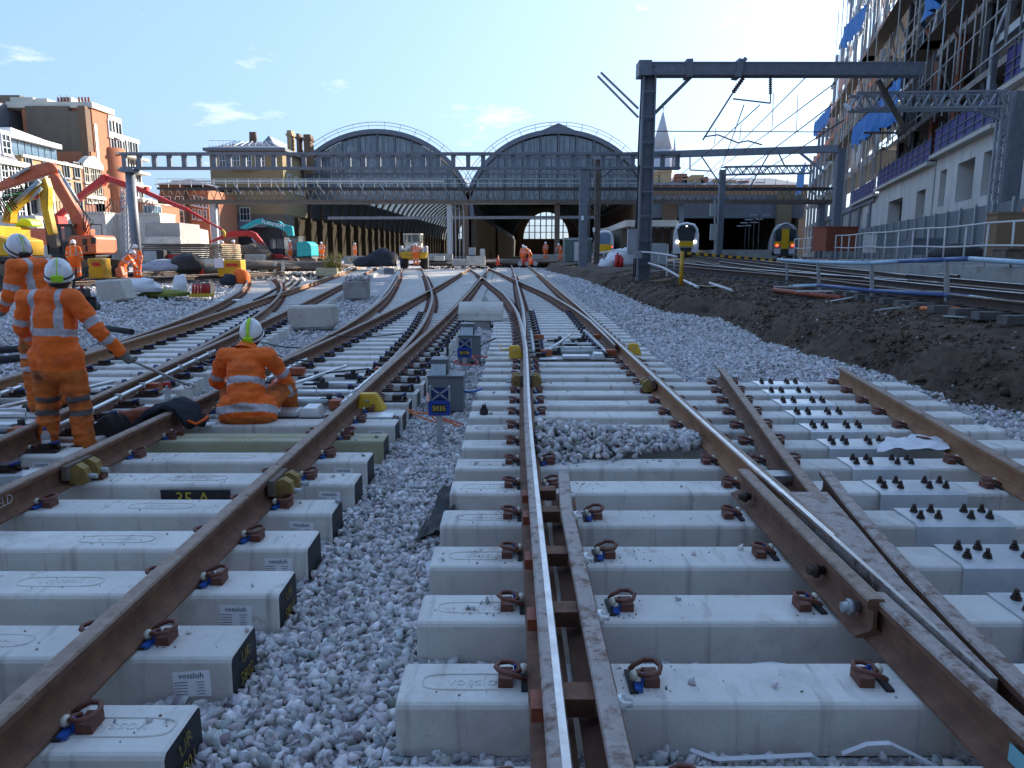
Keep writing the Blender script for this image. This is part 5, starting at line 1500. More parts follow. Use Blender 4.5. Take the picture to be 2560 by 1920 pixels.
# ------------------------------------------------------------------ right of the sheds
K1 = thing('platform_canopy', 'low platform building with pale canopy fascia right of the sheds', 'canopy', at(1620, 630, 100))
zf0, zf1 = at(1600, 566, 100).z, at(1600, 550, 100).z
x_a, x_b, x_c = at(1565, 550, 100).x, at(1690, 550, 100).x, at(1518, 569, 128).x
pl = [(x_a, 100), (x_b, 100), (x_b + 2.4, 107), (x_b + 3.5, 140), (x_c - 1, 140), (x_c, 128)]
mb = MB(); n = len(pl); mb.add([(x, y, zf0) for x, y in pl] + [(x, y, zf1) for x, y in pl], [tuple(range(n))[::-1], tuple(range(n, 2*n))] + [(i, (i+1) % n, n + (i+1) % n, n + i) for i in range(n)]); mb.build('fascia', 'render_cream', K1)
mb = MB(); mb.box(x_a + .6, x_b + 1, 108, 138, 1.4, zf0); mb.build('room', 'brick_grey', K1)
for i in range(6):
    x = x_a + .6 + (x_b - x_a - 1) * i / 5; mb = MB(); mb.cyl((x, 101, 1.2), (x, 101, zf0), .12, .1, 8); mb.build('column', 'steel_dark', K1)
brickmat('brick_pier', (.17, .135, .075), (.21, .17, .10), (.17, .14, .10))
K2 = thing('platform_roof', 'dark flat-fronted platform shed behind the trains on the right', 'train shed', at(1800, 600, 126))
xa, xb = at(1610, 520, 126).x, at(2010, 520, 126).x; z0_, z1_ = at(1800, 545, 126).z, at(1800, 488, 126).z
mb = MB(); mb.box(xa, xb, 126, 128, z0_, z1_); mb.build('front_wall', 'shed_lead', K2)
mb = MB(); mb.box(xa, xb, 128, 205, z1_ - .6, z1_); mb.build('roof', 'slate', K2)
mb = MB(); mb.box(xa, xb, 203, 205, .5, z1_ - .6); mb.box(xb - .5, xb, 128, 203, .5, z1_ - .6); mb.build('end_wall', 'brick_grey', K2)
mb = MB(); mb.box(xa, xa + .6, 128, 203, .5, z1_ - .6); mb.build('side_wall', 'brick_brown', K2)
for px in (1672, 1955):
    a = at(px, 600, 125.4); mb = MB(); mb.box(a.x - 1.1, a.x + 1.1, 124.8, 125.98, .8, z1_ + (0 if px < 1900 else .6)); mb.box(a.x - 1.3, a.x + 1.3, 124.7, 125.98, z1_ - 1.2, z1_ - .6); mb.build('pier', 'brick_pier' if px > 1900 else 'brick_brown', K2)
for k in range(2):
    mb = MB(); lattice(mb, (xa + 1, 124 - k * 3, z0_ + 2.2), (xa + 16, 124 - k * 3, z0_ + 2.2), .9, .5, 9, r=.05); mb.build('lattice_beam', 'steel_grey', K2)
for i, (px, py) in enumerate([(1885, 537), (1915, 537), (1872, 549), (1898, 548), (1860, 557), (1885, 556), (1850, 565), (1870, 564)]):
    D = 100 + 6 * (i // 2); a = at(px, py, D); t = thing('platform_lamp', 'double platform lamp under the dark shed, %s from the right' % ORD[i // 2] if i % 2 == 0 else '', 'lamp', (a.x, D, 1.6)) if i % 2 == 0 else t
    mb = MB(); mb.cbox(a, (1.0, .35, .14)); mb.build('lamp_head', 'steel_pale', t)
    if i % 2 == 0:
        b = at(px + 14, py, D); mb = MB(); mb.cyl((b.x, D, 1.5), (b.x, D, b.z), .06, .06, 6); mb.bar(a, at(px + 28, py, D), .06); mb.build('lamp_post', 'steel_dark', t)
for i, (pa, pb, py, D) in enumerate([(1800, 1925, 628, 78), (1555, 1650, 634, 92)]):
    a, b = at(pa, py, D), at(pb, py, D); mb = MB()
    mb.prism([(a.x, .9), (b.x + 1.5, .9), (b.x, a.z + (.15 if i == 0 else .25)), (a.x, a.z + .15)], 'y', D, D + 60); tag(mb.build('platform', 'concrete'), kind='structure')

SP = thing('church_spire', 'pale stone church spire rising behind the overhead portal', 'spire', at(1658, 470, 260))
a = at(1658, 278, 260); e = at(1658, 375, 260); r_ = 3.6
mb = MB(); mb.cyl((a.x, 260, e.z), (a.x, 260, a.z), r_, .08, 8); mb.build('spire', 'spire_stone', SP)
mb = MB(); mb.cyl((a.x, 260, 10), (a.x, 260, e.z), r_ * 1.15, r_ * 1.1, 8); mb.build('tower', 'spire_stone', SP)
for s in (-1, 1): mb = MB(); mb.cyl((a.x + s * 4.0, 259, e.z - 6), (a.x + s * 4.0, 259, e.z + 4.5), .8, .05, 6); mb.build('pinnacle', 'spire_stone', SP)
mb = MB(); mb.bar((a.x, 260, a.z), (a.x, 260, a.z + 1.6), .15); mb.bar((a.x - .5, 260, a.z + 1), (a.x + .5, 260, a.z + 1), .15); mb.build('cross', 'steel_dark', SP)
RB = thing('hotel_building', 'red brick building with many chimneys behind the sheds on the right', 'building', at(1760, 480, 220))
xa, xb = at(1600, 470, 220).x, at(2020, 470, 220).x; zz = at(1700, 462, 220).z
mb = MB(); mb.box(xa, xb, 220, 236, .5, zz); mb.build('wall', 'brick_brown', RB)
mb = MB(); hip_roof(mb, xa, xb, 220, 236, zz, zz + 2.6); mb.build('roof', 'slate', RB)
for i, (px, py, w_) in enumerate([(1618, 420, 3.2), (1640, 428, 2.2), (1663, 422, 3.6), (1704, 434, 3.2), (1718, 441, 2.6), (1745, 437, 3.4), (1762, 442, 2), (1800, 447, 3), (1830, 450, 2.4), (1860, 452, 3), (1900, 455, 2.4)]):
    a = at(px, py, 222); mb = MB(); mb.box(a.x - w_ / 2, a.x + w_ / 2, 222, 225, zz, a.z); mb.box(a.x - w_ / 2 - .2, a.x + w_ / 2 + .2, 221.8, 225.2, a.z - 1, a.z - .6); mb.build('chimney', 'brick_tan' if i % 3 else 'brick_red', RB)
CRN = thing('tower_crane', 'white lattice crane mast at the top of the unfinished building', 'crane', fb(125, 20, -6))
mb = MB(); p = fb(118, 20, -4); lattice(mb, p, p + Vector((0, 0, 30)), 1.8, 1.8, 14, up=(1, 0, 0), r=.09); mb.build('mast', 'rail_white', CRN)
mb = MB(); q = p + Vector((0, 0, 19)); mb.cbox(q, (4, 3, 2.2)); mb.build('platform_box', 'rail_white', CRN)

# ------------------------------------------------------------------ trains
def train(px, py, D, name_label, style):
    b = at(px, py, D); x, z = b.x, b.z
    t = thing('train', name_label, 'train', (x, D, z - .3))
    sec = [(-1.36, .25), (-1.40, 1.2), (-1.38, 2.2), (-1.22, 2.95), (-.85, 3.4), (0, 3.58), (.85, 3.4), (1.22, 2.95), (1.38, 2.2), (1.40, 1.2), (1.36, .25)]
    sh = {'white': .215, 'grey': .33, 'yellow': .10}[style]
    def ring(y, s, zoff=0): return [(x + a * s + sh * (y - D), y, z - .3 + .25 + (c - .25) * (1 - (1 - s) * .6) + zoff) for a, c in sec]
    rings = [ring(D, .93), ring(D + .15, .975), ring(D + .8, 1.0), ring(D + 70, 1.0)]
    n = len(sec); vs = [p for r in rings for p in r]
    fs = [(i*n+j, i*n+j+1, (i+1)*n+j+1, (i+1)*n+j) for i in range(3) for j in range(n - 1)]
    mb = MB(); mb.add(vs, [q[::-1] for q in fs], 0, True); mb.add(rings[0], [tuple(range(n))]); mb.build('body', 'train_white' if style != 'grey' else 'train_grey', t)
    def plate(nm, pts, mat, dy=-.03, th=.06):
        mb = MB(); k = len(pts); f_ = [(x + a, D + dy - th, z - .3 + c) for a, c in pts]; g_ = [(x + a, D + dy + .12, z - .3 + c) for a, c in pts]
        mb.add(f_ + g_, [tuple(range(k))] + [(i, k + i, k + (i + 1) % k, (i + 1) % k) for i in range(k)]); return mb.build(nm, mat, t)
    if style == 'white':
        plate('windscreen', [(-.80, 1.62), (.80, 1.62), (.98, 2.75), (.62, 3.18), (0, 3.3), (-.62, 3.18), (-.98, 2.75)], 'glass_dark')
        plate('yellow_panel', [(-.70, 1.0), (.70, 1.0), (.78, 1.55), (-.78, 1.55)], 'train_yellow')
        plate('coupler_bay', [(-.5, .3), (.5, .3), (.62, .9), (-.62, .9)], 'plant_dark')
        for s in (-1, 1): mb = MB(); mb.ball((x + s * .92, D - .02, z - .3 + 1.5), (.16, .08, .11), 8, 5); mb.build('headlight', 'lamp_white', t)
        mb = MB(); mb.ball((x, D - .08, z - .3 + 3.12), (.09, .05, .06), 8, 5); mb.build('top_light', 'lamp_white', t)
    elif style == 'yellow':
        plate('windscreen', [(-.75, 1.6), (.75, 1.6), (.82, 2.8), (.5, 3.2), (-.5, 3.2), (-.82, 2.8)], 'glass_sky')
        plate('yellow_panel', [(-.85, .35), (.85, .35), (1.0, 1.2), (.95, 1.6), (-.95, 1.6), (-1.0, 1.2)], 'train_yellow')
        mb = MB(); mb.ball((x + .98, D - .02, z - .3 + 1.25), (.13, .06, .10), 8, 5); mb.build('tail_light', 'lamp_red', t)
    else:
        plate('gangway_door', [(-.36, .95), (.36, .95), (.36, 2.95), (-.36, 2.95)], 'train_yellow', -.06)
        for s in (-1, 1):
            plate('windscreen', [(s * .45, 1.75), (s * 1.02, 1.75), (s * 1.0, 2.85), (s * .45, 2.95)][::s], 'glass_dark')
            plate('yellow_panel', [(s * .45, 1.25), (s * 1.04, 1.25), (s * 1.04, 1.7), (s * .45, 1.7)][::s], 'train_yellow')
            mb = MB(); mb.ball((x + s * .8, D - .08, z - .3 + 1.3), (.17, .06, .13), 8, 5); mb.build('tail_light', 'lamp_red', t)
            plate('buffer_plate', [(s * .42, .45), (s * 1.0, .45), (s * 1.05, .95), (s * .42, .95)][::s], 'train_white')
        plate('coupler_bay', [(-.4, .25), (.4, .25), (.4, .9), (-.4, .9)], 'plant_dark')
        mb = MB(); mb.tube([(x - 1.1 + 2.2 * i / 10, D - .02, z - .3 + 2.75 + .75 * math.sin(math.pi * i / 10)) for i in range(11)], .09, 6); mb.build('roof_rim', 'train_white', t)
    for s in ():
        for k in range(6):
            mb = MB(); y = D + 4 + 8 * k; xx = x + s * 1.40 + sh * (y - D + 2.5); mb.box(min(xx, xx + s * .02), max(xx, xx + s * .02), y, y + 5, z - .3 + 1.7, z - .3 + 2.5); mb.build('side_window', 'glass_dark', t)
    return t
train(1714, 633, 81, 'white train with yellow lower nose and lit headlights', 'white')
train(1960, 638, 78, 'grey train with yellow gangway door and red tail lights', 'grey')
train(1511, 634, 108, 'small distant train with yellow nose beside the brown column', 'yellow')

# ================================================================== OLD TRACKS
def old_track(label, xf, y0, y1, zoff, name='railway_track', rows_to=34):
    t = thing(name, label, 'track', (xf(y0), y0, g(y0) + zoff))
    for s in (-1, 1):
        rail(lambda y: xf(y) + s * .7535, y0, y1, t, ('old_rail', 'rail_head', 'rail_shiny'), s * -1, step=1.2, zf=lambda y: g(y) + zoff + .10)
    y = y0 + .2; rows = []
    me = None
    while y < y1:
        sl = (xf(y + .1) - xf(y - .1)) / .2
        if y < rows_to:
            if me is None:
                mb = MB(); mb.box(-1.28, 1.28, -.125, .125, 0, .12); mb.cbox((-.75, 0, .13), (.36, .2, .03), mi=1); mb.cbox((.75, 0, .13), (.36, .2, .03), mi=1)
                me = mb.mesh('sleeper', ['old_sleeper', 'old_rail'])
            ob('sleeper', me, t, loc=(xf(y), y, g(y) + zoff - .02), rotz=-math.atan(sl))
        else: rows.append((xf(y), y, -math.atan(sl)))
        y += .68
    if rows:
        mb = MB()
        for x, yy, a in rows: mb.cbox((x, yy, g(yy) + zoff + .04), (2.5, .25, .12), Matrix.Rotation(a, 3, 'Z'))
        tag(mb.build('distant_sleepers', 'old_sleeper', t), kind='stuff')
    return t
E1 = spl([(5, 9.75), (12, 10.0), (22, 11.2), (30, 12.4), (52, 15.8), (88, 21.0)])
E2 = spl([(21, 12.0), (34, 15.2), (52, 19.3), (86, 32)])
E3 = spl([(16, 9.6), (24, 8.9), (35, 8.4), (50, 9.2), (75, 11.4), (131, 15.7)])
old_track('second old dark track behind the blue handrail, leading to the white train', E1, 5, 88, .85)
old_track('old dark track branching right towards the grey train', E2, 22, 85, .86)
old_track('old dark track curving left towards the distant yellow train', E3, 18, 120, .84)
E4 = spl([(4, 8.05), (12, 8.35), (22, 9.2), (34, 10.4), (48, 12.4)])
old_track('old dark track directly behind the blue handrail', E4, 4.3, 48, .82)
SX = spl([(22, -22.5), (26, -20.5), (30, -18.8), (34, -17.2), (38, -15.6), (46, -13.6), (56, -12.6)])
old_track('old rusty track crossing the left side behind the concrete barrier', SX, 22, 44, .30, rows_to=40)
old_track('old rusty track under the excavators at far left', spl([(24, -27), (34, -22.5), (46, -19)]), 24, 46, .34, rows_to=26)

# ================================================================== PLANT
def pxp(name, pts, D, th, mat, parent, dy=0.0):
    """a solid cut from an outline seen in the photograph: its real distance, size and thickness"""
    w = [at(px, py, D) for px, py in pts]; n = len(w)
    mb = MB(); vs = [(p.x, D + dy - th / 2, p.z) for p in w] + [(p.x, D + dy + th / 2, p.z) for p in w]
    fs = [tuple(range(n)), tuple(range(n, 2*n))[::-1]] + [(i, n + i, n + (i+1) % n, (i+1) % n) for i in range(n)]
    mb.add(vs, fs)
    me = mb.mesh(name, mat); bmx = bmesh.new(); bmx.from_mesh(me); bmesh.ops.recalc_face_normals(bmx, faces=bmx.faces[:])
    bmesh.ops.bevel(bmx, geom=bmx.edges[:], offset=min(.05, th * .12), segments=1, affect='EDGES', clamp_overlap=True)
    bmx.to_mesh(me); bmx.free()
    return ob(name, me, parent)
def crawler(parent, px0, px1, py0, py1, D, w, name='crawler_track'):
    a, b = at(px0, py1, D), at(px1, py0, D); r = (b.z - a.z) / 2; zc = (a.z + b.z) / 2
    for dy in (-w, w):
        mb = MB(); pts = []; n = 8
        for i in range(n + 1): t = math.pi / 2 + math.pi * i / n; pts.append((a.x + r + r * math.cos(t), zc + r * math.sin(t)))
        for i in range(n + 1): t = -math.pi / 2 + math.pi * i / n; pts.append((b.x - r + r * math.cos(t), zc + r * math.sin(t)))
        mb.prism(pts, 'y', D + dy - .22, D + dy + .22)
        k = len(pts)
        for i in range(k):           # shoes
            p, q = Vector((pts[i][0], D + dy, pts[i][1])), Vector((pts[(i+1) % k][0], D + dy, pts[(i+1) % k][1]))
            m_ = max(1, int((q - p).length / .16))
            for j in range(m_): c = p.lerp(q, (j + .5) / m_); d = (q - p).normalized(); mb.cbox(c, (.11, .50, .05), Matrix((d, Vector((0, 1, 0)), d.cross(Vector((0, 1, 0))))).transposed(), 0)
        for i in range(5):
            x = a.x + r + (b.x - a.x - 2 * r) * i / 4; mb.cyl((x, D + dy - .25, zc - r * .25), (x, D + dy + .25, zc - r * .25), r * .45, r * .45, 10, 1)
        mb.build(name, ['mud', 'plant_dark'], parent)
def cab(parent, px0, px1, py0, py1, D, w, mat='plant_dark'):
    a, b = at(px0, py1, D), at(px1, py0, D)
    mb = MB(); t = .07
    for x in (a.x, b.x - t):
        for y in (D - w / 2, D + w / 2 - t): mb.box(x, x + t, y, y + t, a.z, b.z)
    mb.box(a.x - .03, b.x + .03, D - w / 2 - .03, D + w / 2 + .03, b.z, b.z + .09)
    mb.box(a.x, b.x, D - w / 2, D + w / 2, a.z - .05, a.z + .45); mb.box(a.x, b.x, D - w / 2, D - w / 2 + t, a.z + .45, a.z + .52)
    mb.box((a.x + b.x) / 2 - .03, (a.x + b.x) / 2 + .03, D - w / 2, D - w / 2 + t, a.z, b.z)
    c = mb.build('cab', mat, parent)
    mb = MB(); mb.box(a.x + t, b.x - t, D - w / 2 + .02, D - w / 2 + .04, a.z + .52, b.z); mb.box(a.x + .02, a.x + .04, D - w / 2 + t, D + w / 2 - t, a.z + .5, b.z); mb.box(b.x - .04, b.x - .02, D - w / 2 + t, D + w / 2 - t, a.z + .5, b.z); mb.build('cab_glass', 'cab_glass', parent)
    mb = MB(); mb.cbox(((a.x + b.x) / 2, D + .1, a.z + .55), (.5, .5, .15)); mb.cbox(((a.x + b.x) / 2, D + .35, a.z + .9), (.5, .12, .7)); mb.build('seat', 'black_rubber', parent)
pm('cab_glass', (.25, .3, .32), None, rough=.05, alpha=.35)

Y = thing('excavator', 'yellow excavator with folded boom at the left edge behind the workers', 'excavator', at(40, 720, 29))
pxp('counterweight', [(-60, 566), (28, 566), (28, 640), (-60, 642)], 29, 2.4, 'plant_yellow', Y)
pxp('engine_cover', [(28, 590), (66, 600), (68, 641), (28, 641)], 29, 2.2, 'plant_yellow', Y)
pxp('deck', [(-70, 642), (78, 642), (74, 656), (-60, 656)], 29, 2.3, 'plant_dark', Y)
pxp('boom', [(12, 556), (22, 515), (50, 480), (112, 462), (122, 478), (60, 506), (36, 530), (34, 560)], 29.3, .5, 'plant_yellow', Y)
pxp('stick', [(108, 452), (118, 442), (127, 470), (126, 520), (140, 586), (126, 590), (108, 520), (104, 478)], 29.3, .38, 'plant_yellow', Y)
pxp('linkage', [(118, 586), (142, 586), (148, 615), (136, 622), (120, 604)], 29.3, .3, 'steel_brown', Y)
pxp('beacon_hood', [(52, 560), (66, 546), (88, 550), (96, 566), (52, 568)], 30.2, .8, 'lime', Y)
mb = MB(); a, b = at(40, 505, 29), at(100, 452, 29); mb.cyl(a, b, .09, .09, 8); mb.cyl(at(76, 500, 29), at(104, 470, 29), .06, .06, 8); mb.build('boom_ram', 'galv_dull', Y)
for i in range(7):
    mb = MB(); p = at(14 + 5 * i, 545 - 4 * i, 28.9); q = at(36 + 6 * i, 498 - 5 * i, 28.8); m_ = (p + q) / 2 + Vector((-.35 - .04 * i, -.1, .25)); mb.tube([p, p.lerp(m_, .7), m_, q.lerp(m_, .6), q], .025, 5); mb.build('hydraulic_hose', 'cable_black' if i != 3 else 'cable_green', Y)
pxp('maker_plate', [(77, 488), (94, 484), (95, 496), (78, 500)], 29.0, .06, 'plant_red', Y, dy=.02)
crawler(Y, -80, 76, 656, 720, 29, .95)

Oe = thing('excavator', 'faded orange excavator with raised boom and rear counterweight behind the workers', 'excavator', at(205, 690, 35))
pxp('counterweight', [(200, 596), (206, 591), (258, 588), (265, 596), (268, 634), (212, 638), (200, 628)], 35, 1.9, 'plant_orange', Oe)
for (a, b, c, d) in ((207, 217, 597, 613), (228, 240, 594, 609), (213, 219, 615, 628)): pxp('grille', [(a, c), (b, c), (b, d), (a, d)], 34.05, .08, 'plant_dark', Oe)
pxp('boom', [(122, 446), (134, 432), (150, 440), (196, 520), (220, 560), (220, 580), (212, 592), (198, 592), (190, 575), (176, 536)], 35, .42, 'plant_orange', Oe)
pxp('stick', [(-6, 462), (72, 418), (126, 405), (140, 412), (150, 428), (140, 434), (124, 436), (80, 450), (4, 476), (-8, 480)], 35, .36, 'plant_orange', Oe)
mb = MB(); mb.cyl(at(30, 444, 34.7), at(72, 420, 34.7), .07, .07, 8); mb.cyl(at(146, 424, 34.7), at(160, 450, 34.7), .05, .05, 8); mb.cyl(at(160, 448, 34.7), at(195, 505, 34.7), .085, .085, 8); mb.build('boom_ram', 'galv_dull', Oe)
cab(Oe, 138, 198, 566, 634, 35, 1.1)
pxp('turntable', [(150, 636), (262, 638), (255, 652), (158, 652)], 35, 1.5, 'plant_dark', Oe)
for i in range(4):
    mb = MB(); p = at(196 + 6 * i, 505 + 10 * i, 34.6); q = at(208 + 3 * i, 575 + 3 * i, 34.6); m_ = (p + q) / 2 + Vector((.2 + .06 * i, -.1, .1)); mb.tube([p, m_, q], .022, 5); mb.build('hydraulic_hose', 'cable_black', Oe)
crawler(Oe, 148, 292, 650, 692, 35, .8)
mb = MB(); mb.tube([at(225, 560, 35.2), at(225, 600, 35.2)], .03, 5); mb.tube([at(225, 560, 35.2), at(255, 562, 35.2), at(255, 600, 35.2)], .03, 5); mb.build('guard_rail', 'steel_dark', Oe)

Rb = thing('concrete_pump', 'long thin red folding boom reaching right over the site from behind the excavators', 'concrete pump', at(150, 560, 52))
for nm, a, b, w_ in [('boom_section', (140, 545), (176, 515), .32), ('boom_section', (176, 512), (262, 444), .34), ('boom_section', (262, 443), (340, 470), .30), ('boom_section', (335, 467), (415, 503), .26), ('boom_section', (412, 502), (470, 525), .24), ('boom_section', (468, 524), (520, 555), .16), ('boom_section', (520, 555), (556, 574), .11)]:
    mb = MB(); mb.bar(at(*a, 52), at(*b, 52), w_, w_ * 1.1); mb.build(nm, 'plant_red', Rb)
mb = MB(); mb.cyl(at(205, 497, 51.7), at(255, 462, 51.7), .09, .09, 8); mb.cyl(at(270, 455, 51.7), at(330, 475, 51.7), .05, .05, 8); mb.build('delivery_pipe', 'plant_orange', Rb)
pxp('boom_joint', [(254, 438), (268, 436), (270, 452), (258, 466), (252, 456)], 52, .5, 'plant_red', Rb); pxp('boom_joint', [(362, 468), (370, 466), (370, 484), (360, 482)], 52, .45, 'plant_red', Rb)
mb = MB(); mb.tube([at(556, 574, 52), at(562, 582, 52), at(561, 592, 52)], .07, 6); mb.build('hose_end', 'hose_yellow', Rb)
pxp('turret', [(134, 540), (156, 540), (160, 575), (132, 575)], 52, 1.2, 'plant_red', Rb)
pxp('truck_body', [(100, 572), (215, 572), (215, 612), (100, 612)], 52.5, 2.4, 'plant_orange', Rb)

Te = thing('excavator', 'teal excavator with lettered boom in front of the sheds', 'excavator', at(755, 665, 64))
pxp('counterweight', [(752, 606), (776, 604), (786, 612), (788, 640), (752, 642)], 64, 2.5, 'plant_teal', Te)
cab(Te, 717, 752, 594, 641, 64, 1.7)
pxp('deck', [(690, 640), (788, 641), (790, 648), (690, 648)], 64, 2.4, 'plant_dark', Te)
pxp('boom', [(600, 570), (640, 549), (655, 546), (700, 553), (708, 560), (732, 566), (735, 590), (722, 593), (718, 581), (700, 571), (660, 560), (644, 560), (618, 573)], 63.4, .55, 'plant_teal', Te)
pxp('stick', [(592, 574), (612, 566), (640, 558), (616, 576)], 63.4, .4, 'steel_dark', Te)
fl = text_mesh('FLANNERY', .40, 'paper', .01); a, b = at(664, 556, 63.05), at(703, 565, 63.05)
ob('boom_lettering', fl, Te, mat4=face_mat((a + b) / 2, b - a, (0, 0, 1)))
mb = MB(); mb.cyl(at(660, 548, 63.2), at(698, 556, 63.2), .1, .1, 8); mb.build('boom_ram', 'steel_dark', Te)
crawler(Te, 695, 800, 646, 664, 64, 1.0)

Re = thing('excavator', 'small red excavator with black cab in front of the teal one', 'excavator', at(700, 665, 54))
pxp('boom', [(524, 604), (562, 586), (580, 577), (626, 577), (640, 582), (656, 602), (670, 622), (664, 630), (650, 618), (632, 594), (618, 590), (566, 594), (530, 606)], 53.6, .32, 'plant_red', Re)
mb = MB(); mb.cyl(at(630, 596, 53.4), at(650, 622, 53.4), .06, .06, 8); mb.build('boom_ram', 'galv_dull', Re)
cab(Re, 681, 716, 597, 640, 54, 1.2)
pxp('deck', [(668, 634), (716, 636), (718, 646), (668, 646)], 54, 1.6, 'plant_red', Re)
pxp('swing_post', [(662, 624), (674, 624), (676, 645), (660, 645)], 53.7, .4, 'plant_dark', Re)
pxp('blade', [(648, 655), (666, 650), (668, 664), (650, 668)], 54, 1.8, 'plant_dark', Re)
crawler(Re, 664, 740, 646, 664, 54, .7)

Lo = thing('wheel_loader', 'wheel loader facing the camera with raised bucket full of rubble', 'loader', at(1038, 667, 61))
a, b = at(1012, 640, 62.5), at(1054, 586, 62.5)
cab(Lo, 1013, 1054, 587, 622, 63, 1.7, 'render_cream')
pxp('bucket', [(1000, 630), (1070, 630), (1064, 646), (1006, 646)], 60.2, 1.1, 'plant_yellow', Lo)
pxp('bucket_side', [(1000, 616), (1006, 614), (1007, 632), (1001, 632)], 60.2, 1.1, 'steel_pale', Lo); pxp('bucket_side', [(1064, 614), (1069, 616), (1069, 632), (1063, 632)], 60.2, 1.1, 'steel_pale', Lo)
pxp('engine_hood', [(1014, 622), (1054, 622), (1056, 650), (1012, 650)], 62.6, 2.4, 'plant_yellow', Lo)
for px in (1011, 1062):
    c = at(px, 654, 61.6); mb = MB(); mb.cyl((c.x - .28, 61.6, c.z), (c.x + .28, 61.6, c.z), .58, .58, 18); mb.cyl((c.x - .30, 61.6, c.z), (c.x + .30, 61.6, c.z), .28, .28, 12); mb.build('wheel', 'black_rubber', Lo)
for px in (1020, 1054): mb = MB(); mb.bar(at(px, 640, 60.8), at(px, 632, 62.3), .18, .3); mb.build('lift_arm', 'plant_yellow', Lo)
pts = []
for i in range(260):
    c = at(random.uniform(1003, 1067), random.uniform(612, 630), 60.2 + random.uniform(-.4, .4)); e = abs((c.x - at(1035, 620, 60.2).x)) / 1.1
    if c.z < at(1035, 628 - 14 * (1 - e), 60.2).z + .05: pts.append(c[:])
tag(stones('rubble_load', np.array(pts), rng.uniform(.08, .2, len(pts)), tint=(1.3, 1.2, 1.05)), kind='stuff')

# ------------------------------------------------------------------ site things on the left and in the middle
def boxthing(name, label, cat, px0, px1, py0, py1, D, dep, mat, group=None, lid=None, part='body', extra=None):
    a, b = at(px0, py1, D), at(px1, py0, D); t = thing(name, label, cat, ((a.x + b.x) / 2, D, a.z), group)
    mb = MB(); mb.box(a.x, b.x, D, D + dep, a.z, b.z)
    me = mb.mesh(part, mat); bmx = bmesh.new(); bmx.from_mesh(me); bmesh.ops.bevel(bmx, geom=bmx.edges[:], offset=min(.035, (b.z - a.z) * .08), segments=1, affect='EDGES'); bmx.to_mesh(me); bmx.free()
    ob(part, me, t)
    if lid: mb = MB(); mb.box(a.x - .03, b.x + .03, D - .03, D + dep + .03, b.z, b.z + (b.z - a.z) * .10); mb.build('lid', lid, t)
    return t, a, b
def wedge(label, pts, D, dep, mat, name='concrete_barrier', cat='barrier', part='block'):
    t = thing(name, label, cat, at(sum(p[0] for p in pts) / len(pts), max(p[1] for p in pts), D)); pxp(part, pts, D + dep / 2, dep, mat, t); return t

# stacked timber mats
tm = thing('timber_stack', 'tall stack of dark timber mats with pale sawn ends behind the site', 'timber', at(440, 650, 48))
rows_ = 8
for j in range(rows_):
    a, b = at(358, 648, 48), at(516, 608, 48); h = (b.z - a.z) / rows_
    jit = random.uniform(-.15, .15); mb = MB(); mb.box(a.x + jit, b.x + jit, 48, 50.5, a.z + j * h, a.z + (j + 1) * h - .03); mb.build('timber_mat', 'timber_grey', tm)
    a2, b2 = at(519, 648, 48), at(560, 608, 48)
    for k in range(2):
        x0 = a2.x + (b2.x - a2.x) * k / 2 + random.uniform(0, .08); mb = MB(); mb.box(x0, x0 + (b2.x - a2.x) / 2 - .06, 47.6 + random.uniform(-.2, .2), 51, a2.z + j * h, a2.z + (j + 1) * h - .05); mb.build('timber_end', 'timber_pale', tm)
for (lab, pa, pb, p0, p1, D) in [('yellow equipment box with white sheet and red plate beside the curved rail', 545, 600, 650, 692, 38, ), ('tall yellow equipment box with red plate behind the standing worker', 222, 252, 646, 696, 33)]:
    t, a, b = boxthing('equipment_box', lab, 'box', pa, pb, p0, p1, D, .8, 'plant_yellow')
    w_ = b.x - a.x
    mb = MB(); mb.box(a.x + w_ * .38, b.x - w_ * .12, D - .03, D - .005, b.z - (b.z - a.z) * .38, b.z - (b.z - a.z) * .20); mb.build('maker_plate', 'plant_red', t)
    if pa > 400: mb = MB(); mb.box(a.x - .12, a.x + .33, D - .05, D - .012, a.z + .45, b.z + .1); mb.build('sheet', 'paper', t)
wedge('pale concrete wedge barrier on the gravel behind the workers', [(252, 700), (312, 697), (332, 748), (262, 760)], 23, .8, 'concrete_pale')
t = wedge('flat concrete block standing on the gravel left of the switch', [(724, 765), (838, 761), (842, 810), (836, 818), (726, 822)], 16.9, .45, 'concrete_pale', 'concrete_block', 'block')
pxp('foot', [(726, 812), (760, 812), (758, 828), (728, 826)], 17.1, .4, 'concrete', t); pxp('foot', [(800, 810), (836, 810), (834, 824), (802, 826)], 17.1, .4, 'concrete', t)
t = thing('concrete_block', 'rounded concrete block lying between the two tracks behind the grey cabinets', 'block', at(1200, 808, 17.8))
a, b = at(1146, 806, 17.6), at(1257, 760, 17.6); h = b.z - a.z
mb = MB(); n = 7; pts = [(17.5, a.z + h * .12)] + [(17.5 + .05 + .62 * (1 - math.cos(math.pi / 2 * i / n)), a.z + h * (.35 + .65 * math.sin(math.pi / 2 * i / n))) for i in range(n + 1)] + [(18.5, b.z), (18.5, a.z + .05)]
mb.prism(pts, 'x', a.x, b.x); mb.build('block', 'concrete_pale', t)
mb = MB(); mb.box(a.x + .25, b.x - .3, 17.55, 18.4, a.z - .18, a.z + .06); mb.build('base', 'concrete', t)
t, a, b = boxthing('concrete_box', 'grey concrete box heaped with stones beside the left track', 'box', 858, 915, 703, 748, 27, .75, 'concrete')
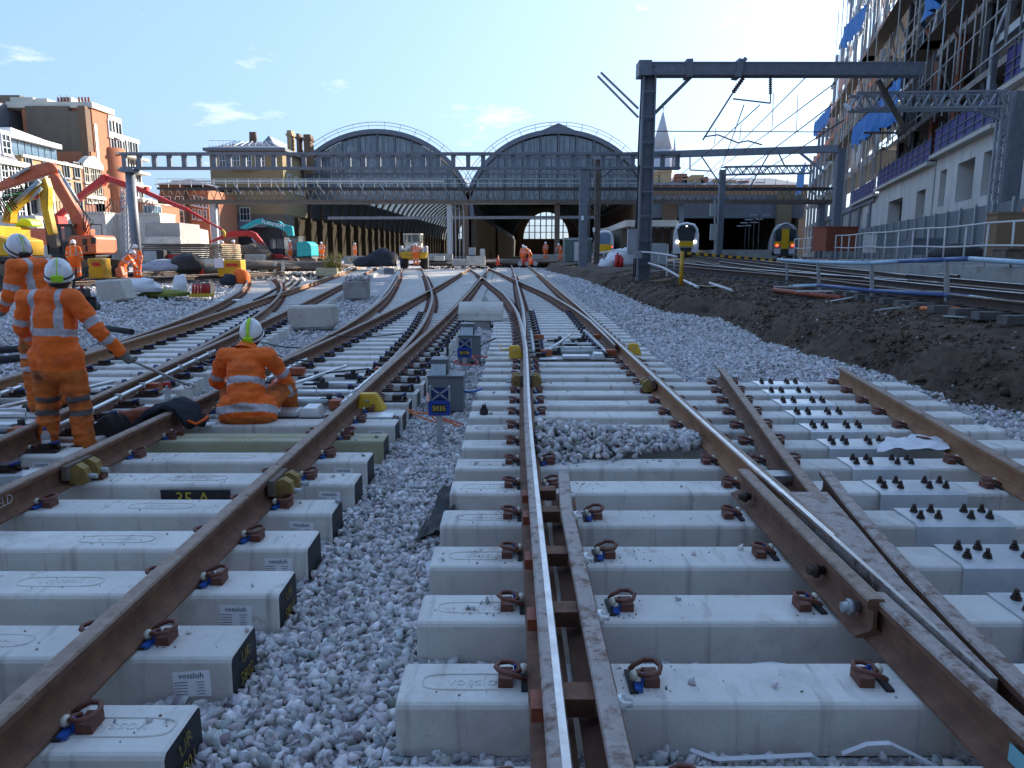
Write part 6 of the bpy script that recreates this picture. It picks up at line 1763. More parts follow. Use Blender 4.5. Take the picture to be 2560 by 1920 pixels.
pts = np.array([(random.uniform(a.x, b.x), 27 + random.uniform(.05, .7), b.z + random.uniform(0, .16)) for _ in range(120)]); tag(stones('stone_pile', pts, rng.uniform(.04, .09, 120), tint=(1.2, 1.15, 1.1)), kind='stuff')
t, a, b = boxthing('concrete_box', 'dark lump of broken concrete behind the stone heaped box', 'lump', 880, 918, 690, 703, 27.9, .6, 'concrete')
boxthing('cable_box', 'small grey box with white label between the far left tracks', 'box', 960, 982, 670, 686, 44, .5, 'steel_grey')
boxthing('cable_box', 'small white box at the far end of the left track', 'box', 943, 957, 672, 684, 45, .4, 'galv')
t, a, b = boxthing('white_duct', 'white duct piece lying on the switch of the left track', 'duct', 535, 590, 750, 765, 24, .5, 'galv')
# rounded orange sack, black cable bag
def lump(name, label, cat, px, py, D, s, mat, n=14):
    p = at(px, py, D); mb = MB(); mb.ball((0, 0, 0), 1.0, n, 9, 0, zmin=-.35)
    for i, v in enumerate(mb.v):
        q = Vector(v); f = 1 + .22 * noise.noise(q * 1.7 + Vector((px * .1, py * .1, 0))) + .10 * noise.noise(q * 4.5 + Vector((px, 0, 0)))
        mb.v[i] = (q.x * s[0] * f, q.y * s[1] * f, (q.z + .3) * s[2] * f)
    o = mb.build(name, mat, None, loc=p); return tag(o, label, cat)
lump('orange_sack', 'bright orange sack on the gravel beside the yellow box', 'sack', 603, 708, 37, (.42, .35, .55), 'hivis')
lump('black_bag', 'black bag on the gravel left of the orange sack', 'bag', 572, 712, 36.6, (.38, .3, .42), 'dark_navy')
lump('rubble_sack', 'large white rubble sack beside the red buckets', 'sack', 1553, 664, 40, (.75, .6, .75), 'sack_white')
lump('rubble_sack', 'small white rubble sack left of the large one', 'sack', 1517, 666, 39, (.42, .4, .36), 'sack_white')
lump('rubble_sack', 'white plastic bag on the gravel by the red bottles', 'sack', 452, 734, 27.5, (.28, .25, .5), 'sack_white')
lump('plastic_heap', 'crumpled white plastic behind the concrete wedge barrier', 'plastic', 350, 728, 26, (.75, .5, .34), 'sack_white')
lump('hose_heap', 'heap of yellow and green hoses on the gravel', 'hoses', 410, 740, 26.5, (.85, .5, .2), 'hose_heap')
lump('black_bag', 'big black bag at the far end of the left track', 'bag', 955, 664, 58, (1.2, .9, 1.0), 'dark_navy')
lump('black_bag', 'black bag and hoses left of the far black bag', 'bag', 918, 666, 58, (1.0, .8, .6), 'dark_navy')
lump('sheeting_roll', 'grey plastic sheeting rolled on the ground before the timber stack', 'sheeting', 412, 676, 40, (1.3, .7, .42), 'sack_grey')
lump('cable_drum_cover', 'dark tarpaulin over cables beside the grey sheeting', 'tarpaulin', 470, 676, 40, (.8, .6, .75), 'plant_dark')
lump('cable_drum_cover', 'long dark heap of mats before the timber stack', 'heap', 505, 684, 41, (1.4, .7, .4), 'timber_grey')
t = thing('bottle_crate', 'crate of red bottles with yellow rim on the gravel', 'crate', at(498, 738, 27.5))
a = at(478, 742, 27.5); mb = MB(); mb.box(a.x, a.x + .72, 27.3, 27.8, a.z, a.z + .12); mb.build('tray', 'cover_yellow', t)
for i in range(6):
    mb = MB(); x = a.x + .08 + .11 * i; mb.cyl((x, 27.5, a.z + .1), (x + .05, 27.45, a.z + .42), .05, .045, 8); mb.ball((x + .05, 27.45, a.z + .43), .045, 8, 5); mb.build('bottle', 'plant_red', t)
boxthing('generator', 'dark generator next to the crate of red bottles', 'generator', 508, 524, 708, 738, 28.3, .5, 'plant_dark')
# old excavator bucket and stone slabs near the red excavator
t = thing('excavator_bucket', 'muddy excavator bucket with sides coloured pale as if sunlit before the red excavator', 'bucket', at(690, 682, 46))
for px in (688, 708): pxp('side_plate', [(px - 4, 655), (px + 2, 653), (px + 4, 672), (px, 682), (px - 5, 680)], 46, .08, 'concrete_pale', t)  # pale material stands in for sunlight on the bucket sides
pxp('shell', [(670, 660), (706, 658), (708, 680), (672, 681)], 46.4, .5, 'mud', t)
boxthing('stone_slab', 'pale stone block lying left of the muddy bucket', 'block', 645, 668, 663, 680, 46, .6, 'concrete_pale')
boxthing('stone_slab', 'pale stone slab leaning under the red excavator boom', 'slab', 612, 655, 636, 660, 50, .8, 'concrete_pale')
boxthing('planter_box', 'mossy green trough with dry stalks beside the left track', 'trough', 790, 842, 670, 690, 47, .9, 'bearer_olive')
mb = MB()
for i in range(70):
    p = at(random.uniform(812, 850), 678, 47.4 + random.uniform(-.3, .3)); q = p + Vector((random.uniform(-.35, .25), random.uniform(-.2, .2), random.uniform(.4, 1.25))); mb.cyl(p, q, .022, .008, 4)
    for k in range(3): c = p.lerp(q, .4 + .2 * k); mb.ball(c, (.04, .04, .06), 5, 3)
tag(mb.build('dry_stalks', 'grass_dry'), kind='stuff')
misc = [('stone_slab', 'cream concrete block with dark joints far behind the crossing', 1166, 1212, 640, 664, 62, 1.4, 'concrete_pale'), ('stone_slab', 'upright cream concrete block beside the far cones', 1200, 1212, 622, 642, 62.5, .5, 'concrete_pale'),
        ('control_box', 'small grey control box on the far cream blocks', 1172, 1188, 619, 638, 62.6, .4, 'steel_pale'), ('stone_slab', 'low cream slab left of the far cream block', 1130, 1166, 648, 664, 63, 1.0, 'concrete_pale'),
        ('low_wall', 'low grey trough wall behind the far workers', 860, 990, 640, 660, 66, 1.0, 'concrete'), ('low_wall', 'pale low wall behind the wheel loader on its right', 1070, 1130, 634, 652, 70, 1.0, 'concrete'),
        ('skip', 'grey skip far left under the walkway', 602, 652, 634, 660, 56, 2.0, 'steel_grey'), ('low_wall', 'long pale kerb before the timber stack', 475, 545, 648, 664, 45, 1.0, 'concrete_pale'), ('site_hut', 'small grey cabin below the abutment', 360, 398, 628, 655, 47, 1.6, 'galv_dull'),
        ('barrel', 'dark drum with pale lid before the timber stack', 392, 408, 626, 656, 46, .5, 'plant_dark'), ('red_beam', 'flat red beam lying along the timber stack', 412, 480, 636, 646, 46.4, .8, 'plant_red'),
        ('low_wall', 'grey concrete kerb wall far behind the right workers', 1330, 1420, 636, 652, 76, 1.2, 'concrete'), ('signal_box_case', 'grey case far right of the loader', 1086, 1110, 640, 652, 66, .6, 'galv_dull')]
for nm, lab, a, b, c, d, D, dep, m_ in misc: boxthing(nm, lab, nm.split('_')[-1], a, b, c, d, D, dep, m_)
t = thing('pallet', 'tilted timber pallet leaning at the far end of the left track', 'pallet', at(895, 664, 60))
for i in range(5): mb = MB(); mb.bar(at(872 + 9 * i, 648, 60), at(884 + 9 * i, 664, 60), .22, .06); mb.build('slat', 'timber_pale', t)
mb = MB(); mb.bar(at(872, 650, 60.1), at(912, 642, 60.1), .1, .1); mb.bar(at(882, 664, 60.1), at(922, 656, 60.1), .1, .1); mb.build('rail', 'timber', t)
def cone(px, py, D, lab):
    p = at(px, py, D); mb = MB(); mb.cyl(p, p + Vector((0, 0, .75)), .16, .03, 12); mb.box(p.x - .22, p.x + .22, D - .22, D + .22, p.z - .01, p.z + .04); tag(mb.build('traffic_cone', 'cable_red'), lab, 'cone')
cone(1245, 662, 60, 'red traffic cone at the far end of the crossing')
cone(505, 690, 40, 'red cone lying by the old track before the timber')
# low mesh barriers on the left
for i, (px, D) in enumerate([(405, 42), (445, 42.5), (1120, 66)]):
    a, b = at(px, 672 if D < 50 else 660, D), at(px + 44, 648, D); t = thing('mesh_barrier', ['low pale mesh barrier behind the standing worker', 'low pale mesh barrier behind the grey sheeting', 'low mesh barrier far behind the crossing'][i], 'barrier', a)
    mb = MB()
    for k in range(12): x = a.x + (b.x - a.x) * k / 11; mb.bar((x, D, a.z), (x, D, b.z), .02)
    mb.bar((a.x, D, b.z), (b.x, D, b.z), .045); mb.bar((a.x, D, a.z + .1), (b.x, D, a.z + .1), .045); mb.build('mesh', 'galv_dull', t)
# rubble on the left ground
n = 2600
px_ = rng.uniform(560, 1000, n); y = rng.uniform(43, 74, n); x = (px_ - 1280) / 1870 * y
keep = np.array([(b < 63 and (a < xP(b) - 2.2)) or b > 65 for a, b in zip(x, y)])
x, y = x[keep], y[keep]; z = np.array([ground_h(a, min(b, 90)) for a, b in zip(x, y)])
tag(stones('rubble', np.stack([x, y, z + .04], 1), rng.uniform(.05, .22, len(x)) * rng.choice([1, 1, 1, 1.6], len(x)), tint=(1.15, 1.02, .85)), kind='stuff')
n = 1500; px_ = rng.uniform(1060, 1560, n); y = rng.uniform(66, 84, n); x = (px_ - 1280) / 1870 * y; z = np.array([ground_h(a, b) for a, b in zip(x, y)])
tag(stones('rubble', np.stack([x, y, z + .04], 1), rng.uniform(.05, .2, n), tint=(.9, .8, .7)), kind='stuff')
# mounds behind the end of the new track
for lab, px, py, D, s in [('low mound of dark soil behind the end of the right track', 1330, 664, 72, (6, 2.5, .5)), ('low mound of dark soil behind the end of the middle track', 1180, 664, 71, (6, 2, .4)), ('pale mound of rubble beside the red excavator', 745, 676, 49, (3.2, 1.6, .5)), ('pale mound of rubble under the teal excavator', 640, 672, 47, (2.6, 1.4, .4)), ('sandy heap of rubble in front of the skip', 625, 655, 53, (1.6, 1.2, 1.0))]:
    lump('soil_mound', lab, 'mound', px, py, D, s, 'soil' if 'soil' in lab else 'mud', 24)

# ------------------------------------------------------------------ right: cabinets, posts, rails
t, a, b = boxthing('relay_cabinet', 'green relay cabinet with pale roof and doors behind the grey column', 'cabinet', 1411, 1480, 600, 656, 58, 2.0, 'cabinet_green', lid='galv_dull')
for i in range(3): mb = MB(); x0 = a.x + .1 + i * (b.x - a.x - .2) / 3; mb.box(x0, x0 + (b.x - a.x - .3) / 3, 57.95, 57.99, a.z + .1, b.z - .15); mb.build('door', 'cabinet_green' if i != 1 else 'galv', t)
t = thing('bucket_pair', 'two red fire buckets standing before the white sacks', 'buckets', at(1549, 668, 38.5))
for px, h in ((1543, .62), (1552, .5)): p = at(px, 668, 38.5); mb = MB(); mb.cyl(p, p + Vector((0, 0, h)), .13, .13, 12); mb.cyl(p + Vector((0, 0, h)), p + Vector((0, 0, h + .12)), .05, .04, 8); mb.build('bucket', 'plant_red', t)
t = thing('barrier_post', 'yellow painted post with striped bar reaching right', 'post', at(1702, 710, 24))
p = at(1702, 712, 24); q = at(1706, 628, 24); mb = MB(); mb.cyl(p, q, .07, .065, 10); mb.build('post', 'plant_yellow', t)
a, b = at(1707, 632, 24), at(1950, 652, 24.5)
for i in range(24): mb = MB(); mb.bar(a.lerp(b, i / 24), a.lerp(b, (i + 1) / 24), .075, .075); mb.build('stripe', 'plant_yellow' if i % 2 else 'black_rubber', t)
t = thing('handrail', 'bent white handrail sagging left of the yellow post', 'handrail', at(1660, 690, 27))
tp = [at(1500, 632, 36), at(1540, 626, 34), at(1625, 631, 29), at(1665, 636, 27), at(1692, 642, 25.5)]; lw = [at(1622, 658, 29), at(1655, 668, 27), at(1685, 684, 25.5), at(1702, 694, 24.6)]
mb = MB(); mb.tube(tp, .035, 6); mb.build('rail', 'rail_white', t); mb = MB(); mb.tube(lw, .04, 6); mb.build('rail', 'rail_white', t)
for px, py0, py1, D in [(1630, 632, 668, 28.8), (1648, 634, 672, 27.8), (1668, 637, 678, 26.8), (1686, 641, 684, 25.8), (1510, 631, 650, 35)]: mb = MB(); mb.cyl(at(px, py0, D), at(px, py1, D), .03, .03, 6); mb.build('post', 'galv_dull', t)
# blue handrail
t = thing('handrail', 'blue and pale blue pipe handrail on the soil bank at right', 'handrail', at(2200, 750, 15.5))
top = [((1945, 649), 23.5), ((2045, 656), 18.6), ((2178, 658), 15.8), ((2250, 653), 14.8), ((2365, 649), 13.3), ((2425, 647), 12.7), ((2640, 662), 10.4)]
low = [((1935, 718), 22.5), ((2045, 713), 18.6), ((2175, 726), 15.8), ((2365, 737), 13.3), ((2425, 743), 12.7), ((2640, 775), 10.4)]
cols = ['rail_skyblue', 'rail_skyblue', 'rail_skyblue', 'rail_bluepaint', 'rail_bluepaint', 'rail_skyblue']
for i in range(6): mb = MB(); mb.cyl(at(*top[i][0], top[i][1]), at(*top[i+1][0], top[i+1][1]), .043, .043, 10); mb.build('top_rail', cols[i], t)
cols = ['rail_skyblue', 'rail_bluepaint', 'rail_bluepaint', 'rail_bluepaint', 'rail_skyblue']
for i in range(5): mb = MB(); mb.cyl(at(*low[i][0], low[i][1]), at(*low[i+1][0], low[i+1][1]), .043, .043, 10); mb.build('lower_rail', cols[i], t)
for px, y0_, y1_, D in [(1966, 650, 722, 22.5), (2045, 656, 724, 18.6), (2178, 658, 748, 15.8), (2365, 649, 765, 13.3)]:
    mb = MB(); mb.bar(at(px, y0_, D), at(px + 3, y1_, D), .065, .065); mb.build('post', 'galv_dull', t)
    mb = MB(); mb.bar(at(px + 3, y1_, D), at(px + 60 * 14 / D, y1_ + 26 * 14 / D, D - .8), .07, .02); mb.build('foot_brace', 'galv_dull', t)
# loose pipes and offcuts on the soil
loose = [('brown pipe lying on the soil under the blue handrail', (1935, 725), (2105, 745), 18.5, .06, 'rust_red'), ('short orange pipe on the soil at right', (2302, 772), (2400, 774), 13.2, .045, 'cable_orange'), ('pale strip of metal on the soil under the handrail', (2185, 776), (2285, 765), 14, .03, 'galv_dull'), ('pale flat strip on the soil bank', (2065, 755), (2140, 742), 16, .03, 'galv_dull'),
         ('long pale pipe beside the yellow post', (1705, 700), (1745, 718), 24.5, .05, 'galv'), ('pale pipe slanting across the old track', (1775, 708), (1830, 726), 22, .045, 'rail_white'), ('pale timber plank lying by the old track', (1738, 714), (1795, 716), 22.5, .06, 'timber_pale'), ('rusty bar beside the heavy column foot', (1625, 705), (1680, 700), 27, .06, 'timber'), ('thin white pipe lying at the right edge', (2430, 792), (2480, 788), 12.4, .02, 'rail_white'), ('pale offcut lying by the right handrail foot', (2365, 790), (2415, 793), 12.4, .035, 'galv_dull')]
for lab, p, q, D, r, m_ in loose:
    def onb(p_):
        best = None
        lo, hi = 6, 60
        for _ in range(40):
            m2 = (lo + hi) / 2; w = at(*p_, m2); gz = g(m2) + (.58 + .27 * sstep(.9, 3.2, w.x - xbank(m2)))
            if w.z > gz + .05: lo = m2
            else: hi = m2
        return at(*p_, lo)
    a, b = onb(p), onb(q)
    mb = MB()
    if 'strip' in lab or 'plank' in lab or 'offcut' in lab: mb.bar(a, b, r * 3, .02)
    else: mb.cyl(a, b, r, r, 8)
    tag(mb.build('loose_pipe' if 'pipe' in lab else 'loose_strip', m_), lab, 'pipe' if 'pipe' in lab else 'strip', 'loose pieces on the soil bank')
# old rails and pipes lying about by the yellow post
STREWN = ORD + ['farthest']
ys_ = sorted(random.uniform(18, 34) for _ in range(16))
for i in range(16):
    y = ys_[i]; x = xbank(y) + random.uniform(1.8, 4.8); L_ = random.uniform(.8, 3.5); a_ = random.uniform(-.9, .9)
    z = g(y) + .88; mb = MB(); mb.bar((x, y, z), (x + L_ * math.cos(a_), y + L_ * math.sin(a_), z + random.uniform(-.02, .08)), .07, .03)
    tag(mb.build('loose_strip', ['rail_white', 'timber_grey', 'timber'][i % 3]), '%s strip strewn near the yellow post, %s from the camera' % (('pale', 'weathered', 'rusty')[i % 3], STREWN[i]), 'strip', 'strewn offcuts by the old tracks')

# ================================================================== PEOPLE
def evaluated(me, voxel, smooth=6):
    o = bpy.data.objects.new('tmp', me); C.objects.link(o)
    r = o.modifiers.new('r', 'REMESH'); r.mode = 'VOXEL'; r.voxel_size = voxel
    s = o.modifiers.new('s', 'SMOOTH'); s.iterations = smooth; s.factor = .5
    dg = bpy.context.evaluated_depsgraph_get()
    out = bpy.data.meshes.new_from_object(o.evaluated_get(dg))
    bpy.data.objects.remove(o)
    return out

STAND = dict(pel=(0, 0, .95), chest=(0, .0, 1.25), neck=(0, .0, 1.45), head=(0, .03, 1.585),
             hipL=(-.10, 0, .92), hipR=(.10, 0, .92), kneeL=(-.12, .03, .50), kneeR=(.12, .03, .50), ankL=(-.13, -.02, .09), ankR=(.13, -.02, .09),
             shL=(-.195, -.01, 1.40), shR=(.195, -.01, 1.40), elL=(-.27, -.03, 1.13), elR=(.27, -.03, 1.13), haL=(-.27, .08, .90), haR=(.27, .08, .90))

def person(label, loc, rotz, pose=None, voxel=.03, helmet='helmet_white', lamp=None, head_yaw=0.0, head_pitch=0.0, trousers='hivis_dirty', jacket='hivis', bands='reflective', lowbands='reflective', group=None, scale=1.0, hands=False, straps=True, bare=False, toes=None, seated=False):
    J = {k: Vector(v) for k, v in {**STAND, **(pose or {})}.items()}
    seg = []            # (p, q, r0, r1, kind)
    def S_(p, q, r0, r1, kind): seg.append((J[p] if isinstance(p, str) else Vector(p), J[q] if isinstance(q, str) else Vector(q), r0, r1, kind))
    low = J['pel'].lerp(J['hipL'].lerp(J['hipR'], .5), .5) - (J['chest'] - J['pel']).normalized() * .10
    if seated: low = J['pel'] + Vector((0, .02, -.045))
    S_(low, 'pel', .17 if seated else .155, .16, 'torso'); S_('pel', 'chest', .158, .175, 'torso')
    S_('shL', 'shR', .085, .085, 'torso'); S_('chest', J['neck'] - (J['neck'] - J['chest']) * .25, .165, .10, 'torso')
    S_('hipL', 'hipR', .16 if seated else .125, .16 if seated else .125, 'hip')
    for s in 'LR':
        S_('hip' + s, 'knee' + s, .115, .09, 'thigh'); S_('knee' + s, 'ank' + s, .09, .082, 'shin')
        tdir = (toes or Vector((0, 1, 0))); a = J['ank' + s]; S_(a + Vector((0, 0, -.03)) - tdir * .04, a + tdir * .17 + Vector((0, 0, -.05)), .052, .045, 'boot')
        S_('sh' + s, 'el' + s, .078, .064, 'uparm'); S_('el' + s, 'ha' + s, .064, .046, 'forearm')
        d = (J['ha' + s] - J['el' + s]).normalized(); S_(J['ha' + s], J['ha' + s] + d * .07, .045, .04, 'hand')
    S_('neck', J['head'] - (J['head'] - J['neck']) * .2, .06, .06, 'neck')
    mb = MB()
    chestn = (J['shR'] - J['shL']).normalized()
    for p, q, r0, r1, kind in seg:
        if kind in ('torso',):
            d = (q - p); n = 5
            pts = [p + d * (i / n) for i in range(n + 1)]; rr = [r0 + (r1 - r0) * i / n for i in range(n + 1)]
            mb.ball(p, r0 * .98, 12, 8); mb.ball(q, r1 * .98, 12, 8); mb.tube(pts, rr, 14)
        else:
            mb.ball(p, r0, 12, 8); mb.ball(q, r1, 12, 8); mb.tube([p, p.lerp(q, .5), q], [r0, (r0 + r1) / 2 * 1.03, r1], 12)
    # head
    hc = J['head']; HR = Matrix.Rotation(head_yaw, 3, 'Z') @ Matrix.Rotation(-head_pitch, 3, 'X')
    mb.ball(hc, (.078, .098, .115), 14, 10, rot=HR); mb.ball(hc + HR @ Vector((0, .035, -.07)), (.058, .062, .055), 10, 8, rot=HR)
    mb.ball(hc + HR @ Vector((0, .105, -.022)), (.015, .022, .026), 8, 6, rot=HR)
    for s in (-1, 1): mb.ball(hc + HR @ Vector((s * .080, -.005, -.015)), (.012, .022, .034), 8, 6, rot=HR)
    # flatten the torso front to back
    me0 = mb.mesh('tmp', 'skin')
    fw = chestn.cross(Vector((0, 0, 1))).normalized() * -1
    me = evaluated(me0, voxel, 5 if voxel < .02 else 2)
    nv = len(me.vertices); co = np.empty(nv * 3, 'f'); me.vertices.foreach_get('co', co); co = co.reshape(-1, 3).astype(float)
    # cloth folds
    if voxel < .02:
        nr = np.empty(nv * 3, 'f'); me.vertices.foreach_get('normal', nr); nr = nr.reshape(-1, 3)
        hd = np.linalg.norm(co - np.array(hc), axis=1)
        for i in range(nv):
            if hd[i] > .2:
                v = Vector(co[i]); f = noise.noise(Vector((v.x * 9, v.y * 9, v.z * 15))) * .013 + noise.noise(v * 30) * .0065
                low_ = noise.noise(Vector((v.x * 5, v.y * 5, v.z * 26 + 3))) * (.012 if v.z < .75 else .005)
                co[i] += nr[i] * (f + low_)
        me.vertices.foreach_set('co', co.reshape(-1).astype('f'))
    mats = [jacket, trousers, bands, lowbands, 'skin', 'hair', 'glove', 'boot']
    me.materials.clear()
    for m_ in mats: me.materials.append(M[m_])
    nf = len(me.polygons); cen = np.empty(nf * 3, 'f'); me.polygons.foreach_get('center', cen); cen = cen.reshape(-1, 3)
    A = np.array([s_[0] for s_ in seg]); Bq = np.array([s_[1] for s_ in seg]); R0 = np.array([s_[2] for s_ in seg]); R1 = np.array([s_[3] for s_ in seg])
    d = Bq - A; dd = (d ** 2).sum(1) + 1e-9
    t = np.clip(((cen[:, None, :] - A[None]) * d[None]).sum(2) / dd[None], 0, 1)
    dist = np.linalg.norm(cen[:, None, :] - (A[None] + t[..., None] * d[None]), axis=2) / (R0 + (R1 - R0) * t)
    best = dist.argmin(1); tb = t[np.arange(nf), best]
    up = (J['neck'] - J['pel']); L_ = up.length; up = up / L_
    idx = np.zeros(nf, 'i')
    hd = HR.transposed()
    for i in range(nf):
        k = seg[best[i]][4]; tt = tb[i]; c = Vector(cen[i])
        loc_h = hd @ (c - hc)
        if (c - hc).length < .135 and loc_h.z > -.118:
            idx[i] = 4 if (loc_h.y > -.02 or loc_h.z < -.07) else 5
            if abs(loc_h.x) > .074 and abs(loc_h.y) < .03: idx[i] = 4
            continue
        h = (c - J['pel']).dot(up) / L_; lat = (c - J['pel']).dot(chestn)
        if k in ('torso', 'hip'):
            if h < -.30: idx[i] = 1
            elif .28 < h < .40 or (seated and -.22 < h < -.08): idx[i] = 2
            elif straps and h > .40 and .085 < abs(lat) < .135: idx[i] = 2
            else: idx[i] = 0
        elif k == 'thigh': idx[i] = 3 if .78 < tt < .90 else (0 if (h > -.30 and tt < .25) else 1)
        elif k == 'shin': idx[i] = 3 if .10 < tt < .22 else 1
        elif k == 'boot': idx[i] = 7
        elif k == 'uparm': idx[i] = 2 if .62 < tt < .82 else 0
        elif k == 'forearm': idx[i] = 2 if .22 < tt < .42 else (0 if tt < .93 else 6)
        elif k == 'hand': idx[i] = 6
        elif k == 'neck': idx[i] = 4 if tt > .55 else 0
    me.polygons.foreach_set('material_index', idx)
    me.polygons.foreach_set('use_smooth', np.ones(nf, bool))
    m4 = Matrix.Translation(loc) @ Matrix.Rotation(rotz, 4, 'Z') @ Matrix.Scale(scale, 4)
    root = bpy.data.objects.new('person', None); C.objects.link(root); root.matrix_world = m4; root.empty_display_size = .1
    tag(root, label, 'person', group)
    def child(nm, me_):
        o = bpy.data.objects.new(nm, me_); C.objects.link(o); o.parent = root; return o
    me.name = 'body'; child('body', me)
    # helmet shell with brim, strap and lamp
    def hp(x, y, z): return hc + HR @ Vector((x, y, z))
    mb = MB(); n = 18
    ring = [(.112, .0), (.113, .03), (.108, .065), (.092, .10), (.065, .128), (.03, .142)]
    vs = []
    for r_, z_ in ring:
        for j in range(n):
            a = 2 * math.pi * j / n; vs.append(hp(r_ * .92 * math.cos(a), r_ * 1.15 * math.sin(a) + .0, z_ + .012 + .012 * math.sin(a)))
    vs.append(hp(0, 0, .158)); k = len(ring)
    fs = [(i*n+j, i*n+(j+1) % n, (i+1)*n+(j+1) % n, (i+1)*n+j) for i in range(k-1) for j in range(n)] + [((k-1)*n+j, (k-1)*n+(j+1) % n, k*n) for j in range(n)]
    mb.add(vs, fs, 0, True)
    br = []
    for j in range(n):
        a = 2 * math.pi * j / n; ex = .012 + .045 * max(0, math.sin(a)) ** 2
        br.append(hp((.103 + ex * .6) * math.cos(a), (.129 + ex) * math.sin(a), .004 + .008 * math.sin(a)))
    mb.add([vs[j] for j in range(n)] + br, [(j, n + j, n + (j+1) % n, (j+1) % n) for j in range(n)], 0, True)
    inner = [hp(.085 * math.cos(2*math.pi*j/n), .11 * math.sin(2*math.pi*j/n), .0) for j in range(n)]
    mb.add(br + inner, [(j, n + j, n + (j+1) % n, (j+1) % n) for j in range(n)], 0, False)
    if voxel < .02:
        for zz in (-.025, .025): mb.tube([hp(zz, -.10 + .2 * i / 6, .125 + .036 * math.sin(math.pi * i / 6)) for i in range(7)], .006, 5)
    hel = child('helmet', mb.mesh('helmet', helmet))
    if voxel < .025:
        mb = MB(); mb.tube([hp(.109 * math.cos(a) * .95, .136 * math.sin(a), .035 + .012 * math.sin(a)) for a in [2 * math.pi * j / 20 for j in range(21)]], .0085, 6, 0, False)
        mb.tube([hp(0, -.137 + .27 * i / 8, .048 + .12 * math.sin(math.pi * i / 8)) for i in range(9)], .018 if seated else .006, 6, 1)
        s_ = mb.mesh('strap', ['black_rubber', 'lime']); o = bpy.data.objects.new('lamp_strap', s_); C.objects.link(o); o.parent = hel
        mb = MB(); mb.cbox(hp(0, -.142, .035), (.085, .03, .05), HR); mb.cbox(hp(0, -.158, .03), (.05, .012, .028), HR)
        o = bpy.data.objects.new('lamp_pack', mb.mesh('lamp_pack', lamp or 'lime')); C.objects.link(o); o.parent = hel
        mb = MB(); mb.cyl(hp(0, .138, .045), hp(0, .168, .05), .026, .024, 10); o = bpy.data.objects.new('head_lamp', mb.mesh('head_lamp', 'black_rubber')); C.objects.link(o); o.parent = hel
        # collar
        mb = MB(); nk = J['neck']; nd = (J['head'] - J['neck']).normalized()
        mb.tube([nk - nd * .05 + Vector((.0, 0, 0)), nk + nd * .0, nk + nd * .035], [.115, .092, .084], 16, 0, False)
        child('collar', mb.mesh('collar', jacket))
        # eyes
        mb = MB()
        for s in (-1, 1): mb.ball(hp(s * .030, .086, .006), (.012, .010, .008), 8, 6)
        child('eyes', mb.mesh('eyes', 'black_rubber'))
    if hands:
        for s in 'LR':
            h = J['ha' + s]; dr = (h - J['el' + s]).normalized(); side = Vector((1 if s == 'L' else -1, 0, 0)); side = (side - dr * side.dot(dr)).normalized(); nrm = dr.cross(side) * (1 if s == 'R' else -1)
            mb = MB(); p0 = h + dr * .02
            for k_, (ln, off) in enumerate(((.070, -.030), (.080, -.010), (.076, .010), (.060, .028))):
                b0 = p0 + dr * .055 + side * off; b1 = b0 + dr * ln * .45 + nrm * .018; b2 = b1 + dr * ln * .12 + nrm * ln * .45; b3 = b2 - dr * ln * .25 + nrm * .008
                mb.tube([p0 + side * off * .8, b0, b1, b2, b3], [.012, .0115, .011, .010, .008], 7)
            b0 = p0 + side * .035; mb.tube([p0 + dr * .005 + side * .02, b0 + dr * .02 + nrm * .012, b0 + dr * .05 + nrm * .035, b0 + dr * .055 + nrm * .055 - side * .02], [.014, .013, .012, .009], 7)
            mb.ball(p0 + dr * .025, (.04, .04, .026), 10, 7)
            child('glove', mb.mesh('glove', 'glove'))
    return root

# worker A: back to the camera, holding a long bar
pA = Vector((-3.80, 6.19, .02))
person('worker in orange with white helmet, back turned, holding a long steel bar', pA, 0.0, dict(
    kneeL=(-.15, .06, .50), ankL=(-.17, .0, .09), kneeR=(.13, .04, .50), ankR=(.16, .0, .09),
    elL=(-.28, .02, 1.14), haL=(-.23, .20, .98), elR=(.36, .02, 1.13), haR=(.46, .18, .915), chest=(0, .02, 1.25), neck=(.01, .06, 1.44), head=(.03, .10, 1.565)), voxel=.0125, head_yaw=.42, head_pitch=-.25, lowbands='reflective_dirty', hands=True, scale=1.0)
bar_a, bar_b = pA + Vector((.40, .10, .95)), at(472, 964, 7.5)
t = thing('steel_bar', 'long steel pinch bar held by the near standing worker', 'bar', bar_b)
mb = MB(); mb.tube([bar_a, bar_a.lerp(bar_b, .25)], .017, 8); mb.build('grip', 'black_rubber', t)
mb = MB(); mb.tube([bar_a.lerp(bar_b, .2), bar_b], .0135, 8); mb.build('shaft', 'galv_dull', t)
mb = MB(); mb.tube([bar_b + Vector((.05 * math.cos(a), .0, .05 * math.sin(a) * .6)) for a in [i * math.pi / 6 for i in range(13)]], .012, 6, 0, False); mb.build('ring_end', 'galv', t)
# worker B: behind, turned to the left and looking down
person('worker in orange standing at far left behind the one with the bar, face turned down', Vector((-4.66, 7.4, .22)), math.radians(66), dict(
    chest=(0, .05, 1.25), neck=(0, .13, 1.43), head=(0, .22, 1.545), elL=(-.26, .02, 1.14), haL=(-.20, .24, 1.0), elR=(.26, .02, 1.14), haR=(.20, .24, 1.0)), voxel=.0125, head_yaw=-.25, head_pitch=-.5, hands=True, scale=1.03, lamp='black_rubber')
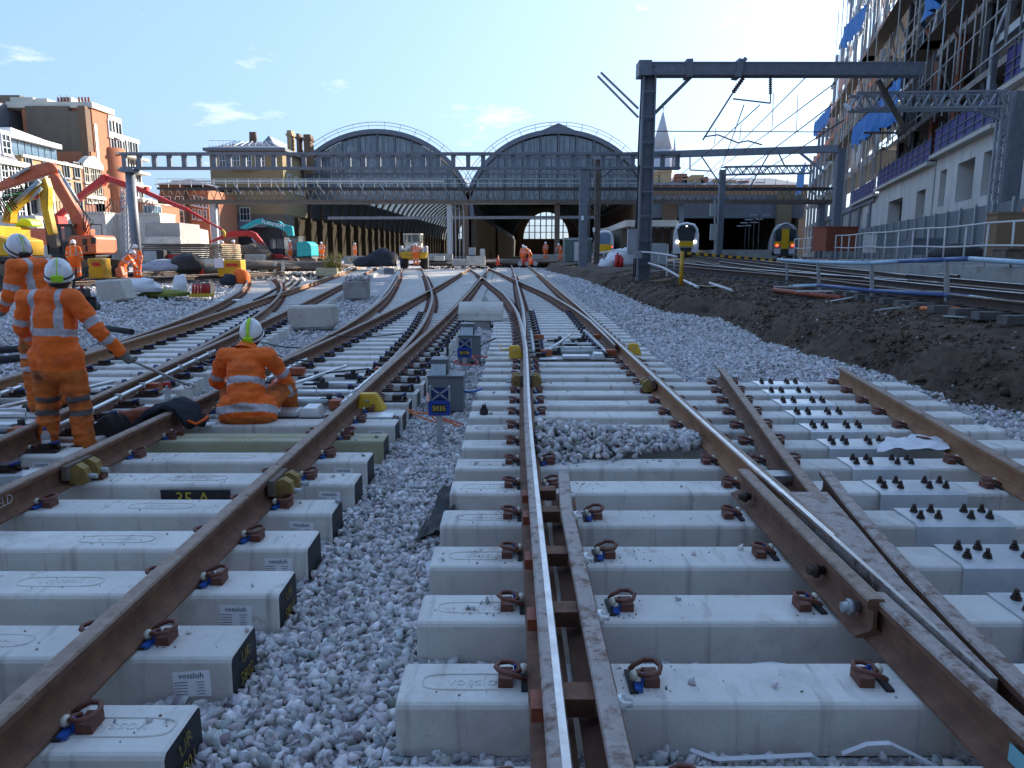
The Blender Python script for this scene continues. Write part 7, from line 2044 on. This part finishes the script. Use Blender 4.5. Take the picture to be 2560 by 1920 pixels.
# seated worker on the bearer
person('worker in orange sitting on a bearer with his back turned, white and green helmet', Vector((-2.53, 6.98, .05)), math.radians(4), dict(
    pel=(0, .0, .33), chest=(-.02, .12, .60), neck=(-.02, .22, .80), head=(.0, .32, .905),
    hipL=(-.12, .03, .25), hipR=(.12, .03, .25), kneeL=(-.26, .42, .42), kneeR=(.28, .40, .42), ankL=(-.20, .62, .08), ankR=(.26, .62, .08),
    shL=(-.205, .13, .735), shR=(.195, .13, .735), elL=(-.34, .26, .48), elR=(.30, .30, .50), haL=(-.24, .46, .34), haR=(.10, .52, .36)), voxel=.0125, head_pitch=-.4, hands=True, lamp='lime', straps=False, scale=1.04, seated=True)
tx = text_mesh('R.T.', .05, 'rust_red', .0006); 
a = at(588, 902, 6.90); ob('jacket_print', tx, None, mat4=face_mat(a + Vector((0, -.03, 0)), (1, .05, .02), (0, .35, 1))); 
jp = bpy.data.objects['jacket_print']; seat = [o for o in bpy.data.objects if o.name.startswith('person') and 'sitting' in o.get('label', '')][0]
mw = jp.matrix_basis.copy(); jp.parent = seat; jp.matrix_basis = (Matrix.Translation((-2.53, 6.98, .05)) @ Matrix.Rotation(math.radians(4), 4, 'Z') @ Matrix.Scale(1.04, 4)).inverted() @ mw

# further workers
def far_person(label, px, py, D, rot, pose=None, **k):
    p = at(px, py, D); return person(label, p, rot, pose, voxel=.035 if D < 50 else .05, trousers='hivis', **k)
STOOP = dict(chest=(0, .16, 1.18), neck=(0, .30, 1.32), head=(0, .40, 1.42), shL=(-.19, .24, 1.30), shR=(.19, .24, 1.30), elL=(-.24, .38, 1.05), elR=(.24, .38, 1.05), haL=(-.16, .50, .85), haR=(.16, .50, .85))
far_person('worker in orange in front of the tall yellow box, back turned', 192, 705, 31.5, .3)
far_person('worker in orange with dark backpack harness bending over a machine', 313, 716, 33, math.radians(-70), STOOP)
far_person('worker in bright orange standing upright by the tall round column', 347, 709, 34, math.radians(160))
far_person('worker in orange standing in front of the wheel loader', 1040, 664, 59.5, math.radians(185))
far_person('worker in orange standing at the far end of the right track', 1308, 664, 64, 0.4)
far_person('worker in orange stooping next to the far red machine', 1325, 664, 62, 1.2, STOOP)
far_person('worker in orange near the far green cabinet, left one', 1364, 650, 74, .5)
far_person('worker in orange near the far green cabinet, right one', 1402, 652, 70, 2.5, STOOP)
far_person('worker in orange behind the yellow box by the rubble, left one', 568, 662, 50, 1.0, STOOP)
far_person('worker in orange with white helmet behind the yellow box by the rubble, right one', 586, 664, 52, -.5)
far_person('worker in orange standing beside the red excavator cab', 727, 662, 53, 2.0)
far_person('worker in orange far behind beside the teal excavator', 805, 650, 74, .4)
far_person('worker in orange far behind the pallets', 888, 650, 78, -.8)
far_person('worker in orange partly visible at the right edge behind the plywood', 2562, 640, 22.5, .4)

# rail saw and small machines by the workers
t = thing('rail_machine', 'small black rail trolley machine beside the near standing worker', 'machine', at(215, 770, 20))
mb = MB()
for a_, b_ in [((170, 768), (240, 768)), ((172, 742), (238, 744)), ((172, 768), (172, 742)), ((238, 768), (238, 744)), ((180, 742), (186, 700)), ((186, 700), (208, 694))]:
    mb.bar(at(*a_, 20), at(*b_, 20), .04, .5 if a_[1] == b_[1] else .06)
mb.build('frame', 'plant_dark', t)
pxp('engine', [(184, 722), (218, 720), (222, 744), (184, 746)], 20, .34, 'plant_dark', t)
mb = MB(); mb.cyl(at(204, 724, 19.9), at(204, 712, 19.9), .05, .05, 8); mb.build('fuel_cap', 'rust_red', t)
for px in (190, 222): c = at(px, 768, 20); mb = MB(); mb.cyl((c.x, 19.7, c.z), (c.x, 20.3, c.z), .16, .16, 14); mb.build('wheel', 'black_rubber', t)
mb = MB(); mb.tube([at(185, 700, 19.8), at(214, 690, 19.8), at(220, 665, 19.8)], .03, 6); mb.build('handle', 'plant_dark', t)
t = thing('work_bench', 'timber trestle with tools beside the bending worker', 'trestle', at(310, 740, 31))
for px in (288, 330): mb = MB(); mb.bar(at(px, 700, 31), at(px + 3, 740, 31), .12, .12); mb.build('leg', 'timber', t)
mb = MB(); mb.bar(at(276, 696, 31), at(338, 698, 31), .5, .08); mb.build('top', 'timber', t)
pxp('saw', [(290, 672), (305, 665), (312, 690), (296, 695)], 31, .3, 'plant_orange', t)
t = thing('rail_saw', 'small red and white machine on the far end of the right track', 'machine', at(1318, 664, 63))
pxp('engine', [(1306, 648), (1330, 644), (1334, 660), (1306, 662)], 62.6, .6, 'plant_red', t)
for px in (1300, 1318, 1338): c = at(px, 659, 62.4); mb = MB(); mb.cyl((c.x, 62.2, c.z), (c.x, 62.6, c.z), .2, .2, 12); mb.build('wheel', 'galv_dull', t)

# ================================================================== NEAR TRACKSIDE THINGS
def flat_box(name, mat, parent, x0, x1, y0, y1, z0, z1, bev=.006):
    mb = MB(); mb.box(x0, x1, y0, y1, z0, z1)
    me = mb.mesh(name, mat)
    if bev:
        bmx = bmesh.new(); bmx.from_mesh(me); bmesh.ops.bevel(bmx, geom=bmx.edges[:], offset=min(bev, abs(z1 - z0) * .4), segments=2, affect='EDGES'); bmx.to_mesh(me); bmx.free()
    return ob(name, me, parent)
def number_sign(label, num, px, py_post, D, s=1.0):
    b = at(px, py_post, D); t = thing('number_sign', label, 'sign', b)
    zp = b.z
    mb = MB(); mb.prism([(b.x - .027, zp - .05), (b.x + .027, zp - .05), (b.x + .03, zp + .34), (b.x - .03, zp + .34)], 'y', D - .012, D + .012); mb.build('post', 'galv_dull', t)
    flat_box('number_plate', 'sign_blue', t, b.x - .10, b.x + .10, D - .035, D - .014, zp + .27, zp + .41)
    flat_box('number_field', 'black_rubber', t, b.x - .065, b.x + .065, D - .039, D - .0355, zp + .300, zp + .378, .002)
    ob('number', text_mesh(num, .062 if len(num) < 5 else .054, 'sign_yellow', .0006), t, mat4=face_mat((b.x, D - .0402, zp + .338), (1, 0, 0), (0, 0, 1)))
    flat_box('cross_plate', 'sign_navy', t, b.x - .075, b.x + .085, D + .010, D + .022, zp + .405, zp + .525)
    mb = MB(); c = Vector((b.x + .005, D + .008, zp + .465))
    for sg in (-1, 1): mb.bar(c + Vector((-.076, 0, -.056 * sg)), c + Vector((.076, 0, .056 * sg)), .004, .018, up=(0, 0, 1))
    mb.build('cross', 'sign_cross', t)
    for sx in (-.085, .092): mb = MB(); mb.box(b.x + sx - .005, b.x + sx + .005, D - .03, D + .05, zp + .40, zp + .54); mb.build('side_bracket', 'steel_pale', t)
    return b
pm('sign_navy', (.006, .02, .14), None, rough=.35)
b1 = number_sign('blue sign reading 5035 with saltire plate, between the two near tracks', '5035', 1100, 1108, 6.8)
b2 = number_sign('blue sign reading 5012B with saltire plate, further along the gap', '5012B', 1162, 940, 10.6)
def cabinet(label, px0, px1, py0, py1, D, w2, stick=False):
    a, b = at(px0, py1, D), at(px1, py0, D); h = b.z - a.z; w = b.x - a.x
    t = thing('trackside_cabinet', label, 'cabinet', (a.x, D, a.z))
    flat_box('body', 'cabinet_grey', t, a.x, b.x, D, D + .34, a.z - .12, b.z)
    flat_box('lid', 'cabinet_grey', t, a.x - .012, b.x + .012, D - .012, D + .35, b.z, b.z + .02)
    flat_box('upper_box', 'cabinet_grey', t, a.x + .02, a.x + w * w2, D + .12, D + .40, b.z + .02, b.z + .02 + h * .62)
    mb = MB(); mb.prism([(D + .05, b.z + .02), (D + .12, b.z + .02), (D + .12, b.z + h * .5)], 'x', a.x + .03, a.x + w * w2 - .02); mb.build('sloping_flap', 'galv_dull', t)
    mb = MB(); mb.cyl((a.x + w * .5, D - .004, a.z + h * .5), (a.x + w * .5, D - .018, a.z + h * .5), .012, .012, 8); mb.build('lock', 'galv', t)
    for sx in (.06, w - .06): mb = MB(); mb.box(a.x + sx - .015, a.x + sx + .015, D + .1, D + .14, a.z - .30, a.z - .1); mb.build('leg', 'galv_dull', t)
    return t
cabinet('dark grey trackside cabinet right behind the 5035 sign', 1070, 1157, 944, 1003, 8.2, .55)
cabinet('dark grey trackside cabinet behind the 5012B sign', 1146, 1200, 842, 886, 11.9, .72)
mb = MB(); mb.cyl(at(1118, 990, 8.9), at(1119, 842, 8.9), .016, .016, 8); tag(mb.build('marker_stake', 'black_rubber'), 'thin black stake standing beside the near grey cabinet', 'stake')
def cable_loop(label, mat, pts, D, r=.009):
    P_ = [at(px, py, d) for px, py, d in pts]; out = []
    n = len(P_)
    for i in range(n - 1):
        p0, p1, p2, p3 = P_[max(i-1, 0)], P_[i], P_[i+1], P_[min(i+2, n-1)]
        for k in range(5):
            t = k / 5; out.append(.5 * ((2*p1) + (p2 - p0) * t + (2*p0 - 5*p1 + 4*p2 - p3) * t*t + (3*p1 - p0 - 3*p2 + p3) * t**3))
    out.append(P_[-1]); mb = MB(); mb.tube(out, r, 7); return tag(mb.build('cable', mat), label, 'cable', 'loose cables beside the near tracks')
cable_loop('orange cable looping behind the 5035 sign, upper strand', 'cable_orange', [(1020, 1025, 7.2), (1050, 1032, 7.1), (1085, 1036, 7.0), (1110, 1050, 7.0), (1150, 1066, 7.0)], 7)
cable_loop('orange cable looping behind the 5035 sign, lower strand', 'cable_orange', [(1022, 1030, 7.2), (1060, 1046, 7.05), (1095, 1056, 7.0), (1080, 1040, 7.05), (1072, 1010, 7.2), (1070, 985, 7.6)], 7, .008)
cable_loop('red cable running flat from the 5035 sign', 'cable_red', [(1070, 1034, 7.0), (1110, 1046, 6.95), (1160, 1062, 6.95)], 7, .007)
cable_loop('red cable ring lying around the 5012B sign post', 'cable_red', [(1220, 893, 11.0), (1180, 890, 11.0), (1195, 905, 10.7), (1185, 912, 10.5), (1150, 910, 10.5), (1136, 904, 10.6), (1145, 899, 10.8)], 11)
cable_loop('black cable curving from the far grey cabinet to the right track', 'cable_black', [(1200, 866, 11.9), (1215, 856, 12.3), (1240, 846, 12.6)], 12, .014)
cable_loop('blue cable half buried beside the near grey cabinet', 'blue_plastic', [(1158, 978, 8.4), (1180, 980, 8.4), (1205, 972, 8.5)], 8, .013)
cable_loop('black cable draped along the left track bearers', 'cable_black', [(780, 905, 10), (700, 890, 10.5), (660, 862, 11.5), (640, 842, 12.6)], 10, .011)
cable_loop('black cable lying across the gap left of the seated worker', 'cable_black', [(610, 835, 13), (640, 850, 12.2), (700, 866, 11.6), (760, 870, 11.4)], 12, .011)
cable_loop('black cable crossing the bearers of the split track, upper', 'cable_black', [(820, 838, 13), (900, 842, 12.9), (970, 838, 13.1), (1010, 832, 13.3)], 13, .010)
cable_loop('black cable crossing the bearers of the split track, lower', 'cable_black', [(790, 935, 9.2), (860, 928, 9.3), (920, 922, 9.4)], 9, .010)
cable_loop('black cable looping behind the tools on the left', 'cable_black', [(505, 905, 10), (560, 925, 9.3), (640, 960, 8.4), (660, 990, 7.9)], 9, .010)

# hydraulic covers in yellow
def ycover(label, px0, px1, py0, py1, D, lean=.25):
    a, b = at(px0, py1, D), at(px1, py0, D); w = b.x - a.x; h = b.z - a.z
    o = thing('machine_cover', label, 'cover', (a.x, D, a.z))
    mb = MB(); L_ = .20
    vs = [(a.x, D, a.z), (b.x, D, a.z), (b.x - w * .3, D + .03, b.z), (a.x + w * .02, D + .03, b.z), (a.x + .02, D + L_, a.z), (b.x + .02, D + L_, a.z), (b.x - w * .28, D + L_ - .04, b.z), (a.x + w * .06, D + L_ - .04, b.z)]
    mb.add(vs, [(0, 1, 2, 3), (5, 4, 7, 6), (3, 2, 6, 7), (1, 5, 6, 2), (4, 0, 3, 7), (0, 4, 5, 1)])
    me = mb.mesh('shell', 'cover_yellow'); bmx = bmesh.new(); bmx.from_mesh(me); bmesh.ops.recalc_face_normals(bmx, faces=bmx.faces[:]); bmesh.ops.bevel(bmx, geom=bmx.edges[:], offset=.012, segments=2, affect='EDGES'); bmx.to_mesh(me); bmx.free(); ob('shell', me, o)
    mb = MB(); mb.tube([(a.x + w * .35, D - .004, a.z + h * .55), (a.x + w * .36, D - .012, a.z + h * .68), (a.x + w * .45, D - .012, a.z + h * .7), (a.x + w * .46, D - .004, a.z + h * .56)], .006, 6); mb.build('handle', 'galv_dull', o)
ycover('yellow machine cover beside the rail right of the seated worker', 893, 956, 987, 1030, 7.45)
ycover('yellow machine cover at the left rail of the far switch', 1272, 1308, 866, 897, 11.2)
ycover('yellow machine cover at the right rail of the far switch', 1572, 1606, 860, 888, 11.3)
mb = MB(); mb.tube([at(1250, 862, 11.4), at(1252, 875, 11.3), at(1280, 872, 11.3)], .012, 6); tag(mb.build('crank_handle', 'cover_yellow'), 'small yellow crank handle left of the far switch cover', 'handle')

# switch machinery between the rails
def switch_gear(label, x0, x1, yb_, rl, rr, sc):
    t = thing('switch_machine', label, 'switch machine', ((x0 + x1) / 2, yb_, BT))
    z = BT
    flat_box('base_beam', 'steel_brown_dark', t, x0 - .05, x1 + .32, yb_ - .13, yb_ + .13, .02, z - .005)
    for sx in (x0 + .02, x1 + .02): flat_box('cover_plate', 'galv', t, sx - .02, sx + .26, yb_ - .11, yb_ + .11, z, z + .018)
    flat_box('tread_plate', 'galv', t, x0 + .36, x0 + .78, yb_ - .02, yb_ + .22, z + .0, z + .05)
    mb = MB(); mb.prism([(x0 + .80, z), (x0 + 1.02, z), (x0 + .97, z + .09), (x0 + .84, z + .09)], 'y', yb_ - .05, yb_ + .2); mb.build('housing', 'galv', t)
    mb = MB(); mb.cyl((x0 + .35, yb_ + .35, z + .07), (x0 + 1.0, yb_ + .35, z + .07), .035, .035, 12); mb.build('drive_rod', 'galv_dull', t)
    for dy, L0, L1 in ((.75, .45, 1.05), (1.2, .2, 1.1), (1.75, .35, 1.0)):
        flat_box('lock_bar', 'galv', t, x0 + L0, x0 + L1, yb_ + dy - .07, yb_ + dy + .05, z + .012, z + .045)
    for i, (dx, dy) in enumerate(((.30, .42), (.95, .52), (.42, 2.05), (.85, 2.2), (.62, 1.55))):
        mb = MB(); xx, yy = x0 + dx, yb_ + dy; mb.cbox((xx, yy, z + .045), (.16, .10, .07)); mb.cyl((xx + .02, yy, z + .05), (xx + .02, yy, z + .13), .035, .03, 8); mb.cbox((xx - .13, yy, z + .05), (.16, .04, .03)); mb.build('motor', 'plant_dark', t)
    for dx, dy in ((.12, .28), (1.12, .30), (.08, 2.5), (1.18, 2.55)):
        flat_box('spring_block', 'block_red', t, x0 + dx - .09, x0 + dx + .09, yb_ + dy - .07, yb_ + dy + .07, z + .02, z + .11)
    for p, q in (((x0 + .15, yb_ + .25), (x0 + .70, yb_ + 2.6)),):
        mb = MB(); mb.tube([(p[0], p[1], z + .10), (q[0], q[1], z + .12)], .022, 10); mb.cyl((p[0], p[1], z + .10), (p[0] + .03, p[1] + .12, z + .10), .032, .032, 8); mb.build('stretcher_rod', 'galv', t)
    for (xf_, sgn) in ((rl, 1), (rr, -1)):
        pts = [(xf_(yb_ + .15 + .25 * k) + sgn * .13, yb_ + .15 + .25 * k, z + .10) for k in range(14)]
        mb = MB(); mb.tube(pts, .020, 8)
        for k in range(1, 13): mb.cbox(pts[k], (.055, .03, .055))
        mb.build('heating_pipe', 'galv', t)
    mb = MB(); mb.tube([(x0 + .42, yb_ + .95, z + .02), (x0 + .42, yb_ + .95, z + .13), (x0 + .72, yb_ + .97, z + .13), (x0 + .72, yb_ + .97, z + .02)], .011, 6); mb.build('lifting_handle', 'galv', t)
    return t
pm('steel_brown_dark', (.055, .03, .024), (.085, .05, .04), 6, .6, .3)
pm('block_red', (.36, .085, .035), (.44, .12, .05), 9, .6, bump=.2)
switch_gear('galvanised switch machine between the rails behind the seated worker', -2.90, -1.45, 7.24, lambda y: xM(y) - .7535, lambda y: xM(y) + .7535 - .35 + .35, 1)
switch_gear('galvanised switch machine between the rails of the far switch', .42, 1.72, 11.35, lambda y: xT(y) - .7535, lambda y: xTd(y) + .62, 1)
switch_gear('galvanised switch machine at the left edge under the standing workers', -5.35, -3.95, 6.0, lambda y: xP(y) - .66, lambda y: xP(y) + .7535, 1)
# outside heating pipe on the left track's right rail
mb = MB(); pts = [(xP(y) + .7535 + .10, y, BT + .11 + g(y)) for y in np.linspace(6.3, 11.5, 16)]; mb.tube(pts, .02, 8)
for k in range(0, 16, 2): mb.cbox(pts[k], (.06, .03, .06))
tag(mb.build('heating_pipe', 'galv'), 'pale clamped heating pipe along the rail behind the bar', 'pipe')
mb = MB(); pts = [(xM(y) + .7535 - .12, y, BT + .12) for y in np.linspace(7.9, 9.6, 8)]; mb.tube(pts, .019, 8); tag(mb.build('heating_pipe', 'galv'), 'short pale pipe beside the right rail near the yellow cover', 'pipe')

# small things lying about
mb = MB(); p = gd(1210, 1036, .2); mb.cyl((p.x, p.y, .2), (p.x, p.y, .255), .042, .042, 12); mb.cyl((p.x, p.y, .255), (p.x, p.y, .27), .034, .032, 12); mb.cyl((p.x, p.y, .27), (p.x, p.y, .30), .024, .024, 8); tag(mb.build('bolt_socket', 'black_rubber'), 'black ribbed plug standing on a bearer left of the shiny rail', 'plug')
# water bottle
bp = gd(118, 1128, .2); t = thing('water_bottle', 'clear plastic water bottle standing on a bearer by the near worker', 'bottle', (bp.x, bp.y, .2))
mb = MB(); mb.tube([(bp.x, bp.y, .2 + z_) for z_ in (0, .01, .05, .055, .10, .105, .14, .165, .18)], [.030, .034, .034, .032, .032, .034, .033, .016, .013], 14); mb.build('body', 'plastic_clear', t)
mb = MB(); mb.cyl((bp.x, bp.y, .2 + .178), (bp.x, bp.y, .2 + .198), .016, .016, 12); mb.build('cap', 'navy_plastic', t)
mb = MB(); mb.cyl((bp.x, bp.y, .2 + .06), (bp.x, bp.y, .2 + .10), .0335, .0335, 14, cap=False); mb.build('wrapper', 'paper', t)
# tool bag, jacket, spray bottle
def cloth(name, label, cat, pts, mat, h=.05, seed=0):
    """crumpled textile: noisy slab over a footprint given in world x,y,z centre-line points with widths"""
    mb = MB(); n = 14; vs = []
    k = len(pts)
    for i, (x, y, z, w, hh) in enumerate(pts):
        for j in range(n):
            a = 2 * math.pi * j / n; f = 1 + .28 * noise.noise(Vector((i * .9 + seed, math.cos(a) * 1.5, math.sin(a) * 1.5)))
            vs.append((x + w * math.cos(a) * f * .35, y + w * math.cos(a) * f * .55, z + max(-.02, hh * (math.sin(a) * .9 + .25) * f)))
    fs = [(i*n+j, i*n+(j+1) % n, (i+1)*n+(j+1) % n, (i+1)*n+j) for i in range(k-1) for j in range(n)]
    mb.add(vs, fs, 0, True); mb.add(vs[:n], [tuple(range(n))[::-1]]); mb.add(vs[-n:], [tuple(range(n))])
    me = mb.mesh(name, mat)
    bmx = bmesh.new(); bmx.from_mesh(me); bmesh.ops.remove_doubles(bmx, verts=bmx.verts[:], dist=.0005); bmesh.ops.subdivide_edges(bmx, edges=bmx.edges[:], cuts=2, use_grid_fill=True)
    for v in bmx.verts: q = v.co * 16; v.co += Vector((noise.noise(q), noise.noise(q + Vector((9, 0, 0))), noise.noise(q + Vector((0, 9, 0))))) * .018
    for f in bmx.faces: f.smooth = True
    bmx.to_mesh(me); bmx.free()
    return tag(ob(name, me), label, cat)
zr_ = BT + HG
cloth('tool_bag', 'open rust orange tool bag lying left of the seated worker', 'bag', [(-3.62, 6.72, .24, .16, .05), (-3.52, 6.74, .27, .26, .11), (-3.38, 6.80, .27, .27, .10), (-3.24, 6.88, .26, .20, .05)], 'rust_red', seed=1)
cloth('work_jacket', 'dark navy jacket with orange lining draped over the rail', 'jacket', [(-3.34, 6.60, .25, .18, .06), (-3.22, 6.66, .36, .22, .07), (-3.06, 6.72, .42, .24, .06), (-2.96, 6.70, .36, .22, .07), (-2.88, 6.66, .24, .16, .05)], 'dark_navy', seed=4)
mb = MB(); mb.tube([at(470, 1052, 6.6), at(490, 1060, 6.55), at(515, 1046, 6.6), at(520, 1040, 6.65)], .012, 6); tag(mb.build('jacket_trim', 'hivis'), 'bright orange hem of the dark jacket on the rail', 'trim')
cloth('back_pack', 'black backpack standing behind the legs of the near worker', 'bag', [(-3.66, 6.50, .10, .12, .06), (-3.62, 6.52, .20, .2, .14), (-3.54, 6.56, .22, .2, .15), (-3.48, 6.6, .12, .12, .08)], 'black_rubber', seed=8)
t = thing('spray_bottle', 'clear spray bottle with red trigger among the tools', 'bottle', at(420, 1000, 7.6)); p = at(420, 1002, 7.6)
mb = MB(); mb.tube([p, p + Vector((0, 0, .10)), p + Vector((0, 0, .13)), p + Vector((0, 0, .16))], [.032, .032, .018, .014], 10); mb.build('body', 'plastic_clear', t)
mb = MB(); mb.cbox(p + Vector((0, 0, .18)), (.07, .03, .03)); mb.bar(p + Vector((.02, 0, .17)), p + Vector((.04, 0, .12)), .012); mb.build('trigger', 'plant_red', t)
mb = MB(); mb.cbox((-3.3, 7.25, .222), (.34, .10, .03), Matrix.Rotation(.4, 3, 'Z')); tag(mb.build('flat_tool', 'rust_red'), 'flat red tool lying on the bearer behind the bag', 'tool')
mb = MB(); mb.cbox(gd(505, 1062, .21), (.16, .08, .012), Matrix.Rotation(.5, 3, 'Z')); tag(mb.build('paper_sheet', 'paper'), 'folded paper lying beside the tool bag', 'paper')
for lab, px, py, w_, d_, rz in [('galvanised duct lid lying at the left edge in front of the bottle', 30, 1185, .34, .16, .1), ('white booklet lying on the bearer at the seated worker', 520, 1058, .16, .05, .05)]:
    p = gd(px, py, .21); mb = MB(); R_ = Matrix.Rotation(rz, 3, 'Z'); mb.cbox(p, (w_, d_, .012), R_); mb.cbox(p + Vector((0, -d_ * .5, -.03)), (w_, .006, .06), R_); tag(mb.build('duct_lid' if 'lid' in lab else 'booklet', 'galv' if 'lid' in lab else 'paper'), lab, 'lid' if 'lid' in lab else 'booklet')
# black pipes on the left ballast
for i, (a, b, lab) in enumerate([((-40, 905), (215, 880), 'thick black pipe lying on the ballast at left, lower one'), ((-40, 878), (160, 868), 'thick black pipe lying on the ballast at left, upper one'), ((215, 815), (330, 830), 'black pipe end on the ballast right of the standing workers')]):
    p, q = gd(*a, .36), gd(*b, .36); mb = MB(); mb.tube([p, p.lerp(q, .5) + Vector((0, 0, .01)), q], .055, 10); tag(mb.build('black_pipe', 'black_rubber'), lab, 'pipe', 'black pipes on the left ballast')
# dark membrane flap at the bearer ends
def sheet(name, label, cat, pts, mat, th=.006, amp=.02):
    """a crumpled sheet over a quad of ground points"""
    n = 12; mb = MB(); vs = []
    a, b, c, d = [Vector(p) for p in pts]
    for i in range(n + 1):
        for j in range(n + 1):
            u, v = i / n, j / n; p = a.lerp(b, u).lerp(d.lerp(c, u), v); p.z += amp * (noise.noise(p * 9) + .6 * noise.noise(p * 22) + .5); p += Vector((noise.noise(p * 5), noise.noise(p * 5 + Vector((7, 0, 0))), 0)) * amp; vs.append(p)
    m_ = n + 1; fs = [(i*m_+j, (i+1)*m_+j, (i+1)*m_+j+1, i*m_+j+1) for i in range(n) for j in range(n)]
    mb.add(vs, fs, 0, True); mb.add([p - Vector((0, 0, th)) for p in vs], [q[::-1] for q in fs], 0, True)
    return tag(mb.build(name, mat), label, cat)
sheet('membrane_flap', 'torn black membrane poking out at the bearer ends', 'membrane', [(-.60, 4.35, .03), (-.38, 4.5, .05), (-.40, 5.25, .12), (-.52, 5.2, .06)], 'black_rubber', amp=.05)
sheet('plastic_sheet', 'thin white plastic sheet lying on the bracketed bearers', 'plastic', [gd(2195, 1128, .23), gd(2372, 1128, .23), gd(2365, 1096, .24), gd(2215, 1094, .24)], 'sack_white', amp=.03)
def strap(label, pts, w=.022):
    P_ = [Vector(p) for p in pts]; mb = MB()
    for i in range(len(P_) - 1): mb.bar(P_[i], P_[i + 1], w, .0025)
    tag(mb.build('packing_strap', 'tape_white'), label, 'strap')
strap('white packing strap lying on the stones at the bottom', [gd(1726, 1874, .05), gd(1790, 1898, .04), gd(1900, 1893, .05), gd(2032, 1887, .045)])
s0, s1 = gd(2105, 1884, .05), gd(2345, 1918, .04)
strap('white packing strap arching over the stones at the bottom right', [s0, s0.lerp(s1, .25) + Vector((0, 0, .05)), s0.lerp(s1, .5) + Vector((0, .01, .06)), s0.lerp(s1, .75) + Vector((0, .01, .03)), s1])
strap('white packing strap lying in the second gap between bearers', [gd(1880, 1662, .06), gd(1930, 1658, .07), gd(1990, 1666, .06)])
mb = MB(); mb.box(1.517, 1.520, 1.86, 2.06, .255, .315); o = mb.build('paint_patch', 'foil_cyan', T)
# crumbs of ballast and dust on the near bearers
n = 520; x = np.concatenate([rng.normal(.0, .14, n // 3), rng.uniform(-.4, 1.5, n // 3), rng.normal(.42, .10, n - 2 * (n // 3))]); i = rng.integers(1, 9, n); y = 2.575 + .595 * (i - 1) + rng.uniform(-.105, .105, n)
k = (x > -.40) & (x < 1.45) & ~((x > .04) & (x < .40))
tag(stones('ballast_crumbs', np.stack([x, y, np.full(n, BT + .002)], 1)[k], rng.uniform(.002, .008, n)[k], tint=(.6, .54, .5)), kind='stuff')
n = 260; x = rng.uniform(-3.3, -1.15, n); y = np.array(ym)[rng.integers(0, 9, n)] + rng.uniform(-.1, .1, n)
k = (np.abs(x + 1.585) > .1) & (np.abs(x + 3.09) > .1)
tag(stones('ballast_crumbs', np.stack([x, y, np.full(n, BT + .002)], 1)[k], rng.uniform(.002, .008, n)[k], tint=(.5, .44, .4)), kind='stuff')
n = 46; x = np.concatenate([rng.uniform(-.38, .0, 16), rng.uniform(.45, 1.4, 14), rng.uniform(-1.4, -1.12, 16)]); y = np.where(x > -1, 2.575 + .595 * rng.integers(0, 12, n), np.array(ym)[rng.integers(0, 9, n)]) + rng.uniform(-.09, .09, n)
tag(stones('stray_stones', np.stack([x, y, np.full(n, BT + .008)], 1), rng.uniform(.009, .024, n)), kind='stuff')
# small label tag hanging on the clamp
mb = MB(); p = at(683, 1230, 4.62); mb.cbox(p, (.035, .003, .055)); tag(mb.build('paper_tag', 'paper'), 'small white paper tag on the rail clamp', 'tag')
mb = MB(); p = at(672, 1256, 4.60); mb.cbox(p, (.10, .07, .03)); tag(mb.build('red_clip', 'plant_red'), 'red painted clip under the paper tag', 'clip')
